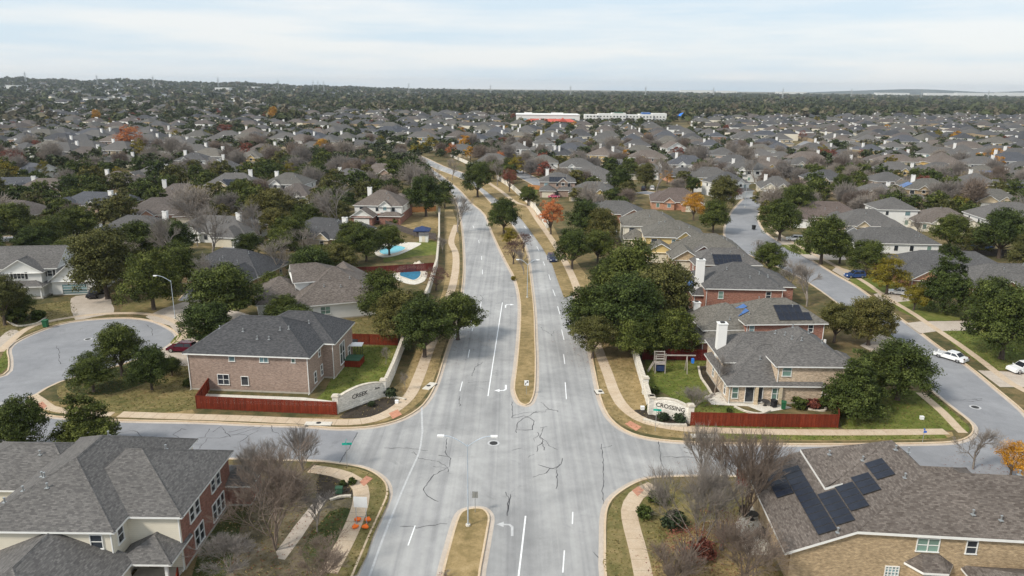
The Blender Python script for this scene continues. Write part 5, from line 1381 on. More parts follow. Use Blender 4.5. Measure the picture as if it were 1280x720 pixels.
# ridge pixel, storeys, width, depth, turn, roof, wall, label, extras
HL = [
 # beyond the cul-de-sac and along the west side
 (292, 312, 1, 19, 13, -12, 'roof_dark', 'brick_tan', 'dark-roofed low house peeking between two big oaks behind the cul-de-sac', {}),
 (272, 268, 1, 22, 13, -8, 'roof_grey', 'siding_white', 'low grey-roofed house with white gable dormer and chimney behind the cul-de-sac oaks', dict(chim=True, wing=1, gable='siding_white')),
 (405, 272, 1, 20, 14, -14, 'roof_dark', 'siding_tan', 'dark grey hip-roofed house with white chimney next to the upper pool', dict(chim=True, wing=-1)),
 (478, 238, 2, 15, 13, -4, 'roof_brown', 'siding_white', 'two-storey house, brick below and white siding above, beside the far tan yard', dict(lower='brick_red', chim=True, wing=-1)),
 (120, 240, 1, 21, 12, -9, 'roof_blue', 'brick_pink', 'long blue-grey roofed house with white-trimmed gable on the far west side', dict(wing=-1)),
 (147, 214, 1, 15, 13, -6, 'roof_brown', 'brick_pink', 'brown-grey hip-roofed house with tall white chimney standing amid dark oaks', dict(chim=True)),
 (58, 222, 1, 19, 13, 10, 'roof_brown', 'brick_pink', 'brown-grey house with two low hip roofs at the far west edge', {}),
 (18, 222, 1, 15, 11, 12, 'roof_blue', 'brick_pink', 'dark blue-grey gabled roof at the far west edge behind trees', dict(rt='xgg')),
 (48, 204, 1, 15, 11, -30, 'roof_blue', 'siding_white', 'steep blue-grey roof below the russet tree on the west edge', dict(rt='xgg')),
 (108, 184, 2, 16, 11, 5, 'roof_brown', 'brick_pink', 'brick house with arched dark entry gable at the end of the far west court', dict(gable='brick_pink')),
 (150, 193, 1, 19, 11, 3, 'roof_tan', 'siding_cream', 'cream house with tan roof beside the yellow shrub below the orange-red tree', dict(gable='siding_cream')),
 (194, 208, 1, 17, 12, -6, 'roof_grey', 'brick_pink', 'grey-roofed house with round vent in white-trimmed gable', dict(chim=True)),
 (200, 188, 1, 17, 13, 8, 'roof_tan', 'siding_white', 'tan-roofed house behind the grey-roofed one with the round vent', {}),
 (204, 246, 1, 22, 15, 14, 'roof_brown', 'brick_red', 'large brown-grey roof over red brick arched porch, west of the yellow-green tree', dict(wing=1, gable='brick_orange')),
 (172, 268, 1, 20, 14, -5, 'roof_grey', 'brick_tan', 'low grey hip roof half hidden behind the broad olive oak', {}),
 (20, 250, 1, 18, 12, -6, 'roof_brown', 'siding_tan', 'brown roof with small white-trimmed gable at the west edge', dict(wing=1)),
 (6, 184, 1, 15, 12, 4, 'roof_brown', 'brick_red', 'red brick gabled house at the far west edge above the russet tree', dict(wing=-1, gable='brick_red')),
 (27, 174, 1, 17, 12, -5, 'roof_grey', 'siding_tan', 'grey roof with two white chimneys at the far west edge', dict(chim=True)),
 (243, 190, 2, 15, 12, 0, 'roof_grey', 'siding_white', 'light grey two-storey house with white walls in the middle of the west rooftops', {}),
 (266, 197, 1, 15, 12, 0, 'roof_grey', 'siding_tan', 'grey-roofed tan house adjoining the white two-storey one', {}),
 (314, 187, 2, 12, 12, 0, 'roof_tan', 'siding_yellow', 'cream-yellow two-storey house with three dark windows and pyramid roof', dict(chim=False)),
 (286, 201, 1, 14, 12, 35, 'roof_grey', 'siding_white', 'grey-roofed house with white chimney below the cream-yellow one', dict(chim=True)),
 (293, 217, 2, 19, 12, 4, 'roof_grey', 'siding_tan', 'long grey-roofed house with dark solar panels and white chimney in the west rooftops', dict(chim=True, solar=('s', 'solar'))),
 (226, 230, 1, 20, 15, 10, 'roof_brown', 'brick_pink', 'broad brown roof with white chimney behind the yellow-green tree', dict(chim=True)),
 (361, 215, 2, 16, 13, -6, 'roof_tan', 'siding_white', 'two-storey house with tan hip roof and white gable ends amid oaks', dict(chim=True)),
 (372, 230, 1, 14, 12, -10, 'roof_brown', 'siding_white', 'low house with brown roof in front of the tan hip roof amid oaks', dict(gable='siding_white')),
 (360, 188, 1, 17, 12, 14, 'roof_tan', 'siding_tan', 'tan-roofed house with white chimney behind the thick dark oaks', dict(chim=True)),
 (312, 176, 1, 15, 11, 0, 'roof_dark', 'siding_white', 'dark-roofed house with small white gable in the west rooftops', dict(gable='siding_white')),
 (361, 177, 1, 12, 11, 0, 'roof_dark', 'siding_tan', 'small dark pyramid roof among the western trees', {}),
 (416, 183, 1, 16, 13, 12, 'roof_grey', 'brick_red', 'grey roof with red brick wall beside the golden tree', dict(chim=True)),
 (440, 212, 1, 18, 13, -10, 'roof_grey', 'siding_tan', 'grey-roofed house with tall white chimney left of the pair of small red trees', dict(chim=True)),
 (476, 205, 1, 17, 12, -8, 'roof_brown', 'brick_pink', 'brown roof with two small red trees in front near the avenue bend', {}),
 (440, 197, 1, 16, 12, 6, 'roof_dark', 'brick_red', 'dark roof with dark red fence near the avenue bend', {}),
 # beyond the avenue bend
 (578, 180, 1, 22, 15, -20, 'roof_grey', 'siding_tan', 'broad grey-roofed house with white chimney behind the orange tree at the bend', dict(chim=True)),
 (562, 172, 1, 17, 13, 10, 'roof_grey', 'siding_white', 'grey-roofed house with white chimney up beyond the bend', dict(chim=True)),
 (617, 193, 1, 20, 14, -6, 'roof_grey', 'siding_tan', 'large grey hip roof behind the small orange tree by the avenue', dict(chim=False)),
 (647, 178, 2, 14, 12, 0, 'roof_grey', 'siding_white', 'white two-storey house with small dark solar patch below the big store', {}),
 (680, 172, 2, 13, 12, 6, 'roof_grey', 'siding_white', 'white two-storey house between dark evergreens below the big store', {}),
 (680, 193, 2, 14, 12, -3, 'roof_tan', 'siding_white', 'white-over-brick two-storey house with two dark windows near the avenue', dict(lower='brick_orange', chim=False)),
 (702, 184, 1, 12, 12, 8, 'roof_red', 'brick_pink', 'small reddish brown hip roof with white chimney beside the white-over-brick house', dict(chim=True)),
 (697, 214, 2, 14, 12, -3, 'roof_grey', 'brick_pink', 'tan brick two-storey house with black solar panels and corner chimney by the avenue', dict(chim=True, solar=('s', 'solar'))),
 (742, 226, 1, 18, 13, -8, 'roof_grey', 'siding_tan', 'grey-roofed house with yellow gable dormer next to the tan brick solar house', dict(gable='siding_yellow', wing=-1, chim=False)),
 (722, 198, 2, 17, 12, -4, 'roof_grey', 'siding_white', 'grey-roofed pale house in the block beyond the tan brick solar house', dict(chim=False)),
 (740, 208, 1, 18, 12, -8, 'roof_grey', 'brick_orange', 'grey roof over an orange brick front gable beyond the solar house', dict(gable='brick_orange', chim=False)),
 (762, 176, 1, 20, 15, -4, 'roof_grey', 'siding_grey', 'large grey hip roof with white triangular gable in the middle block', dict(gable='siding_white', chim=False)),
 (774, 199, 1, 16, 12, -25, 'roof_grey', 'siding_tan', 'grey roof with dark solar panels in the middle block', dict(solar=('s', 'solar'))),
 (810, 187, 2, 20, 13, -6, 'roof_brown', 'brick_pink', 'broad brown-grey roof with yellow arched gable in the middle block', dict(gable='siding_yellow', chim=False)),
 (842, 178, 2, 13, 11, 12, 'roof_brown', 'siding_white', 'white gabled house with brown roof in the middle block', dict(gable='siding_white', rt='ygg')),
 (846, 190, 1, 15, 12, 10, 'roof_dark', 'siding_tan', 'dark grey roof to the right of the yellow arched gable', {}),
 (854, 209, 1, 16, 12, 6, 'roof_grey', 'brick_orange', 'orange brick gabled house with grey roof and white trim in the middle block', dict(gable='brick_orange', wing=1)),
 (846, 236, 1, 18, 13, -8, 'roof_red', 'brick_orange', 'reddish roof and orange brick wall beyond the tan house cluster', dict(chim=False)),
 (770, 250, 1, 18, 12, -5, 'roof_grey', 'brick_orange', 'grey roof with orange brick wall behind the tan house cluster', dict(chim=False)),
 # the tan cluster by the oaks
 (812, 262, 2, 15, 12, -4, 'roof_tan', 'siding_cream', 'two-storey cream house with layered tan-grey roofs near the parked cars', dict(chim=False, wing=-1)),
 (842, 274, 2, 15, 12, -6, 'roof_tan', 'siding_yellow', 'yellowish house with stepped tan-grey roofs in the tan cluster', dict(chim=False, wing=-1)),
 (880, 292, 1, 19, 13, -4, 'roof_tan', 'brick_tan', 'low tan brick house with wide tan-grey hip roof behind the red brick chimney house', dict(chim=False)),
 (905, 311, 1, 15, 9, 0, 'roof_grey', 'brick_red', 'grey roof with black solar panels just behind the red brick chimney house', dict(chim=False, plain=True, solar=('s', 'solar'))),
 # right of the curving street
 (888, 187, 1, 17, 12, -4, 'roof_grey', 'brick_orange', 'grey roof with orange brick arch gable left of the blue-roofed houses', dict(gable='brick_orange')),
 (888, 175, 2, 14, 11, -4, 'roof_blue', 'siding_cream', 'cream gabled house with dark blue roof in the middle distance', dict(gable='siding_cream')),
 (923, 175, 2, 14, 11, 2, 'roof_blue', 'siding_white', 'white house with dark blue solar roof and four windows in the middle distance', dict(solar=('s', 'solar_blue'))),
 (910, 197, 1, 17, 12, -6, 'roof_brown', 'brick_orange', 'brownish roof with pale blue skylight strip and orange brick wall', dict(solar=('w', 'solar_blue'))),
 (953, 199, 1, 14, 12, 6, 'roof_brown', 'siding_yellow', 'yellow gabled house with brick arch window', dict(gable='siding_yellow', wing=-1)),
 (908, 216, 2, 14, 12, 20, 'roof_grey', 'siding_white', 'white two-storey house with grey roof beside the red-leaved tree on the curving street', dict(chim=False)),
 (980, 207, 1, 19, 13, -15, 'roof_grey', 'siding_tan', 'grey hip-roofed house above the cream gabled one at the street bend', {}),
 (970, 221, 1, 14, 12, -12, 'roof_grey', 'siding_cream', 'small cream gabled house at the end of the curving street', dict(gable='siding_cream', wing=-1)),
 (1001, 196, 2, 13, 11, 4, 'roof_grey', 'siding_cream', 'cream two-storey house with grey pyramid roof below the far car court', {}),
 (976, 190, 1, 15, 12, 4, 'roof_grey', 'siding_tan', 'grey roof just below the far car court', {}),
 (950, 180, 2, 16, 12, 0, 'roof_tan', 'siding_white', 'tan-roofed pale house with white trim left of the far car court', dict(chim=True)),
 (1050, 196, 1, 19, 13, -8, 'roof_grey', 'brick_orange', 'grey hip roof over orange brick beyond the twin-gabled cream house', {}),
 (1054, 187, 1, 16, 12, -6, 'roof_grey', 'siding_tan', 'grey roof with white chimney right of the far car court', dict(chim=True)),
 (1033, 212, 2, 16, 13, -6, 'roof_dark', 'siding_pink', 'cream house with twin front gables and arched green windows on the east side', dict(gable='siding_pink', chim=False)),
 (1030, 250, 1, 24, 15, -12, 'roof_red', 'siding_pink', 'broad reddish brown hip roof over pinkish walls on the east side of the curving street', dict(chim=False)),
 (1116, 246, 2, 12, 11, -4, 'roof_grey', 'siding_white', 'white two-storey box house with three windows and porch on the east side', dict(chim=False, plain=True)),
 (1082, 262, 1, 18, 13, -4, 'roof_grey', 'siding_tan', 'plain grey roof in front of the white box house', dict(chim=False)),
 (1112, 284, 1, 22, 11, -3, 'roof_grey', 'siding_white', 'long low house with plain white side wall and grey roof beside the street', dict(chim=False, plain=True)),
 (1178, 258, 1, 18, 14, -12, 'roof_brown', 'siding_cream', 'brown hip-roofed house with white porch post, left of the yellow slide', dict(chim=False)),
 (1262, 254, 2, 19, 13, -6, 'roof_grey', 'siding_white', 'white two-storey house with red brick corner beside the yellow slide', dict(chim=False, plain=True)),
 (1185, 312, 1, 26, 14, -4, 'roof_grey', 'brick_red', 'long grey-roofed red brick house behind the tall conical evergreen', dict(chim=False, wing=-1, gable='brick_orange')),
 (1262, 330, 1, 20, 12, -4, 'roof_grey', 'brick_red', 'red brick wing with grey roof at the east edge', dict(chim=False)),
 (1088, 180, 2, 15, 12, 8, 'roof_blue', 'siding_yellow', 'yellow gabled house with dark blue solar roof', dict(gable='siding_yellow', solar=('e', 'solar_blue'))),
 (1116, 177, 2, 14, 11, 4, 'roof_grey', 'siding_white', 'white arched-gable house right of the yellow solar house', dict(gable='siding_white')),
 (1134, 181, 1, 15, 11, 0, 'roof_brown', 'siding_tan', 'brown roof right of the white arched-gable house', {}),
 (1181, 184, 1, 20, 13, -5, 'roof_grey', 'siding_yellow', 'grey roof with yellow gables on the east side', dict(gable='siding_yellow')),
 (1118, 202, 2, 18, 13, -10, 'roof_grey', 'siding_yellow', 'grey roof with yellow brick-arched gable in the east rooftops', dict(gable='siding_yellow', wing=-1)),
 (1108, 214, 2, 14, 12, 6, 'roof_grey', 'siding_pink', 'grey roof with pinkish wall in the east rooftops', {}),
 (1096, 229, 1, 16, 12, -10, 'roof_grey', 'siding_cream', 'low grey-roofed cream house right of the twin-gabled one', {}),
 (1174, 203, 1, 18, 13, -8, 'roof_grey', 'brick_pink', 'grey roof with brick gable above the blue solar panels', dict(gable='brick_pink')),
 (1160, 222, 2, 17, 13, -14, 'roof_tan', 'brick_tan', 'tan-grey roof with dark blue solar panels in the east rooftops', dict(solar=('w', 'solar_blue'))),
 (1228, 207, 1, 16, 13, -6, 'roof_tan', 'siding_pink', 'tan-roofed house with bright blue solar panels and brick gable', dict(solar=('s', 'solar_blue'), gable='brick_orange')),
 (1272, 212, 1, 20, 13, 10, 'roof_grey', 'brick_orange', 'grey-roofed house with twin orange brick gables at the east edge', dict(gable='brick_orange')),
 (1208, 177, 1, 18, 12, 0, 'roof_brown', 'siding_cream', 'brown-roofed cream house in the upper east rooftops', {}),
 (1242, 186, 1, 18, 12, 4, 'roof_grey', 'siding_white', 'grey-roofed house with white gable in the upper east rooftops', dict(gable='siding_white')),
 (1243, 236, 1, 16, 12, -18, 'roof_tan', 'siding_tan', 'tan roof showing above the dark trees on the east side', {}),
 (66, 273, 1, 9, 8, -15, 'roof_grey', 'siding_white', 'small grey shed-sized roof among the trees on the west side', dict(chim=False)),
]
for i, (px, py, st, w, d_, rz, rf, wl, lb, ex) in enumerate(HL):
    p = ridge_px(px, py, st, d_)
    gen_house(p.x, p.y, rz, st, w, d_, rf, wl, lb, None, i, **ex)

# ------------------------------------------------------------------ fences and walls
PANELS = {}
def fence_panel(m, hgt):
    if (m, hgt) not in PANELS:
        mb = MB(); rr = random.Random(3)
        n = 16
        for i in range(n):
            mb.box((2.4 * (i + .5) / n, rr.uniform(-.008, .008), hgt / 2 + .03 + rr.uniform(-.02, .02)), (2.4 / n - .012, .02, hgt - .06), faces='xXyYZ')
        mb.box((1.2, .04, hgt * .85), (2.4, .04, .09)); mb.box((1.2, .04, .35), (2.4, .04, .09)); mb.box((1.2, 0, hgt + .02), (2.42, .09, .04))
        pb = MB(); pb.box((0, .03, hgt / 2), (.1, .1, hgt + .08))
        PANELS[(m, hgt)] = (mb.mesh('fence_panel', [m]), pb.mesh('post', [m]))
    return PANELS[(m, hgt)]
def fence(pts, label, m='cedar', hgt=1.85, world=False):
    p = [Vector((a[0], a[1], 0)) for a in pts] if world else path(pts)
    t = thing('wooden_fence', label, 'fence', tuple(p[0]))
    pm, qm = fence_panel(m, hgt)
    for a, b in zip(p[:-1], p[1:]):
        d = b - a; n = max(1, round(d.length / 2.4)); ang = math.atan2(d.y, d.x)
        for i in range(n):
            q = a + d * (i / n) - p[0]
            place('fence_panel', pm, t, q, ang, (d.length / n / 2.4, 1, 1)); place('post', qm, t, q, ang)
        place('post', qm, t, b - p[0], ang)
    return t
fence([(266, 482), (246, 511), (330, 515), (421, 519)], 'red-stained wooden fence in front of the pinkish brick house')
fence([(427, 430), (462, 431), (497, 432)], 'red-stained wooden fence across the back of the green yard by the CREEK wall', 'cedar')
fence([(863, 532), (950, 534), (1047, 535), (1046, 518), (1034, 500)], 'red-stained wooden fence in front of the cream brick house', 'cedar')
fence([(803, 450), (845, 450), (886, 451)], 'dark red wooden fence behind the play tower', 'cedarred')
fence([(420, 345), (470, 343), (545, 338)], 'long dark red fence between the two swimming pools', 'cedarred')
fence([(420, 352), (450, 345)], 'short dark red fence running back from the near pool', 'cedarred')
fence([(482, 283), (520, 296), (545, 300)], 'grey weathered fence behind the blue-topped play frame', 'greyfence')
fence([(505, 266), (530, 265), (545, 264)], 'orange new wooden fence behind the brick and white house', 'orangewood')
fence([(1120, 330), (1200, 318), (1290, 322)], 'dark weathered fence behind the long grey-roofed house', 'greyfence')
fence([(660, 236), (690, 239)], 'brown fence beside the bright green lawn by the avenue', 'orangewood')
fence([(660, 190), (672, 191)], 'orange fence beyond the white-over-brick house', 'orangewood')
fence([(1175, 278), (1235, 290)], 'dark fence between the brown hip roof and the white house', 'greyfence')
fence([(920, 606), (950, 612), (968, 630)], 'red-brown fence at the rear of the solar-roofed house beside the patio', 'cedar')
fence([(950, 594), (985, 598)], 'grey fence panel along the side road by the solar-roofed house', 'greyfence')
fence([W2(-29, 55), W2(-27.5, 51), W2(-24, 50)], 'low red-stained fence at the porch corner of the near cream house', 'cedar', 1.2)

def stone_wall(pts, hgt, thick, label, text=None, tsize=1.0, arch=0.5, sign_seg=0, far_h=None, extra=None):
    p = path(pts)
    t = thing('stone_wall', label, 'wall', tuple(p[0]))
    o = p[0]
    for k, (a, b) in enumerate(zip(p[:-1], p[1:])):
        d = b - a; ang = math.atan2(d.y, d.x); n = max(1, round(d.length / 3.2)) if k != sign_seg else 1
        for i in range(n):
            q = a + d * (i / n) - o; ln = d.length / n
            mb = MB()
            if k == sign_seg:                             # arched sign panel
                N_ = 14; top = []
                for j in range(N_ + 1):
                    u = j / N_; top.append((ln * u, hgt + .15 + arch * math.sin(PI * u) ** .8))
                fr = [(0, -thick / 2, 0), (ln, -thick / 2, 0)] + [(x, -thick / 2, z) for x, z in reversed(top)]
                mb.poly(fr); mb.poly([(x, thick / 2, z) for x, _, z in reversed(fr)])
                for j in range(N_): mb.poly([(top[j][0], -thick / 2 - .05, top[j][1]), (top[j + 1][0], -thick / 2 - .05, top[j + 1][1]), (top[j + 1][0], thick / 2 + .05, top[j + 1][1]), (top[j][0], thick / 2 + .05, top[j][1])], 1)
                for j in range(N_): mb.poly([(top[j][0], -thick / 2 - .05, top[j][1] - .12), (top[j + 1][0], -thick / 2 - .05, top[j + 1][1] - .12), (top[j + 1][0], -thick / 2 - .05, top[j + 1][1]), (top[j][0], -thick / 2 - .05, top[j][1])], 1)
                mb.box((ln / 2, 0, .15), (ln, thick + .12, .3), 0)
                mb.build('sign_panel', ['stone_white', 'rock'], t, q, ang)
                if text:
                    for (tx, u, z, sz, sk) in text:
                        cu = bpy.data.curves.new('lettering', 'FONT'); cu.body = tx; cu.size = sz; cu.extrude = .02; cu.offset = .004 * sz; cu.shear = .08; cu.align_x = 'CENTER'; cu.space_character = 1.0
                        cu.materials.append(M_['letter'])
                        ob = bpy.data.objects.new('lettering', cu); C.objects.link(ob); ob.parent = t
                        loc = Vector((ln * u, -thick / 2 - .03, z)); cs, sn = math.cos(ang), math.sin(ang)
                        ob.location = (q.x + loc.x * cs - loc.y * sn, q.y + loc.x * sn + loc.y * cs, z)
                        ob.rotation_mode = 'XYZ'; ob.rotation_euler = (PI / 2, sk, ang)
            else:
                mb.box((ln / 2, 0, hgt / 2), (ln, thick, hgt)); mb.box((ln / 2, 0, hgt + .06), (ln + .01, thick + .1, .12), 1)
                mb.build('wall_panel', ['stone_white', 'rock'], t, q, ang)
    for k, a in enumerate(p):
        if k > 1 and k < len(p) - 1: continue
        mb = MB(); q = a - o; mb.box((q.x, q.y, (hgt + .5) / 2), (.75, .75, hgt + .5)); mb.box((q.x, q.y, hgt + .56), (.95, .95, .13), 1); mb.box((q.x, q.y, hgt + .67), (.7, .7, .1), 1)
        mb.build('pillar', ['stone_white', 'rock'], t)
    return t
stone_wall([(420.5, 516), (480, 495), (492, 468), (503, 438), (520, 404), (535, 370), (546, 334), (549, 300), (549, 268)], 1.9, .4, 'white limestone wall with arched CREEK sign panel beside the curved path', [('CREEK', .47, 1.25, .85, 0.0), ('Ave', .84, 1.5, .5, 0)], arch=.75)
wz = stone_wall([(813.5, 517), (862, 528)], 1.9, .4, 'white limestone wall with arched CROSSING sign panel beside the corner path', [('CROSSING', .5, 1.35, .82, 0.0)], arch=.7)
stone_wall([(813, 516.5), (806, 492), (797, 462), (789, 432), (778, 400)], 1.9, .4, 'plain white limestone wall running back from the CROSSING sign under the oaks', None, sign_seg=99)
stone_wall([(684, 285), (668, 262), (640, 236), (622, 224)], 1.7, .4, 'pale stone boundary wall along the far side of the avenue bend', None, sign_seg=99)
stone_wall([(590, 208), (560, 194), (540, 187)], 1.7, .4, 'pale stone boundary wall beyond the avenue bend', None, sign_seg=99)
def low_edging(pts, label, w=.3, hh=.22):
    p = smooth(path(pts), 4); mb = MB(); ribbon_mb(mb, p, -w / 2, w / 2, hh, hh)
    tag(mb.build('stone_edging', 'rock'), label, 'edging')
low_edging([(804, 526), (830, 532.5), (858, 533)], 'curved pale stone edging of the shrub bed below the CROSSING wall', .5, .35)
low_edging([(484, 497), (496, 498), (507, 500)], 'pale stone edging of the dark bed below the CREEK wall')
low_edging([(873, 459), (876, 472), (884, 484), (890, 494)], 'white stone edging of the dark bed in the play yard')
low_edging([(918, 509), (932, 515), (950, 518), (962, 514)], 'curved white edging round the patio of the cream brick house')
low_edging([(412, 626), (425, 622), (439, 621)], 'white stone edging below the dark bed by the orange weights')
low_edging([(10, 402), (22, 408), (45, 405), (57, 398)], 'pale stone ring round the flower bed by the white house')
low_edging([(1010, 512), (1030, 514), (1032, 510)], 'white edging behind the red fence of the cream brick house')

# ------------------------------------------------------------------ lamps, signs and other street furniture
def lamp(px, py, hgt, arms, label, group='street lamps', yaw=0.0):
    c = at(px, py)
    t = thing('street_lamp', label, 'street lamp', c, yaw, group)
    mb = MB(); mb.tube((0, 0, 0), (0, 0, .18), .24, .24, 10, 0, True); mb.build('base', 'patio', t)
    mb = MB(); mb.tube((0, 0, .15), (0, 0, hgt), .08, .045, 8, 0, True); mb.build('pole', 'pole', t)
    for s_, ln in arms:
        mb = MB(); pr = (0, 0, hgt - .25)
        for i in range(1, 7):
            u = i / 6; q = (s_ * ln * u, 0, hgt - .25 + 1.1 * math.sin(u * PI / 2)); mb.tube(pr, q, .05, .045, 5); pr = q
        mb.build('arm', 'pole', t)
        mb = MB(); x = s_ * (ln + .35)
        mb.box((x, 0, hgt + .86), (.66, .26, .12)); mb.box((x + s_ * .05, 0, hgt + .77), (.5, .24, .08), 1)
        mb.build('lamp_head', ['signwhite', 'frame'], t)
lamp(585, 657, 8.9, ((-1, 2.2), (1, 2.2)), 'tall twin-armed street lamp in the near median nose')
lamp(659, 372, 7.2, ((-1, 1.7), (1, 1.7)), 'twin-armed street lamp in the dry median beside the purple-leaved tree')
lamp(219, 398, 7.3, ((-1, 2.4),), 'single-armed street lamp at the rim of the cul-de-sac')
lamp(931, 259, 8.0, ((1, 2.4),), 'single-armed street lamp at the far curve of the residential street')

def street_sign(px, py, hgt, label, col='signgreen', w=1.0, yaw=0.0):
    c = at(px, py)
    t = thing('street_sign', label, 'street sign', c, yaw)
    mb = MB(); mb.tube((0, 0, 0), (0, 0, hgt), .035, .035, 6, 0, True); mb.build('post', 'metal', t)
    mb = MB(); mb.box((0.1, -.04, hgt - .15), (w, .02, .28)); mb.build('name_blade', col, t)
    mb = MB(); mb.box((0, 0, hgt + .16), (.02, w * .8, .24)); mb.build('cross_blade', col, t)
street_sign(434, 583, 3.0, 'green street name sign on the grassy corner by the round shrubs', 'signgreen', 1.1, .1)
street_sign(819, 539, 3.1, 'green street name sign in front of the CROSSING wall', 'signgreen', 1.0, -.15)
street_sign(1153, 553, 1.6, 'small blue sign on the kerb of the side road', 'signblue', .4)
def median_sign():
    t = thing('traffic_sign', 'white keep-right sign with black arrow in the dry median tip', 'traffic sign', at(658, 493))
    mb = MB(); mb.tube((0, .05, 0), (0, .05, 2.0), .03, .03, 6, 0, True); mb.build('post', 'metal', t)
    mb = MB(); mb.box((0, 0, 1.75), (.62, .02, .78)); mb.build('sign_face', 'signwhite', t)
    mb = MB(); y = -.013
    mb.poly([(-.2, y, 1.47), (-.1, y, 1.47), (-.1, y, 1.63), (.02, y, 1.75), (-.06, y, 1.82), (-.2, y, 1.67)]); mb.poly([(-.02, y, 1.79), (.06, y, 1.71), (.18, y, 1.86), (.1, y, 1.93)]); mb.poly([(-.02, y, 1.98), (.24, y, 2.02), (.22, y, 1.76)])
    mb.build('arrow', 'signblack', t)
median_sign()
def back_sign():
    t = thing('traffic_sign', 'grey sign back facing away on a thin post at the near median nose', 'traffic sign', at(594, 640))
    mb = MB(); mb.tube((0, -.04, 0), (0, -.04, 2.35), .03, .03, 6, 0, True); mb.build('post', 'metal', t)
    mb = MB(); mb.box((0, 0, 2.0), (.6, .02, .75)); mb.build('sign_plate', 'metal', t)
back_sign()
def work_sign():
    c = at(452, 656)
    t = thing('board_sign', 'blank white sign board on two posts beside the path with orange weights at its feet', 'sign', c, rad(-4))
    mb = MB(); mb.box((0, -.03, 2.55), (1.35, .03, 1.15)); mb.build('board', 'signwhite', t)
    for x in (-.5, .5):
        mb = MB(); mb.tube((x, .02, 0), (x, .02, 3.15), .03, .03, 6, 0, True); mb.build('post', 'pole', t)
        mb = MB(); mb.box((x, .02, .06), (.05, 1.5, .05)); mb.build('foot', 'metal', t)
    mb = MB(); mb.box((0, .02, .9), (1.0, .03, .05)); mb.build('cross_bar', 'metal', t)
    for i, (x, y, lb) in enumerate(((-.5, .62, 'far orange sandbag on the path side of the white sign board'), (.5, .62, 'far orange sandbag on the kerb side of the white sign board'), (-.5, -.62, 'near orange sandbag on the path side of the white sign board'), (.5, -.62, 'near orange sandbag on the kerb side of the white sign board'))):
        mb = MB(); rr = random.Random(i)
        N_, M__ = 10, 5
        def P(a, b):
            th = 2 * PI * a / N_; ph = PI * b / M__ - PI / 2
            k = 1 + .12 * math.sin(3 * th + i)
            return (.36 * k * math.cos(th) * abs(math.cos(ph)) ** .6, .27 * k * math.sin(th) * abs(math.cos(ph)) ** .6, .15 + .15 * math.sin(ph))
        for a in range(N_):
            for b in range(M__): mb.poly([P(a, b), P(a + 1, b), P(a + 1, b + 1), P(a, b + 1)])
        mb.box((0, .2, .27), (.16, .12, .08))
        o = mb.build('sandbag', 'orange', None, (c.x + x, c.y + y, .07), rr.uniform(-.5, .5))
        tag(o, lb, 'sandbag', 'orange sandbags on the sign feet')
work_sign()
def utility_box(px, py, s, m, label, name='utility_box'):
    t = thing(name, label, 'utility box', at(px, py))
    mb = MB(); mb.box((0, 0, s * .45), (s, s * .8, s * .9)); mb.build('cabinet', m, t)
    mb = MB(); mb.box((0, 0, s * .93), (s * 1.08, s * .88, s * .09)); mb.build('lid', m, t)
utility_box(424, 616, .7, 'tubcover', 'small pale green utility box in the dark bed by the path')
utility_box(803, 512, .5, 'signwhite', 'small white ground light box in the bed below the CROSSING wall')
utility_box(496, 504, .45, 'signwhite', 'small white ground light box in the bed below the CREEK wall')
utility_box(1152, 524, .45, 'signwhite', 'small white meter lid in the corner lawn')
def bin_(px, py, m, label, s=1.0):
    t = thing('wheelie_bin', label, 'bin', at(px, py), random.uniform(-.4, .4))
    mb = MB()
    a = [(-.26, -.3, .08), (.26, -.3, .08), (.26, .3, .08), (-.26, .3, .08)]; b = [(-.31, -.37, 1.0), (.31, -.37, 1.0), (.31, .37, 1.0), (-.31, .37, 1.0)]
    for i in range(4): mb.poly([a[i], a[(i + 1) % 4], b[(i + 1) % 4], b[i]])
    mb.poly(a[::-1]); mb.build('body', m, t)
    mb = MB(); mb.box((0, 0, 1.04), (.68, .82, .09)); mb.box((0, .44, 1.0), (.5, .06, .06)); mb.build('lid', m, t)
    for x in (-.24, .24):
        mb = MB(); mb.tube((x - .04, .32, .12), (x + .04, .32, .12), .12, .12, 8, 0, True); mb.build('wheel', 'tyre', t)
    t.scale = (s, s, s)
bin_(57.5, 409, 'binGreen', 'green wheelie bin on the kerb of the cul-de-sac', 1.25)
bin_(979, 511, 'binGreen', 'green wheelie bin by the brick wall behind the red fence')
bin_(967, 509, 'binBlack', 'black wheelie bin next to the green one by the brick wall')
bin_(942, 287, 'binBlack', 'black wheelie bin on the kerb of the curving residential street', 1.3)

# ------------------------------------------------------------------ yards: pools, play towers, decks
def pool(pts, label, wm, deck):
    p = smooth(path(pts), 3, True)
    if area(p) < 0: p.reverse()
    c = sum(p, Vector()) / len(p)
    t = thing('swimming_pool', label, 'swimming pool', (c.x, c.y, 0))
    q = [v - c for v in p]
    sheet('water', offset(q, .25, True), .07, wm, None, None, t)
    mb = MB(); ribbon_mb(mb, q, .25, -.25, .12, .12, True); mb.build('coping', 'rock', t)
    d = smooth(path(deck), 3, True); d = [v - c for v in d]
    sheet('deck', d, .056, 'patio', None, None, t)
pool([(500, 340), (508, 336), (520, 336), (527, 340), (525, 347), (517, 351), (507, 348), (499, 345)], 'deep blue kidney-shaped pool with rock surround in the near backyard', 'water2', [(490, 343), (500, 333), (525, 331), (534, 340), (531, 351), (518, 356), (500, 352)])
pool([(473, 315), (480, 309), (496, 307), (508, 310), (498, 316), (482, 319)], 'bright turquoise pool in the farther backyard beside the green lawn', 'water', [(468, 316), (478, 305), (500, 303), (526, 304), (520, 309), (498, 319), (478, 322)])
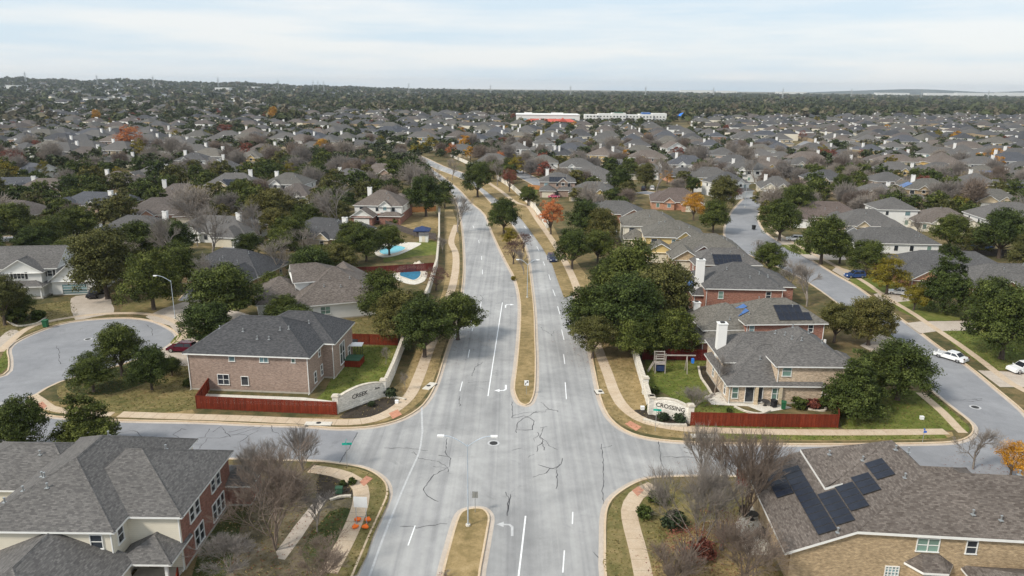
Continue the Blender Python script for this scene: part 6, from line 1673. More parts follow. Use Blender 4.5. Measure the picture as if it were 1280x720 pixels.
for i, (px, py, s) in enumerate(((524, 331.5, 1.3), (529, 333, 1.0), (519, 331, .9), (532, 337, .8))):
    mb = MB(); rr = random.Random(i)
    for a in range(8):
        for b in range(3):
            P = lambda a, b: (s * (1 + .2 * math.sin(a * 2.1 + i)) * math.cos(2 * PI * (a % 8) / 8) * (1 - .3 * b), s * .7 * math.sin(2 * PI * (a % 8) / 8) * (1 - .3 * b), b * .28 * s)
            mb.poly([P(a, b), P(a + 1, b), P(a + 1, b + 1), P(a, b + 1)])
    mb.poly([(s * .1 * math.cos(2 * PI * a / 8), s * .07 * math.sin(2 * PI * a / 8), .84 * s) for a in range(8)])
    c = at(px, py); tag(mb.build('boulder', 'rock', None, c, i), ('largest pale boulder behind the deep blue pool', 'second pale boulder behind the deep blue pool', 'boulder by the fence side of the deep blue pool', 'small boulder at the avenue end of the deep blue pool')[i], 'boulder', 'boulders behind the pool')
def play_tower():
    t = thing('play_tower', 'grey timber play tower with swing beam on the striped lawn by the dark red fence', 'play tower', at(824, 465))
    for x in (-.75, .75):
        for y in (-.6, .6):
            mb = MB(); mb.box((x, y, 1.6), (.12, .12, 3.2)); mb.build('leg', 'greywood', t)
    mb = MB(); mb.box((0, 0, 1.5), (1.6, 1.3, .1)); mb.build('platform', 'greywood', t)
    for y in (-.62, .62):
        mb = MB(); mb.box((0, y, 2.35), (1.6, .05, .12)); mb.box((0, y, 2.0), (1.6, .05, .12)); mb.box((0, y, 3.1), (1.7, .08, .14)); mb.build('railing', 'greywood', t)
    mb = MB(); mb.box((0, 0, .8), (1.3, 1.0, .9)); mb.build('den_cover', 'navy', t)
    mb = MB(); mb.tube((-.9, 0, 1.5), (-1.8, -.3, .05), .07, .07, 5); mb.tube((-.9, .5, 1.5), (-1.8, .2, .05), .07, .07, 5)
    for k in range(5): u = (k + .5) / 5; mb.tube((-.9 - .9 * u, -.3 * u, 1.5 - 1.45 * u), (-.9 - .9 * u, .5 - .3 * u, 1.5 - 1.45 * u), .03, .03, 4)
    mb.build('ladder', 'greywood', t)
    mb = MB(); mb.box((3.0, 0, 2.75), (4.8, .14, .16)); mb.build('swing_beam', 'greywood', t)
    for dy in (-.8, .8):
        mb = MB(); mb.tube((4.1, 0, 2.75), (4.1, dy, 0), .07, .07, 5); mb.build('leg', 'greywood', t)
    mb = MB(); mb.tube((5.0, -.2, 2.7), (5.0, -.2, 1.75), .015, .015, 4); mb.tube((5.0, .2, 2.7), (5.0, .2, 1.75), .015, .015, 4); mb.box((5.0, 0, 1.9), (.35, .5, .7), 1); mb.build('toddler_swing', ['darkmetal', 'bluecanvas'], t)
play_tower()
def hot_tub():
    c = at(441, 455); t = thing('hot_tub', 'red-sided hot tub with dark green cover by the brick house', 'hot tub', c, rad(-5))
    mb = MB(); mb.box((0, 0, .5), (3.0, 2.6, 1.0)); mb.build('skirt', 'cedar', t)
    mb = MB(); mb.box((0, 0, 1.06), (2.9, 2.5, .12)); mb.box((0, 0, 1.13), (2.6, .12, .04)); mb.build('cover', 'tubcover', t)
    t = thing('patio_awning', 'small white patio table canopy beside the hot tub', 'awning', at(446, 447))
    for x in (-.8, .8):
        for y in (-.7, .7):
            mb = MB(); mb.tube((x, y, 0), (x, y, 2.2), .04, .04, 5); mb.build('leg', 'darkmetal', t)
    mb = MB(); mb.box((0, 0, 2.25), (2.1, 1.8, .08)); mb.box((0, 0, 2.32), (1.6, 1.3, .06)); mb.build('canopy', 'signwhite', t)
hot_tub()
def gazebo(px, py, w, hgt, m, label, name='canopy_tent', cat='canopy'):
    t = thing(name, label, cat, at(px, py))
    for x in (-1, 1):
        for y in (-1, 1):
            mb = MB(); mb.tube((x * w * .45, y * w * .45, 0), (x * w * .45, y * w * .45, hgt), .05, .05, 5); mb.build('leg', 'darkmetal', t)
    mb = MB(); a = [(-w / 2, -w / 2, hgt), (w / 2, -w / 2, hgt), (w / 2, w / 2, hgt), (-w / 2, w / 2, hgt)]
    for i in range(4):
        mb.poly([a[i], a[(i + 1) % 4], (0, 0, hgt + w * .22)])
        b, c_ = Vector(a[i]), Vector(a[(i + 1) % 4]); mb.poly([b - Vector((0, 0, .3)), c_ - Vector((0, 0, .3)), c_, b])
    mb.build('canopy', m, t)
gazebo(528, 296, 4.6, 2.2, 'navy', 'dark blue backyard canopy by the grey fence near the turquoise pool')
gazebo(853, 152, 18, 7.5, 'bluecanvas', 'bright blue shade canopy at the edge of the far woods')
gazebo(438, 443, 2.2, 2.2, 'darkmetal', 'dark grill gazebo against the brick house corner')
def shed(px, py, label):
    t = thing('garden_shed', label, 'shed', at(px, py))
    mb = MB(); mb.box((0, 0, 1), (2.4, 2.0, 2.0)); mb.build('wall', 'siding_white', t)
    mb = MB(); mb.poly([(-1.4, -1.2, 1.95), (1.4, -1.2, 1.95), (1.4, 0, 2.6), (-1.4, 0, 2.6)]); mb.poly([(1.4, 1.2, 1.95), (-1.4, 1.2, 1.95), (-1.4, 0, 2.6), (1.4, 0, 2.6)]); mb.poly([(-1.2, -1, 2), (-1.2, 0, 2.55), (-1.2, 1, 2)]); mb.poly([(1.2, -1, 2), (1.2, 1, 2), (1.2, 0, 2.55)]); mb.build('roof', 'roof_grey', t)
    mb = MB(); mb.box((0, -1.02, .9), (.9, .06, 1.7)); mb.build('door', 'cream', t)
shed(530, 302, 'small white garden shed beside the dark blue canopy')
def umbrella(px, py, label, m):
    t = thing('patio_umbrella', label, 'umbrella', at(px, py))
    mb = MB(); mb.tube((0, 0, 0), (0, 0, 2.6), .04, .04, 6); mb.build('pole', 'metal', t)
    mb = MB()
    for i in range(8):
        a, b = 2 * PI * i / 8, 2 * PI * (i + 1) / 8; mb.poly([(.9 * math.cos(a), .9 * math.sin(a), 1.5), (.9 * math.cos(b), .9 * math.sin(b), 1.5), (0, 0, 3.4)])
    mb.build('canopy', m, t)
umbrella(146, 252, 'half-closed white patio umbrella beside the long blue-grey roof', 'signwhite')
def slide():
    t = thing('play_slide', 'bright yellow tube slide beside the white two-storey house', 'slide', at(1222, 276))
    mb = MB(); pr = (-3.2, 0, 1.0)
    for i in range(1, 7):
        q = (-3.2 + 6.4 * i / 6, .3 * math.sin(i), 1.0 + 1.5 * (i / 6) ** 1.4); mb.tube(pr, q, .55, .55, 8); pr = q
    mb.build('tube', 'yellow', t)
    for x in (2.4, 3.4):
        mb = MB(); mb.box((x, 0, 1.4), (.12, .12, 2.8)); mb.build('leg', 'orangewood', t)
slide()
def grill():
    t = thing('barbecue_grill', 'covered dark blue barbecue grill under the patio roof of the cream brick house', 'grill', at(933, 498))
    mb = MB(); mb.box((0, 0, .5), (1.2, .6, 1.0)); mb.build('cart', 'navy', t)
    mb = MB(); mb.tube((-.5, 0, 1.0), (.5, 0, 1.0), .32, .32, 10, 0, True); mb.build('hood', 'navy', t)
grill()
for i, (px, py, lb) in enumerate(((1216, 312, 'blue tarpaulin over a boat behind the long grey roof'), (1232, 315, 'second blue tarpaulin beside the boat behind the long grey roof'))):
    t = thing('covered_boat', lb, 'boat', at(px, py), .1 + .2 * i)
    mb = MB()
    hull = [(-3, 0), (-2.6, -.9), (1.5, -1.0), (3, 0), (1.5, 1.0), (-2.6, .9)]
    for k in range(6):
        a, b = hull[k], hull[(k + 1) % 6]; mb.poly([(a[0] * .8, a[1] * .5, .3), (b[0] * .8, b[1] * .5, .3), (b[0], b[1], 1.2), (a[0], a[1], 1.2)])
    mb.build('hull', 'signwhite', t)
    mb = MB()
    for k in range(6):
        a, b = hull[k], hull[(k + 1) % 6]; mb.poly([(a[0], a[1], 1.2), (b[0], b[1], 1.2), (0, 0, 1.9)])
    mb.build('cover', 'bluecanvas', t)

def patio_set(px, py, label, m):
    t = thing('patio_table', label, 'table', at(px, py))
    mb = MB(); mb.tube((0, 0, .7), (0, 0, .75), .6, .6, 12, 0, True); mb.build('table_top', m, t)
    mb = MB(); mb.tube((0, 0, 0), (0, 0, .7), .05, .05, 6); mb.tube((0, 0, 0), (0, 0, .05), .3, .3, 8, 0, True); mb.build('leg', 'darkmetal', t)
def patio_chair(px, py, label, rz, m='darkmetal'):
    t = thing('patio_chair', label, 'chair', at(px, py), rz)
    mb = MB(); mb.box((0, 0, .42), (.62, .62, .1)); mb.build('seat', m, t)
    mb = MB(); mb.box((0, .32, .75), (.62, .07, .65)); mb.build('backrest', m, t)
    for x in (-.27, .27):
        for y in (-.27, .27):
            mb = MB(); mb.box((x, y, .19), (.05, .05, .38)); mb.build('leg', m, t)
patio_chair(929, 645, 'dark wicker chair on the patio of the solar-roofed house, away from the wall', .4)
patio_chair(950, 672, 'dark wicker chair on the patio close to the solar-roofed house', -1.2)
patio_set(940, 650, 'round dark patio table between the wicker chairs', 'darkmetal')
patio_chair(946, 504, 'dark chair on the curved patio of the cream brick house', .2)
patio_set(956, 507, 'round table on the curved patio of the cream brick house', 'darkmetal')

# ------------------------------------------------------------------ vehicles
def car(px, py, yaw, kind, col, label, L_=4.7, z=0.0, hatch=False):
    c = at(px, py, z); t = thing({'suv': 'parked_car', 'sedan': 'parked_car', 'pickup': 'pickup_truck'}[kind], label, 'truck' if kind == 'pickup' else 'car', c, rad(yaw))
    W_ = 1.88; hb = {'suv': 1.0, 'sedan': .88, 'pickup': 1.08}[kind]; ht = {'suv': 1.72, 'sedan': 1.44, 'pickup': 1.85}[kind]
    if kind == 'suv': prof = [(-.5, .35), (-.5, .85), (-.47, hb), (.22, hb), (.42, hb - .08), (.49, .75), (.5, .35)]; cab = [(-.485, hb), (-.42, ht), (.05, ht), (.23, hb)]
    elif kind == 'sedan': prof = [(-.5, .32), (-.5, .75), (-.47, hb), (.2, hb), (.42, hb - .14), (.49, .62), (.5, .32)]; cab = [(-.36, hb), (-.2, ht), (.06, ht), (.24, hb)]
    else: prof = [(-.5, .45), (-.5, .95), (-.49, hb), (.2, hb), (.45, hb - .02), (.5, .85), (.5, .45)]; cab = [(-.1, hb), (-.06, ht), (.14, ht), (.25, hb)]
    P = carpaint(col); mb = MB()
    def ex(pr, w0, w1f):
        k = len(pr); zs = [p[1] for p in pr]; zmx = max(zs); zmn = min(zs)
        def pt(p, s_): f = 1 - w1f * (p[1] - zmn) / max(.01, zmx - zmn); return (p[0] * L_, s_ * w0 / 2 * f, p[1])
        for i in range(k):
            a, b = pr[i], pr[(i + 1) % k]; mb.poly([pt(a, 1), pt(b, 1), pt(b, -1), pt(a, -1)])
        mb.poly([pt(p, -1) for p in pr]); mb.poly([pt(p, 1) for p in reversed(pr)])
    ex(prof, W_, .08); ex(cab, W_ * .9, .2)
    for s_ in (-1, 1):
        for x in (-.3, .3): mb.box((x * L_, s_ * (W_ / 2 - .02), .62), (.9, .08, .12))
        mb.box((.2 * L_, s_ * (W_ / 2 + .06), hb + .08), (.16, .18, .13))
    if kind == 'pickup':
        mb.box((-.3 * L_, W_ / 2 - .08, hb + .1), (.38 * L_, .12, .24)); mb.box((-.3 * L_, -W_ / 2 + .08, hb + .1), (.38 * L_, .12, .24)); mb.box((-.49 * L_, 0, hb + .1), (.1, W_ - .1, .24))
    mb.build('body', P, t)
    g = MB(); e = .012
    def gp(a, b, f0=.12, f1=.88):
        (x0, z0), (x1, z1) = a, b; q0, q1 = Vector((x0 * L_, 0, z0)), Vector((x1 * L_, 0, z1))
        A, B = q0.lerp(q1, f0), q0.lerp(q1, f1); n = Vector((-(q1 - q0).z, 0, (q1 - q0).x)).normalized() * e
        if n.z < 0: n = -n
        if abs(n.z) < .2 * e: n = Vector((-e if x0 < 0 else e, 0, 0))
        wz_ = lambda p: W_ * .9 / 2 * (1 - .2 * (p.z - hb) / (ht - hb)) - .06
        g.poly([A + n + Vector((0, -wz_(A), 0)), A + n + Vector((0, wz_(A), 0)), B + n + Vector((0, wz_(B), 0)), B + n + Vector((0, -wz_(B), 0))])
    gp(cab[0], cab[1]); gp(cab[3], cab[2])
    for s_ in (-1, 1):
        yw = lambda zz: s_ * (W_ * .9 / 2 * (1 - .2 * (zz - hb) / (ht - hb)) + e)
        z0, z1 = hb + .06, ht - .12; xa = cab[0][0] * .86 * L_; xb = cab[1][0] * .92 * L_; xc = cab[2][0] * .9 * L_; xd = (cab[3][0] - .03) * L_; xm = (xb + xc) / 2
        for a, b, c2, d2 in ((xa, xm - .05, xm - .05, xb), (xm + .05, xd, xc, xm + .05)):
            q = [(a, yw(z0), z0), (b, yw(z0), z0), (c2, yw(z1), z1), (d2, yw(z1), z1)]
            g.poly(q if s_ < 0 else q[::-1])
    g.build('window', 'glass', t)
    for x in (-.31, .31):
        for s_ in (-1, 1):
            w = MB(); y0 = s_ * (W_ / 2 - .2); y1 = s_ * (W_ / 2 + .01); r = .34 if kind == 'sedan' else .39
            w.tube((x * L_, y0, r), (x * L_, y1, r), r, r, 12, 0, True); wo = w.build('wheel', 'tyre', t)
            w = MB(); w.tube((x * L_, y1, r), (x * L_, y1 + s_ * .02, r), r * .62, r * .55, 10, 0, True); w.build('rim', 'rim', wo)
    for s_ in (-1, 1):
        w = MB(); w.box((.485 * L_, s_ * .68, .74), (.12, .38, .16)); w.build('headlight', 'signwhite', t)
        w = MB(); w.box((-.495 * L_, s_ * .72, .86), (.08, .3, .22)); w.build('tail_light', 'cedarred', t)
    if hatch:
        w = MB(); w.poly([(-.43 * L_, -.75, ht), (-.43 * L_, .75, ht), (-.66 * L_, .75, ht + .42), (-.66 * L_, -.75, ht + .42)]); w.poly([(-.43 * L_, -.75, ht + .06), (-.66 * L_, -.75, ht + .48), (-.66 * L_, .75, ht + .48), (-.43 * L_, .75, ht + .06)]); w.build('open_tailgate', P, t)
    return t
car(690, 326, -83, 'suv', (.02, .03, .08), 'dark blue sport utility vehicle driving along the avenue', 4.9, RZ)
car(228, 439, 175, 'suv', (.09, .008, .02), 'maroon car with its tailgate raised on the driveway by the pinkish brick house', 4.6, 0, True)
car(120, 370, -80, 'pickup', (.02, .02, .025), 'black pickup truck in the driveway of the white gabled house', 5.6)
car(1188, 449, 123, 'sedan', (.78, .79, .8), 'white sedan parked on the residential street beside the oak', 4.8, RZ)
car(1278, 465, 190, 'suv', (.78, .79, .8), 'white hatchback on the driveway at the east edge', 4.5)
car(1124, 368, 150, 'sedan', (.78, .79, .8), 'white sedan nosed into the driveway beside the yellow-green trees', 4.6)
car(1068, 347, 185, 'suv', (.03, .07, .2), 'dark blue hatchback on a driveway between two oaks', 4.5)
car(993, 301, 165, 'suv', (.78, .79, .8), 'white sport utility vehicle on the driveway by the green lawn', 4.7)
car(765, 291, -80, 'suv', (.78, .79, .8), 'white car on the driveway by the cream stepped-roof house', 4.6)
car(763, 284, -80, 'suv', (.03, .03, .035), 'dark car behind the white one by the cream stepped-roof house', 4.6)
car(804, 238, 80, 'pickup', (.02, .02, .03), 'dark truck in the driveway beside the round dark oak of the middle block', 5.4)
car(815, 237, 80, 'suv', (.8, .8, .8), 'white car next to the dark truck of the middle block', 4.6)
car(301, 262, -70, 'suv', (.03, .03, .035), 'dark car parked behind the low roof with the white dormer', 4.7)
car(692, 247, 10, 'sedan', (.6, .12, .2), 'pink-covered vehicle beside the tan brick solar house', 4.6)
for i, (px, py, yw, cl) in enumerate(((997, 186, 40, (.1, .2, .45)), (1003, 188, 60, (.7, .7, .7)), (990, 189, 20, (.75, .75, .75)))):
    car(px, py, yw, 'suv', cl, ('blue car at the far car court in the eastern rooftops', 'silver car at the near rim of the far car court', 'white car at the left rim of the far car court')[i], 4.6, .03)

# ------------------------------------------------------------------ trees placed one by one
TL = [
 ('oak', 148, 434, 33, 'tallest oak on the corner lawn of the cul-de-sac, farthest from the side road', 1.05),
 ('oak', 186, 456, 27, 'upright bright oak on the corner lawn of the cul-de-sac, nearest the brick house', 1.15),
 ('oak', 113, 463, 29, 'spreading oak on the corner lawn of the cul-de-sac, nearest the street kerb', .9),
 ('oak', 214, 457, 14, 'small oak bough-like tree beside the pinkish brick house driveway', .9),
 ('oak', 278, 365, 50, 'very broad oak with thick trunk at the drive of the cul-de-sac behind the lamp', .8),
 ('olive', 128, 325, 46, 'large olive-brown oak over the driveway of the white gabled house', 1.0),
 ('oak', 187, 345, 40, 'dark oak behind the cul-de-sac, between the olive-brown oak and the lamp', 1.0),
 ('oak', 222, 330, 32, 'dark oak just behind the lamp of the cul-de-sac', 1.0),
 ('oak', 172, 302, 34, 'rounded oak behind the olive-brown one', .9),
 ('oak', 215, 297, 30, 'dark oak in front of the low house with white chimney', .9),
 ('olive', 0, 372, 30, 'dark tree at the frame edge before the white gabled house', 1.1),
 ('oak', 22, 380, 22, 'low dark tree on the front lawn of the white gabled house', .8),
 ('oak', 60, 292, 28, 'oak behind the white gabled house at the roof ridge', .9),
 ('oak', 95, 280, 30, 'oak above the white gabled house driveway', .9),
 ('oak', 24, 532, 36, 'dark oak at the frame corner behind the near cream house', 1.2),
 ('cone', 105, 530, 42, 'dark juniper-like evergreen beside the side road, behind the near cream house', .75),
 ('oak', -10, 540, 28, 'dark oak cut by the frame edge by the side road', 1.1),
 ('oak', 475, 368, 35, 'round oak with clear trunk behind the white single-storey house', 1.0),
 ('oak', 530, 405, 42, 'dark oak leaning over the CREEK wall', .95),
 ('oak', 572, 392, 36, 'broad oak overhanging the avenue lane beside the CREEK wall', .85),
 ('oak', 520, 380, 24, 'oak behind the pair that overhangs the avenue', .9),
 ('oak', 792, 338, 46, 'rear oak of the big clump by the avenue', .95),
 ('oak', 738, 388, 40, 'avenue-side oak of the big clump, over the kerb', .95),
 ('olive', 832, 368, 48, 'oak of the big clump nearest the red brick house', .95),
 ('oak', 785, 385, 52, 'central oak of the big clump above the CROSSING wall', .95),
 ('olive', 742, 418, 30, 'front oak of the big clump, low over the sidewalk', .95),
 ('oak', 842, 412, 36, 'front oak of the big clump, low over the dark red fence', .9),
 ('oak', 798, 420, 36, 'lowest crown of the big clump in front of the dark red fence', .8),
 ('oak', 762, 345, 30, 'oak of the big clump beside the dark lane', .9),
 ('oak', 716, 308, 25, 'small oak with bare trunk on the avenue verge past the dark blue vehicle', 1.05),
 ('oak', 748, 305, 22, 'grey-green oak between the verge oak and the big clump', 1.0),
 ('orange', 689, 268, 20, 'bright orange-leaved tree on the avenue verge', 1.1),
 ('oak', 733, 272, 26, 'dark oak behind the bright orange tree', .95),
 ('olive', 752, 280, 24, 'greener oak beside the cream stepped-roof house', .95),
 ('oak', 630, 267, 23, 'round oak in the middle of the dry median', 1.0),
 ('oak', 597, 221, 22, 'dark oak in the median at the bend of the avenue', 1.05),
 ('oak', 660, 243, 13, 'small oak by the path near the tan brick solar house', 1.0),
 ('yellow', 637, 293, 11, 'small green tree in the median below the round oak', 1.0),
 ('purple', 642, 312, 16, 'purple-leaved small tree in the median behind the twin lamp', 1.0),
 ('purple', 655, 300, 12, 'second purple-brown small tree of the median, nearer the far lane', 1.1),
 ('oak', 532, 242, 25, 'big dark oak beside the brick and white house', 1.05),
 ('oak', 457, 302, 24, 'oak in front of the dark hip roof with white chimney', .95),
 ('oak', 486, 298, 22, 'oak spreading over the turquoise pool', .9),
 ('olive', 420, 325, 28, 'green oak behind the brown-roofed white house', .9),
 ('oak', 362, 288, 26, 'olive oak behind the dark low house', .9),
 ('yellow', 395, 318, 14, 'light green tree by the fence of the near pool', .9),
 ('purple', 545, 345, 20, 'dark brown leafy shrub-tree on the verge by the near pool', .8),
 ('cone', 1070, 482, 38, 'upright oak on the corner lawn next to the red fence end', .85),
 ('oak', 1128, 460, 46, 'largest oak of the corner lawn, overhanging the residential street', .85),
 ('oak', 1100, 465, 34, 'oak wedged between the two corner lawn trees', .9),
 ('olive', 1090, 398, 34, 'olive-green oak across from the white sedan', .95),
 ('olive', 1046, 400, 27, 'olive-green oak beside the black solar panels', 1.0),
 ('cone', 1186, 348, 32, 'tall conical evergreen in front of the long grey-roofed house', 1.05),
 ('yellow', 1112, 340, 26, 'broad yellow-green tree on the residential street', .95),
 ('yellow', 1145, 368, 18, 'smaller yellow-green tree beside the white sedan on the drive', 1.0),
 ('oak', 1085, 320, 26, 'dark oak between the blue hatchback and the yellow-green tree', .9),
 ('oak', 1030, 295, 34, 'round dark oak on the residential street before the white low house', .95),
 ('oak', 1052, 308, 20, 'small oak next to the round dark one before the white low house', 1.0),
 ('oak', 977, 272, 28, 'dark oak at the bend of the curving residential street', .95),
 ('oak', 998, 250, 26, 'grey-green oak behind the bend of the curving street', .9),
 ('oak', 1262, 395, 52, 'large dark oak at the east edge above the white hatchback', 1.0),
 ('oak', 1240, 372, 30, 'dark oak behind the large one at the east edge', 1.0),
 ('oak', 1255, 288, 36, 'dark oak in front of the white two-storey house with brick corner', .9),
 ('oak', 1190, 288, 26, 'dark oak in front of the brown hip-roofed house', .9),
 ('olive', 1222, 300, 20, 'oak between the covered boat and the white house', .9),
 ('oak', 963, 320, 22, 'dark oak on the kerb opposite the green lawn', .95),
 ('olive', 905, 240, 22, 'olive tree in front of the white house on the curving street', 1.1),
 ('oak', 893, 268, 22, 'dark oak at the inner side of the curving street', .95),
 ('gold', 868, 256, 17, 'golden-orange tree beside the inner oak of the curving street', 1.0),
 ('russet', 918, 242, 12, 'russet-leaved tree on the curving street', 1.1),
 ('oak', 775, 225, 17, 'round dark oak by the dark truck in the middle block', 1.0),
 ('olive', 808, 218, 16, 'green oak right of the dark truck in the middle block', 1.0),
 ('far_oak', 738, 152, 7, 'dark oak in front of the long white building, nearest the store', .9),
 ('far_oak', 757, 153, 7, 'dark oak in front of the middle of the long white building', .9),
 ('far_oak', 800, 152, 7, 'dark oak in front of the far end of the long white building', .9),
 ('far_oak', 785, 156, 8, 'dark oak below the long white building', .9),
 ('far_oak', 712, 160, 8, 'dark oak below the end of the orange-red school roof', .9),
 ('far_oak', 652, 160, 8, 'dark oak below the avenue end of the orange-red school roof', .9),
 ('far_olive', 684, 161, 8, 'olive oak below the middle of the orange-red school roof', .9),
 ('oak', 1052, 233, 16, 'dark oak in front of the twin-gabled cream house', 1.1),
 ('orange', 162, 171, 20, 'wide orange-red tree in the western rooftops', .8),
 ('russet', 15, 198, 19, 'dark russet tree at the west edge', .8),
 ('gold', 342, 143, 7, 'tall golden tree among the far western roofs', 1.6),
 ('gold', 120, 144, 7, 'rust-orange tree far off on the west side', 1.2),
 ('yellow', 247, 245, 16, 'bright yellow-green tree by the brick arched porch', 1.0),
 ('gold', 402, 182, 11, 'golden-green tree above the dark oaks', .9),
 ('russet', 466, 208, 6, 'small red tree in front of a brown roof near the bend', 1.2),
 ('russet', 482, 212, 5, 'second small red tree in front of the brown roof near the bend', 1.2),
 ('orange', 565, 187, 9, 'orange tree by the white chimneys at the avenue bend', 1.0),
 ('orange', 625, 197, 8, 'orange tree in front of the large grey hip roof by the avenue', 1.1),
 ('russet', 637, 222, 14, 'reddish-brown tree on the verge of the avenue bend', 1.1),
 ('yellow', 1200, 253, 13, 'bright yellow bushy tree behind the brown hip-roofed house', .9),
 ('gold', 1268, 572, 24, 'golden-orange tree at the edge behind the solar-roofed house', 1.0),
 ('russet', 1003, 168, 6, 'dark red tree beside the far car court', 1.2),
 ('yellow', 54, 210, 9, 'bright green tree below the steep blue-grey roof', 1.2),
 ('yellow', 332, 189, 9, 'yellow-green tree beside the cream-yellow house', 1.1),
 ('olive', 338, 258, 30, 'olive tree beyond the low house with the white dormer', .9),
 ('oak', 300, 242, 20, 'dark oak in front of the long solar roof', 1.1),
 ('oak', 275, 252, 12, 'dark oak beside the bright yellow-green tree', 1.1),
 ('shrubbare', 376, 560, 27, 'tall leafless vase-shaped tree at the side road kerb by the near cream house', 1.15),
 ('bigbare', 322, 588, 46, 'leafless pale grey tree beside the red brick flank of the near house', 1.0),
 ('bigbare', 340, 640, 66, 'wide tangled leafless tree filling the near side yard', .75),
 ('bigbare', 285, 690, 48, 'low leafless tangle at the foot of the near brick wall', .55),
 ('bigbare', 400, 715, 44, 'leafless grey tree arching beside the path at the frame edge', .55),
 ('bare', 395, 640, 34, 'leafless grey tree between the dark bed and the tangled tree', .7),
 ('shrubbare', 935, 600, 50, 'fan-shaped leafless tree by the patio of the solar-roofed house', 1.05),
 ('bigbare', 880, 625, 66, 'tall wide leafless tree on the corner near the path', 1.05),
 ('shrubbare', 880, 560, 30, 'thin upright leafless tree at the side road kerb opposite the CROSSING wall', 1.1),
 ('sparse', 860, 680, 44, 'russet tree with thinning leaves beside the near path', .8),
 ('sparse', 905, 655, 40, 'half-bare russet tree beside the patio of the solar-roofed house', .8),
 ('bigbare', 935, 700, 54, 'leafless tree in front of the solar-roofed house patio', .7),
 ('shrubbare', 845, 715, 36, 'reddish leafless thicket at the frame edge by the near path', .7),
 ('bare', 1222, 556, 30, 'leafless tree behind the ridge of the solar-roofed house', .9),
 ('bare', 895, 470, 18, 'thin leafless tree beside the white chimney', 1.2),
 ('shrubbare', 870, 497, 22, 'low leafless shrub behind the CROSSING wall', .6),
 ('bare', 1012, 352, 30, 'grey leafless tree arching over the residential street', .9),
 ('bare', 990, 345, 20, 'brown leafless tree behind the red brick solar house', 1.0),
 ('bare', 572, 268, 19, 'pale leafless tree beside the avenue at the stone wall end', 1.0),
 ('bare', 553, 305, 10, 'thin leafless tree by the wavy path', 1.0),
 ('bare', 345, 322, 26, 'grey leafless tree behind the dark low house', .9),
 ('bare', 375, 310, 24, 'brown leafless tree near the dark hip roof', .8),
 ('bare', 655, 325, 14, 'dark leafless tree behind the twin lamp in the median', 1.1),
 ('bare', 506, 475, 7, 'slim bare tree in front of the CREEK wall', 1.6),
 ('bare', 482, 445, 8, 'small bare tree in the green yard by the CREEK wall', 1.2),
 ('bare', 556, 715, 8, 'leafless bush at the frame edge in the near median', .6),
 ('bare', 545, 225, 17, 'grey leafless tree in front of the avenue bend', .9),
 ('bare', 565, 212, 12, 'grey leafless tree on the avenue bend verge', .9),
 ('bare', 512, 224, 23, 'broad brown leafless tree between the brown roof and the avenue', .8),
 ('bare', 622, 215, 14, 'grey-brown leafless tree across the avenue bend', 1.0),
 ('bare', 740, 250, 20, 'grey leafless tree before the grey roof with yellow dormer', .9),
 ('bare', 822, 215, 22, 'large grey leafless tree before the yellow arched gable', 1.0),
 ('bare', 762, 188, 14, 'grey leafless tree before the white triangular gable', 1.0),
 ('bare', 945, 212, 16, 'dark leafless tree beside the white house on the curving street', .9),
 ('bare', 872, 215, 18, 'grey leafless tree right of the orange brick gable', .9),
 ('bare', 1150, 285, 18, 'reddish leafless tree beside the brown hip roof', .8),
 ('bare', 948, 315, 12, 'leafless tree on the kerb by the street bend', 1.0),
]
for k, px, py, rp, lb, hk in TL: plant_px(k, px, py, rp, lb, None, hk)
SH = [(2, 878, 690, 16, 'russet bush below the leafless tree by the near path'), (0, 806, 640, 11, 'bright green bush at the edge of the near path'), (0, 822, 622, 13, 'dark evergreen bush behind the bright green one by the path'), (3, 845, 655, 16, 'dark juniper bush among the leafless branches by the path'),
      (0, 440, 599, 6, 'round clipped shrub on the corner by the red ramp'), (0, 428, 601, 5, 'smaller round shrub beside the dark bed on the corner'), (3, 850, 523, 9, 'low dark shrub in front of the CROSSING wall'), (3, 828, 520, 8, 'low dark shrub below the letters of the CROSSING wall'), (0, 812, 508, 6, 'green shrub beside the CROSSING pillar'), (0, 818, 487, 7, 'dark shrub behind the CROSSING wall'),
      (3, 488, 492, 9, 'dark shrub at the inner end of the CREEK wall'), (3, 465, 503, 5, 'dark low shrub below the CREEK letters'), (0, 1000, 505, 10, 'green shrub between the bins and the red fence corner'), (2, 1016, 506, 9, 'brownish shrub in the bed behind the red fence'), (0, 1028, 503, 8, 'shrub at the red fence return'),
      (0, 235, 478, 7, 'grey-green rounded shrub at the brick house corner'), (0, 20, 398, 12, 'green shrub in the ringed flower bed'), (0, 48, 395, 8, 'dark shrub by the porch of the white gabled house'), (4, 642, 347, 4, 'small yellow shrub in the median'), (0, 912, 510, 4, 'small clipped shrub on the curved patio'), (0, 492, 278, 7, 'dark shrub at the back corner of the brick and white house'), (4, 522, 190, 9, 'yellow-green shrub beside the avenue bend')]
for v, px, py, rp, lb in SH:
    p = at(px, py, .6); R = rp * math.sqrt(p.x ** 2 + p.y ** 2 + 1700) / FPX
    me, R0 = PROTO[('shrub', v)][1], PROTO[('shrub', v)][2]
    o = place('shrub', me, None, (p.x, p.y, 0), random.uniform(0, 6), (R / R0,) * 3); tag(o, lb, 'shrub')

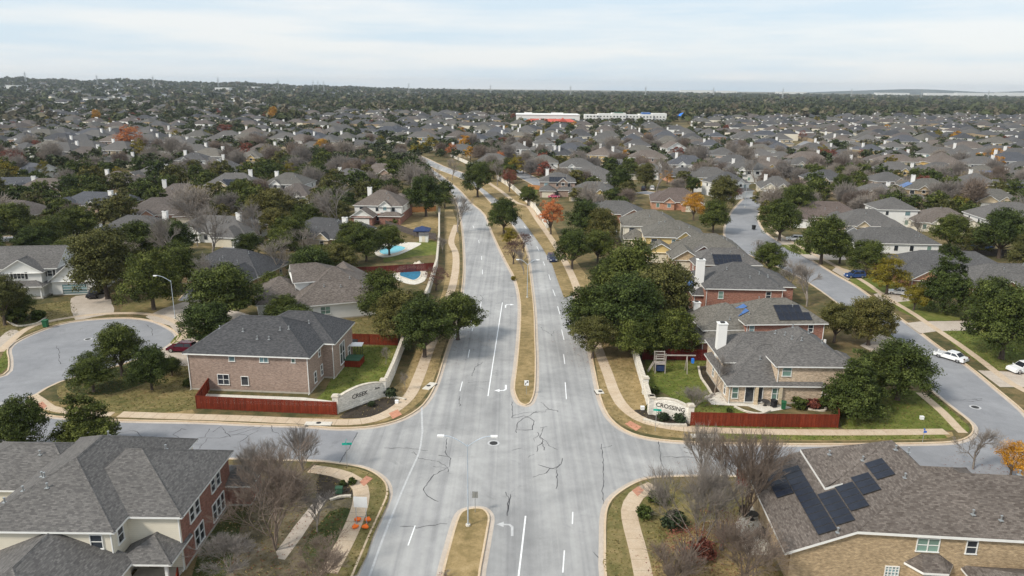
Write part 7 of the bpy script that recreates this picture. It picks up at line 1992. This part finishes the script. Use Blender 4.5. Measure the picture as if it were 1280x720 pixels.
# ------------------------------------------------------------------ the rest of the estate, filled in
frng = random.Random(11)
rp_ = np.array([(p.x, p.y) for p in road_pts])
def in_road(x, y, pad=3.0):
    d2 = (rp_[:, 0] - x) ** 2 + (rp_[:, 1] - y) ** 2
    if d2.min() < pad * pad: return True
    x0, y0 = rp_[:, 0], rp_[:, 1]; x1, y1 = np.roll(x0, -1), np.roll(y0, -1)
    c = ((y0 > y) != (y1 > y)) & (x < (x1 - x0) * (y - y0) / (y1 - y0 + 1e-12) + x0)
    return bool(c.sum() % 2)
NOPLANT = [(535, 202, 612, 246), (838, 149, 868, 168), (455, 262, 560, 400), (560, 240, 720, 400), (430, 270, 510, 300), (960, 285, 1280, 480), (905, 250, 952, 312), (640, 225, 700, 260), (0, 380, 260, 520), (660, 275, 1000, 500), (975, 176, 1020, 194), (755, 226, 830, 248), (1196, 262, 1238, 278), (785, 245, 900, 305)]
def treeline(px):
    return np.interp(px, [0, 250, 330, 420, 640, 700, 830, 900, 1280], [112, 118, 130, 141, 146, 158, 155, 149, 147])
def houseline(px):
    return np.interp(px, [0, 300, 430, 640, 660, 860, 1280], [205, 205, 190, 175, 225, 240, 262])
cand = []
for side_, rot in ((-1, rad(-9)), (1, rad(-7))):
    cs, sn = math.cos(rot), math.sin(rot)
    for i in range(-90, 91):
        for j in range(0, 80):
            u = i * 22 + frng.uniform(-2.5, 2.5); v = 215 + j * 28 + (8 if j % 2 else 0) + frng.uniform(-3, 3)
            x, y = u * cs - v * sn, u * sn + v * cs
            if (x < 0) != (side_ < 0): continue
            px, py = pix(x, y)
            if not (-30 < px < 1310): continue
            if py < treeline(px) or py > houseline(px) + 5: continue
            if px < 420 and frng.random() < np.interp(py, [115, 135, 160, 175], [.86, .72, .4, .1]): continue
            if frng.random() < .07: continue
            if min((h_[0] - x) ** 2 + (h_[1] - y) ** 2 for h_ in HOUSES[:120]) < 18 ** 2: continue
            if any(a < px < c and b < py < d_ for a, b, c, d_ in NOPLANT): continue
            if in_road(x, y, 12): continue
            cand.append((math.hypot(x, y), x, y, math.degrees(rot) + frng.choice((0, 0, 0, 90, frng.uniform(-30, 30)))))
STORE_ZONE = lambda x, y: (-15 < x < 185 and 780 < y < 1000)
cand = sorted(c for c in cand if not STORE_ZONE(c[1], c[2]))
RW = ['roof_grey'] * 4 + ['roof_tan', 'roof_tan', 'roof_brown', 'roof_dark', 'roof_blue', 'roof_brown']
WL_ = ['siding_white', 'siding_white', 'siding_cream', 'siding_tan', 'brick_pink', 'siding_cream', 'brick_orange', 'siding_pink', 'siding_yellow', 'siding_yellow']
N_IND = 292 - len(HL) - 8
rest_h = cand[N_IND:]
dist_rows = []
ZONE = lambda px: 'west of the avenue' if px < 560 else ('beyond the avenue bend' if px < 860 else 'east of the curving street')
for k, (dd, x, y, rz) in enumerate(cand[:N_IND]):
    px, py = pix(x, y)
    rf = frng.choice(RW); wl = frng.choice(WL_ if px > 500 else WL_[:6]); st = 2 if frng.random() < .58 else 1
    ch = frng.random() < .5
    lb = f"{'distant' if dd > 500 else 'mid-distance'} {'two-storey' if st == 2 else 'low'} {WALLN[wl]} house with {ROOFN[rf]} roof{' and chimney' if ch else ''} {ZONE(px)}"
    dist_rows.append(dict(lb=lb, x=x, y=y, dd=dd))
    dist_rows[-1]['o'] = gen_house(x, y, rz, st, frng.uniform(15, 21.5), frng.uniform(12, 15.5), rf, wl, lb, 'distant houses of the estate', 1000 + k, chim=ch, dist=dd, gable=frng.choice(WL_) if frng.random() < .4 else None, wing=frng.choice((-1, 1)))
def rise(x, y):
    D = math.hypot(x, y); a = math.degrees(math.atan2(x, y))
    s1 = min(1, max(0, (D - 1700) / 3000)); s1 = s1 * s1 * (3 - 2 * s1); s2 = min(1, max(0, (2 - a) / 32)); s2 = s2 * s2 * (3 - 2 * s2)
    return (42 + 4 * math.sin(a * .9) + 4 * math.sin(a * 2.3 + D * .002)) * s1 * s2
far = MB()
far_extra = []
FM = ['roof_grey', 'roof_tan', 'roof_brown', 'roof_dark', 'siding_white', 'siding_cream', 'brick_tan', 'chimney']
for (dd, x, y, rz) in rest_h:
    w, d_ = frng.uniform(15, 21), frng.uniform(11, 15); st = frng.choice((3.0, 5.7)); a = rad(rz); cs, sn = math.cos(a), math.sin(a)
    HOUSES.append((x, y, 9))
    mi = frng.randrange(4); wi = 4 + frng.randrange(3)
    def fb(cx, cy, w, d_, ze, p):
        P = lambda u, v, z: (x + (cx + u) * cs - (cy + v) * sn, y + (cx + u) * sn + (cy + v) * cs, z)
        if w >= d_: A = [P(-w/2, -d_/2, ze), P(w/2, -d_/2, ze), P(w/2, d_/2, ze), P(-w/2, d_/2, ze)]; k_ = w / 2 - d_ / 2; R0, R1 = P(-k_, 0, ze + p * d_ / 2), P(k_, 0, ze + p * d_ / 2)
        else: A = [P(w/2, -d_/2, ze), P(w/2, d_/2, ze), P(-w/2, d_/2, ze), P(-w/2, -d_/2, ze)]; k_ = d_ / 2 - w / 2; R0, R1 = P(0, -k_, ze + p * w / 2), P(0, k_, ze + p * w / 2)
        for q in ([A[0], A[1], R1, R0], [A[1], A[2], R1], [A[2], A[3], R0, R1], [A[3], A[0], R0]): far.poly(q, mi)
        for i in range(4):
            a_, b_ = A[i], A[(i + 1) % 4]; far.poly([(a_[0], a_[1], 0), (b_[0], b_[1], 0), (b_[0], b_[1], ze - .05), (a_[0], a_[1], ze - .05)], wi)
    fb(0, 0, w, d_, st, .55); fb(frng.choice((-4, 4)), -d_ / 2, 6.5, 6, 3.0, .6)
    if frng.random() < .4: far.box((x + frng.uniform(-3, 3), y + 1, st + 2.2), (1.4, 1.1, 4), 7)
for k in range(420):
    D = frng.uniform(1350, 4300); a = rad(frng.uniform(-40, -16 if k % 3 else -2)); x, y = D * math.sin(a), D * math.cos(a); px, py = pix(x, y)
    if py > 125 + 3 * (k % 2) or D < 1350: continue
    far_extra.append((x, y, frng.uniform(0, 180)))
for (x, y, rz) in far_extra:
    w, d_ = frng.uniform(18, 30), frng.uniform(13, 18); a = rad(rz); cs, sn = math.cos(a), math.sin(a); z0 = rise(x, y); ze = 7.5; HOUSES.append((x, y, 8))
    P = lambda u, v, z: (x + u * cs - v * sn, y + u * sn + v * cs, z + z0)
    A = [P(-w/2, -d_/2, ze), P(w/2, -d_/2, ze), P(w/2, d_/2, ze), P(-w/2, d_/2, ze)]; k_ = w / 2 - d_ / 2; R0, R1 = P(-k_, 0, ze + 4.5), P(k_, 0, ze + 4.5); mi = frng.randrange(4); wi = 4 + frng.randrange(2)
    for q in ([A[0], A[1], R1, R0], [A[1], A[2], R1], [A[2], A[3], R0, R1], [A[3], A[0], R0]): far.poly(q, mi)
    for i in range(4):
        a_, b_ = A[i], A[(i + 1) % 4]; far.poly([(a_[0], a_[1], z0), (b_[0], b_[1], z0), (b_[0], b_[1], ze + z0 - .05), (a_[0], a_[1], ze + z0 - .05)], wi)
if far.f: tag(far.build('far_rooftops', FM), 'many more grey-roofed houses merging into the distance', 'houses', None, 'stuff')

# streets and courts seen between the roofs
def far_street(pts, w, label=None):
    p = smooth(path(pts), 3); mb = MB(); ribbon_mb(mb, p, -w / 2, w / 2, .02); tag(mb.build('far_street', 'asphalt_side'), kind='structure')
    k = MB(); ribbon_mb(k, p, w / 2, w / 2 + .25, .14, .14); ribbon_mb(k, p, -w / 2 - .25, -w / 2, .14, .14); tag(k.build('kerb', 'concrete'), kind='structure')
far_street([(90, 182), (86, 172), (84, 165)], 11); far_street([(1000, 192), (1006, 184), (1018, 176)], 15); far_street([(955, 247), (1010, 231), (1060, 222)], 9)
far_street([(240, 283), (180, 290), (120, 283), (60, 296), (-20, 300)], 8); far_street([(800, 240), (830, 243), (880, 236)], 9); far_street([(250, 375), (330, 268), (352, 262)], 8)
far_street([(640, 212), (700, 240), (740, 236), (770, 242)], 8); far_street([(1290, 262), (1200, 243), (1120, 238)], 9)

ppx = []
GRID = {}
def free(x, y, r):
    gx, gy = int(x // 16), int(y // 16)
    for a in (-1, 0, 1):
        for b in (-1, 0, 1):
            for (tx, ty, tr) in GRID.get((gx + a, gy + b), ()):
                if (tx - x) ** 2 + (ty - y) ** 2 < (r + tr) ** 2: return False
    return True
def add_grid(x, y, r): GRID.setdefault((int(x // 16), int(y // 16)), []).append((x, y, r))
HG = {}
for hx, hy, hr in HOUSES: HG.setdefault((int(hx // 30), int(hy // 30)), []).append((hx, hy, hr))
def house_near(x, y, pad):
    gx, gy = int(x // 30), int(y // 30)
    for a in (-1, 0, 1):
        for b in (-1, 0, 1):
            for (hx, hy, hr) in HG.get((gx + a, gy + b), ()):
                if (hx - x) ** 2 + (hy - y) ** 2 < (min(hr, 9.0) + pad) ** 2: return True
    return False
for tx, ty, tr in TREES: add_grid(tx, ty, min(tr * .75, 6))
auto = []
nrng = np.random.default_rng(4)
tries = 42000
U = nrng.uniform(size=(tries, 6))
for k in range(tries):
    # uniform over the ground within the wedge in view
    D = math.sqrt(U[k, 0]) * 1500
    if D < 118: continue
    ang = (U[k, 1] - .5) * rad(76)
    x, y = D * math.sin(ang), D * math.cos(ang)
    px, py = pix(x, y)
    if not (-40 < px < 1320): continue
    if py < treeline(px) - 2: continue
    if any(a < px < c and b < py < d_ for a, b, c, d_ in NOPLANT): continue
    west = px < 560
    r = (3.2 + 2.6 * U[k, 2]) if west else (2.9 + 2.2 * U[k, 2])
    sp = r * (.84 if west else .8) * (1.0 if D < 700 else 1.1)
    if not free(x, y, sp): continue
    if house_near(x, y, r * .45): continue
    hx, hy = x + math.sin(ang) * 11, y + math.cos(ang) * 11
    if house_near(hx, hy, -3) and U[k, 3] < (.68 if west else .42): continue
    if D < 360 and any(house_near(x + math.sin(ang) * q, y + math.cos(ang) * q, -2.5) for q in (9, 14, 19)) and U[k, 5] < .8: continue
    if D < 620 and in_road(x, y, 2.6): continue
    add_grid(x, y, sp)
    u = U[k, 4]
    if west: kind = 'oak' if u < .54 else ('olive' if u < .75 else ('bare' if u < .96 else ('yellow' if u < .98 else 'russet')))
    else: kind = 'oak' if u < .44 else ('olive' if u < .6 else ('bare' if u < .95 else ('gold' if u < .965 else ('yellow' if u < .985 else 'russet'))))
    if D < 330 and kind in ('gold', 'russet', 'yellow'): kind = 'olive'
    auto.append((D, x, y, r, kind, U[k, 5]))
auto.sort()
LM = [('the turquoise pool', *at(490, 312)[:2]), ('the cul-de-sac lamp', *at(219, 398)[:2]), ('the wide orange-red tree', *at(160, 178)[:2]), ('the brick arched porch', *at(214, 258)[:2]), ('the avenue bend', *at(560, 210)[:2]), ('the bright orange verge tree', *at(689, 290)[:2]),
      ('the golden tree on the curving street', *at(868, 268)[:2]), ('the far car court', *at(1003, 187)[:2]), ('the yellow slide', *at(1222, 276)[:2]), ('the twin-gabled cream house', *at(1033, 235)[:2]), ('the yellow arched gable', *at(812, 200)[:2]), ('the long dark solar roof', *at(293, 232)[:2]), ('the blue-grey west roof', *at(120, 255)[:2]), ('the russet west-edge tree', *at(15, 208)[:2])]
import re as _re
seen_s = set()
for h_, row in zip(HOUSES[8:], HL):
    s_ = _re.split(r' (?:behind|in the|on the|beside|next to|at the|below|standing|above|amid|by the|near|beyond|left|right|among|half|peeking|across|before|between|adjoining|up beyond|just|showing|to the)\b', row[8])[0].rstrip(',')
    if 3 <= len(s_.split()) <= 8 and s_ not in seen_s:
        seen_s.add(s_); LM.append(('the ' + s_, h_[0], h_[1]))
by_ = {}
for r_ in dist_rows: by_.setdefault(r_['lb'], []).append(r_)
for lb_, rows in by_.items():
    if len(rows) < 2: continue
    seen_ = {}
    for r_ in rows:
        j = min(range(14), key=lambda q: (LM[q][1] - r_['x']) ** 2 + (LM[q][2] - r_['y']) ** 2)
        seen_.setdefault(j, []).append(r_)
    for j, rr_ in seen_.items():
        rr_.sort(key=lambda r_: (LM[j][1] - r_['x']) ** 2 + (LM[j][2] - r_['y']) ** 2)
        base_ = _re.sub(r'^(distant|mid-distance) ', '', lb_) if False else _re.sub(r' (west of the avenue|beyond the avenue bend|east of the curving street)$', '', lb_)
        for q, r_ in enumerate(rr_):
            r_['o']['label'] = base_ + (' nearest ' if q == 0 else (' second from ', ' third from ', ' fourth from ', ' fifth from ', ' sixth from ')[min(q - 1, 4)]) + LM[j][0]
DESC = {'oak': 'dark green oak', 'olive': 'olive-green oak', 'bare': 'grey leafless tree', 'yellow': 'yellow-green tree', 'gold': 'golden tree', 'russet': 'russet tree'}
ORD = ['first', 'second', 'third', 'fourth', 'fifth', 'sixth', 'seventh', 'eighth', 'ninth', 'tenth', 'eleventh', 'twelfth']
cnt = {'oak': 0, 'bare': 0}
have = {'oak': sum(1 for t in TL if t[0] in ('oak', 'olive')), 'bare': sum(1 for t in TL if 'bare' in t[0])}
solo, mass = [], []
for a in auto:
    fam = 'oak' if a[4] in ('oak', 'olive') else ('bare' if a[4] == 'bare' else 'other')
    if fam == 'other': (solo if a[0] < 1100 else mass).append(a); continue
    if cnt[fam] + have[fam] < 292: cnt[fam] += 1; solo.append(a)
    else: mass.append(a)
lab = {}
for i, a in enumerate(solo):
    D, x, y, r, kind, u = a
    j = min(range(len(LM)), key=lambda q: (LM[q][1] - x) ** 2 + (LM[q][2] - y) ** 2)
    lab.setdefault((kind, j), []).append((math.hypot(LM[j][1] - x, LM[j][2] - y), i))
LAB = {}
for (kind, j), l in lab.items():
    l.sort()
    for q, (dd, i) in enumerate(l):
        nm = LM[j][0]
        LAB[i] = (f"{DESC[kind]} standing closest to {nm}" if q == 0 else f"{ORD[q]} closest {DESC[kind]} to {nm}") if q < 12 or kind in ('russet', 'yellow', 'gold') and q < 12 else f"{DESC[kind]} in the ring round {nm}"
for i, (D, x, y, r, kind, u) in enumerate(solo):
    farm = D > 235
    plant(('far_' + kind) if farm else kind, x, y, r * (1.25 if kind == 'bare' else 1.08), LAB[i], f"{DESC[kind]}s among the houses", .78 + .3 * u, rng=frng)

# grass tufts on the near lawns and verges, fallen leaves under the near trees
def tufts():
    rng = np.random.default_rng(21); V, T, UV = [], [], []
    for pts, m in PATCHES:
        q = np.array([(p.x, p.y) for p in pts]); x0, y0 = q.min(0); x1, y1 = q.max(0)
        if y0 > 125: continue
        n = int(min(9000, (x1 - x0) * (min(y1, 140) - y0) * 9))
        P = rng.uniform((x0, y0), (x1, min(y1, 140)), (n, 2))
        a, b = q, np.roll(q, -1, 0); ins = np.zeros(n, bool)
        for (ax, ay), (bx, by) in zip(a, b):
            ins ^= ((ay > P[:, 1]) != (by > P[:, 1])) & (P[:, 0] < (bx - ax) * (P[:, 1] - ay) / (by - ay + 1e-12) + ax)
        P = P[ins]
        Wk = np.array([w for w in WALKPTS if w[1] < 150])
        if len(P): P = P[np.array([((Wk[:, 0] - a) ** 2 + (Wk[:, 1] - b) ** 2 > (Wk[:, 2] + .12) ** 2).all() for a, b in P], bool)]
        base = {'dry': .75, 'verge': .5, 'green': .22, 'darkgreen': .05, 'litter': .6}[m]
        for k in range(1):
            n = len(P); an = rng.uniform(0, 6.28, n); h = rng.uniform(.05, .16, n); w = rng.uniform(.05, .16, n)
            dx, dy = np.cos(an) * w, np.sin(an) * w; lx, ly = rng.normal(0, .07, (2, n))
            i0 = len(V) and sum(len(v) for v in V)
            V.append(np.stack([np.stack([P[:, 0] - dx, P[:, 1] - dy, np.full(n, .02)], 1), np.stack([P[:, 0] + dx, P[:, 1] + dy, np.full(n, .02)], 1), np.stack([P[:, 0] + lx, P[:, 1] + ly, h], 1)], 1).reshape(-1, 3))
            T.append(np.arange(n * 3).reshape(-1, 3) + i0)
            UV.append(np.repeat(np.stack([np.clip(base + rng.normal(0, .16, n), 0, 1), rng.uniform(0, 1, n)], 1), 3, 0))
    tag(place('grass', np_mesh('grass', np.concatenate(V), np.concatenate(T), ['tuft'], np.concatenate(UV))), 'uneven grass tufts on the lawns and verges', 'grass', None, 'stuff')
    V, UV = [], []
    for (x, y, r) in TREES:
        if y > 135: continue
        n = int(r * 45); a = rng.uniform(0, 6.28, n); d_ = r * 1.3 * np.sqrt(rng.uniform(0, 1, n)); px, py = x + np.cos(a) * d_, y + np.sin(a) * d_
        an = rng.uniform(0, 6.28, n); s = rng.uniform(.05, .11, n); c, sn = np.cos(an) * s, np.sin(an) * s; z = rng.uniform(.045, .07, n)
        V.append(np.stack([np.stack([px - c, py - sn, z], 1), np.stack([px + sn, py - c, z + .02], 1), np.stack([px + c, py + sn, z], 1)], 1).reshape(-1, 3)); UV.append(np.repeat(np.stack([rng.uniform(.2, 1, n), rng.uniform(0, 1, n)], 1), 3, 0))
    V = np.concatenate(V); tag(place('fallen_leaves', np_mesh('fallen_leaves', V, np.arange(len(V)).reshape(-1, 3), ['redleaf'], np.concatenate(UV))), 'brown fallen leaves under the near trees', 'leaves', None, 'stuff')
tufts()

# the woods and the farther trees: uncountable masses
def mass_trees(name, items, clumps, per, leaf, cl, label, seed):
    rng = np.random.default_rng(seed)
    protos = []
    for i in range(6):
        V, T, UV, P = crown_arrays(seed + i, oak_lobes(random.Random(seed + i), 5, 5.0, 3.1, 5), clumps, per, leaf, cl)
        protos.append((V, T, UV))
    VV, TT, UU = [], [], []; base = 0
    for (x, y, r, bare, hk, *zz) in items:
        V, T, UV = protos[rng.integers(6)]
        a = rng.uniform(0, 6.28); s = r / 5; c, sn = math.cos(a), math.sin(a)
        W3 = np.stack([(V[:, 0] * c - V[:, 1] * sn) * s + x, (V[:, 0] * sn + V[:, 1] * c) * s + y, V[:, 2] * s * hk + (zz[0] if zz else 0)], 1)
        u2 = UV.copy()
        if bare: u2[:, 0] = .84 + .16 * u2[:, 0]
        else: u2[:, 0] = .05 + .55 * np.clip(u2[:, 0] * .6 + rng.uniform(0, .5), 0, 1)
        VV.append(W3); TT.append(T + base); UU.append(u2); base += len(W3)
    me = np_mesh(name, np.concatenate(VV), np.concatenate(TT), ['farleaf'], np.concatenate(UU))
    tag(place(name, me), label, 'trees', None, 'stuff')
if mass: mass_trees('far_trees', [(x, y, r, kind == 'bare', .8 + .3 * u) for D, x, y, r, kind, u in mass], 32, 5, .9, 1.5, 'countless smaller trees between the distant roofs', 200)
def rise_mesh():
    As = np.linspace(-48, 3, 70); Ds = np.linspace(1650, 5900, 40); V = []
    for D in Ds:
        for a in As:
            x, y = D * math.sin(rad(a)), D * math.cos(rad(a)); V.append((x, y, rise(x, y) * (1 if D < 5850 else 0) - .25))
    T = []
    n = len(As)
    for i in range(len(Ds) - 1):
        for j in range(n - 1): q = i * n + j; T += [(q, q + 1, q + n + 1), (q, q + n + 1, q + n)]
    T = np.array(T)[:, ::-1]
    tag(place('hill', np_mesh('hill', np.array(V), T, ['hill'], np.zeros((len(T) * 3, 2)))), kind='structure')
rise_mesh()
wood = []
wr = np.random.default_rng(9)
for k in range(80000):
    D = math.sqrt(wr.uniform(.018, 1)) * 5600
    ang = wr.uniform(-.66, .66); x, y = D * math.sin(ang), D * math.cos(ang)
    px, py = pix(x, y)
    if not (-60 < px < 1340): continue
    tl = treeline(px)
    if py > (tl + 3 if px > 380 else 158): continue
    if px < 330:
        if wr.uniform() < .3 or house_near(x, y, 2): continue
    elif D > 2600 and wr.uniform() < .5: continue
    r = wr.uniform(5.5, 9) * (1 if D < 2000 else wr.uniform(.9, 1.45))
    if STORE_ZONE(x, y): continue
    wood.append((x, y, r, wr.uniform() < (.35 if D < 1500 else .18), wr.uniform(.6, 1.0), rise(x, y)))
    if len(wood) >= 11500: break
mass_trees('woods', wood, 14, 2, 2.7, 2.0, 'dark continuous woods reaching to the horizon', 300)

# big store and the long pale building in front of the woods
def store():
    c = at(650, 159); t = thing('store_building', 'large white flat-roofed store building at the edge of the woods', 'store', (c.x - 4, 850, 0))
    mb = MB(); mb.box((36, 22, 5.6), (72, 44, 11.2)); mb.build('wall', 'storewhite', t)
    mb = MB(); mb.box((36, 22, 11.5), (73, 45, .6)); mb.box((14, 24, 12.4), (9, 6, 1.6)); mb.box((48, 30, 12.3), (14, 7, 1.4)); mb.build('roof', 'frame', t)
    for i in range(6):
        mb = MB(); mb.box((8 + 11 * i, -.15, 6), (7, .3, 3)); mb.build('window', 'glass_blue', t)
    t = thing('school_building', 'low building with bright orange-red roof in front of the white store', 'school', (13, 824, 0))
    mb = MB(); mb.box((28, 8, 2.5), (54, 16, 5)); mb.build('wall', 'siding_pink', t)
    mb = MB()
    a = [(-1, -1, 5), (57, -1, 5), (57, 17, 5), (-1, 17, 5)]; r0, r1 = (6, 8, 8), (50, 8, 8)
    mb.poly([a[0], a[1], r1, r0]); mb.poly([a[1], a[2], r1]); mb.poly([a[2], a[3], r0, r1]); mb.poly([a[3], a[0], r0])
    mb.poly([(36, -4, 5.5), (46, -4, 5.5), (41, -4, 9.5)]); mb.poly([(36, -4, 5.5), (41, -4, 9.5), (41, 8, 9.5)]); mb.poly([(46, -4, 5.5), (41, 8, 9.5), (41, -4, 9.5)]); mb.build('roof', 'storeroof', t)
    for i in range(9):
        mb = MB(); mb.box((4 + 5.6 * i, -.1, 2.4), (3, .25, 2)); mb.build('window', 'glass', t)
    t = thing('apartment_building', 'long white three-storey building at the edge of the woods, right of the store', 'building', (86, 905, 0))
    mb = MB()
    for i in range(6): mb.box((8 + 16.5 * i, 8 + (i % 2) * 2, 5.2 + .5 * (i % 3)), (16.4, 16, 10.4 + (i % 3))); 
    mb.build('wall', 'storewhite', t)
    for i, m in ((2, 'tubcover'), (4, 'solar_blue')):
        mb = MB(); mb.box((8 + 16.5 * i, 7, 12.4), (10, 10, 2.0)); mb.build('roof', m, t)
    for i in range(24):
        for j in range(3):
            mb = MB(); mb.box((3 + 4 * i, -.1, 2.0 + 3.2 * j), (1.6, .4, 1.4)); mb.build('window', 'glass', t) if j else mb.build('window', 'glass_blue', t)
store()
# power pylons along the horizon
def pylon():
    mb = MB(); H_ = 44
    for sx in (-1, 1):
        for sy in (-1, 1): mb.tube((sx * 3.2, sy * 3.2, 0), (sx * .7, sy * .7, H_), .42, .3, 4)
    for k in range(9):
        z0, z1 = H_ * k / 9, H_ * (k + 1) / 9; w0, w1 = 3.2 - 2.5 * k / 9, 3.2 - 2.5 * (k + 1) / 9
        for sy in (-1, 1): mb.tube((-w0, sy * w0, z0), (w1, sy * w1, z1), .22, .22, 3); mb.tube((w0, sy * w0, z0), (-w1, sy * w1, z1), .22, .22, 3)
    me = mb.mesh('mast', ['metal']); ab = MB()
    for z, w in ((34, 6.5), (40, 5.5), (46, 4.5)): ab.tube((-w, 0, z), (w, 0, z), .35, .35, 4); ab.tube((-w, 0, z), (0, 0, z + 2.5), .22, .22, 3); ab.tube((w, 0, z), (0, 0, z + 2.5), .22, .22, 3)
    am = ab.mesh('cross_arm', ['metal'])
    for i, px in enumerate((40, 128, 197, 277, 351, 394, 400, 407, 512, 613, 712, 805, 889, 975, 1060, 1147, 1230)):
        q = at(px, 150); k = 3000 / q.y
        t = thing('power_pylon', 'pale lattice power pylon on the horizon, ' + ('leftmost of the row' if i == 0 else 'rightmost of the row' if i == 16 else ('second third fourth fifth sixth seventh eighth ninth tenth eleventh twelfth thirteenth fourteenth fifteenth sixteenth'.split()[i - 1] + ' from the left')), 'pylon', (q.x * k, 3000, rise(q.x * k, 3000)), .2, 'power pylons over the woods')
        place('mast', me, t); place('cross_arm', am, t)
pylon()
# far hills and pale warehouses on the horizon
def hill(cx, cy, rx, ry, hgt, name):
    mb = MB(); n = 28
    for i in range(n):
        for j in range(6):
            def P(a, b):
                th = 2 * PI * (a % n) / n; k = b / 6
                return (cx + rx * k * math.cos(th), cy + ry * k * math.sin(th), hgt * (1 - k) ** .8 * (.85 + .15 * math.sin(3 * th + cx)) if b else hgt * .93)
            mb.poly([P(i, j), P(i, j + 1), P(i + 1, j + 1), P(i + 1, j)] if j else [P(i, 0), P(i, 1), P(i + 1, 1)])
    tag(mb.build(name, 'hill'), kind='structure')
hill(7300, 9300, 1900, 900, 92, 'hill'); hill(5200, 9800, 1500, 700, 66, 'hill')
for i, (px, D, w, hh) in enumerate(((868, 7600, 330, 14), (905, 7800, 200, 10), (985, 6800, 260, 10), (1110, 7000, 300, 10), (1168, 7300, 260, 12), (1215, 7600, 420, 16), (1262, 7900, 380, 22), (28, 2500, 34, 3), (285, 2700, 50, 5), (322, 3000, 40, 4))):
    q = at(px, 150); k = D / q.y
    t = thing('warehouse', 'pale warehouse on the horizon, ' + ('fourth from the left', 'fifth from the left', 'fifth from the right', 'fourth from the right', 'third from the right', 'second from the right', 'the rightmost one', 'the leftmost one', 'second from the left', 'third from the left')[i], 'warehouse', (q.x * k, D, rise(q.x * k, D)), 0, 'pale warehouses near the horizon')
    mb = MB(); mb.box((0, 0, hh / 2 + 5), (w, 60, hh + 10)); mb.build('wall', 'storewhite', t)
    mb = MB(); mb.box((0, 0, hh + 10.4), (w + 1, 61, .8)); mb.build('roof', 'frame', t)

# ------------------------------------------------------------------ air
HAZE = 0.000062
if HAZE:
    M = bpy.data.materials.new('haze'); M.use_nodes = True; t = M.node_tree; t.nodes.clear()
    o_ = t.nodes.new('ShaderNodeOutputMaterial'); v_ = t.nodes.new('ShaderNodeVolumePrincipled')
    v_.inputs['Color'].default_value = (.8, .9, 1.0, 1); v_.inputs['Density'].default_value = HAZE; v_.inputs['Anisotropy'].default_value = 0.2
    t.links.new(v_.outputs[0], o_.inputs['Volume'])
    M_['haze'] = M
    mb = MB(); mb.box((0, 5550, 61), (21400, 12300, 124)); hz = mb.build('haze', 'haze'); tag(hz, kind='stuff')
    M.cycles.homogeneous_volume = True if hasattr(M.cycles, 'homogeneous_volume') else None
S.cycles.volume_bounces = 0
S.cycles.max_bounces = 6
S.cycles.diffuse_bounces = 3
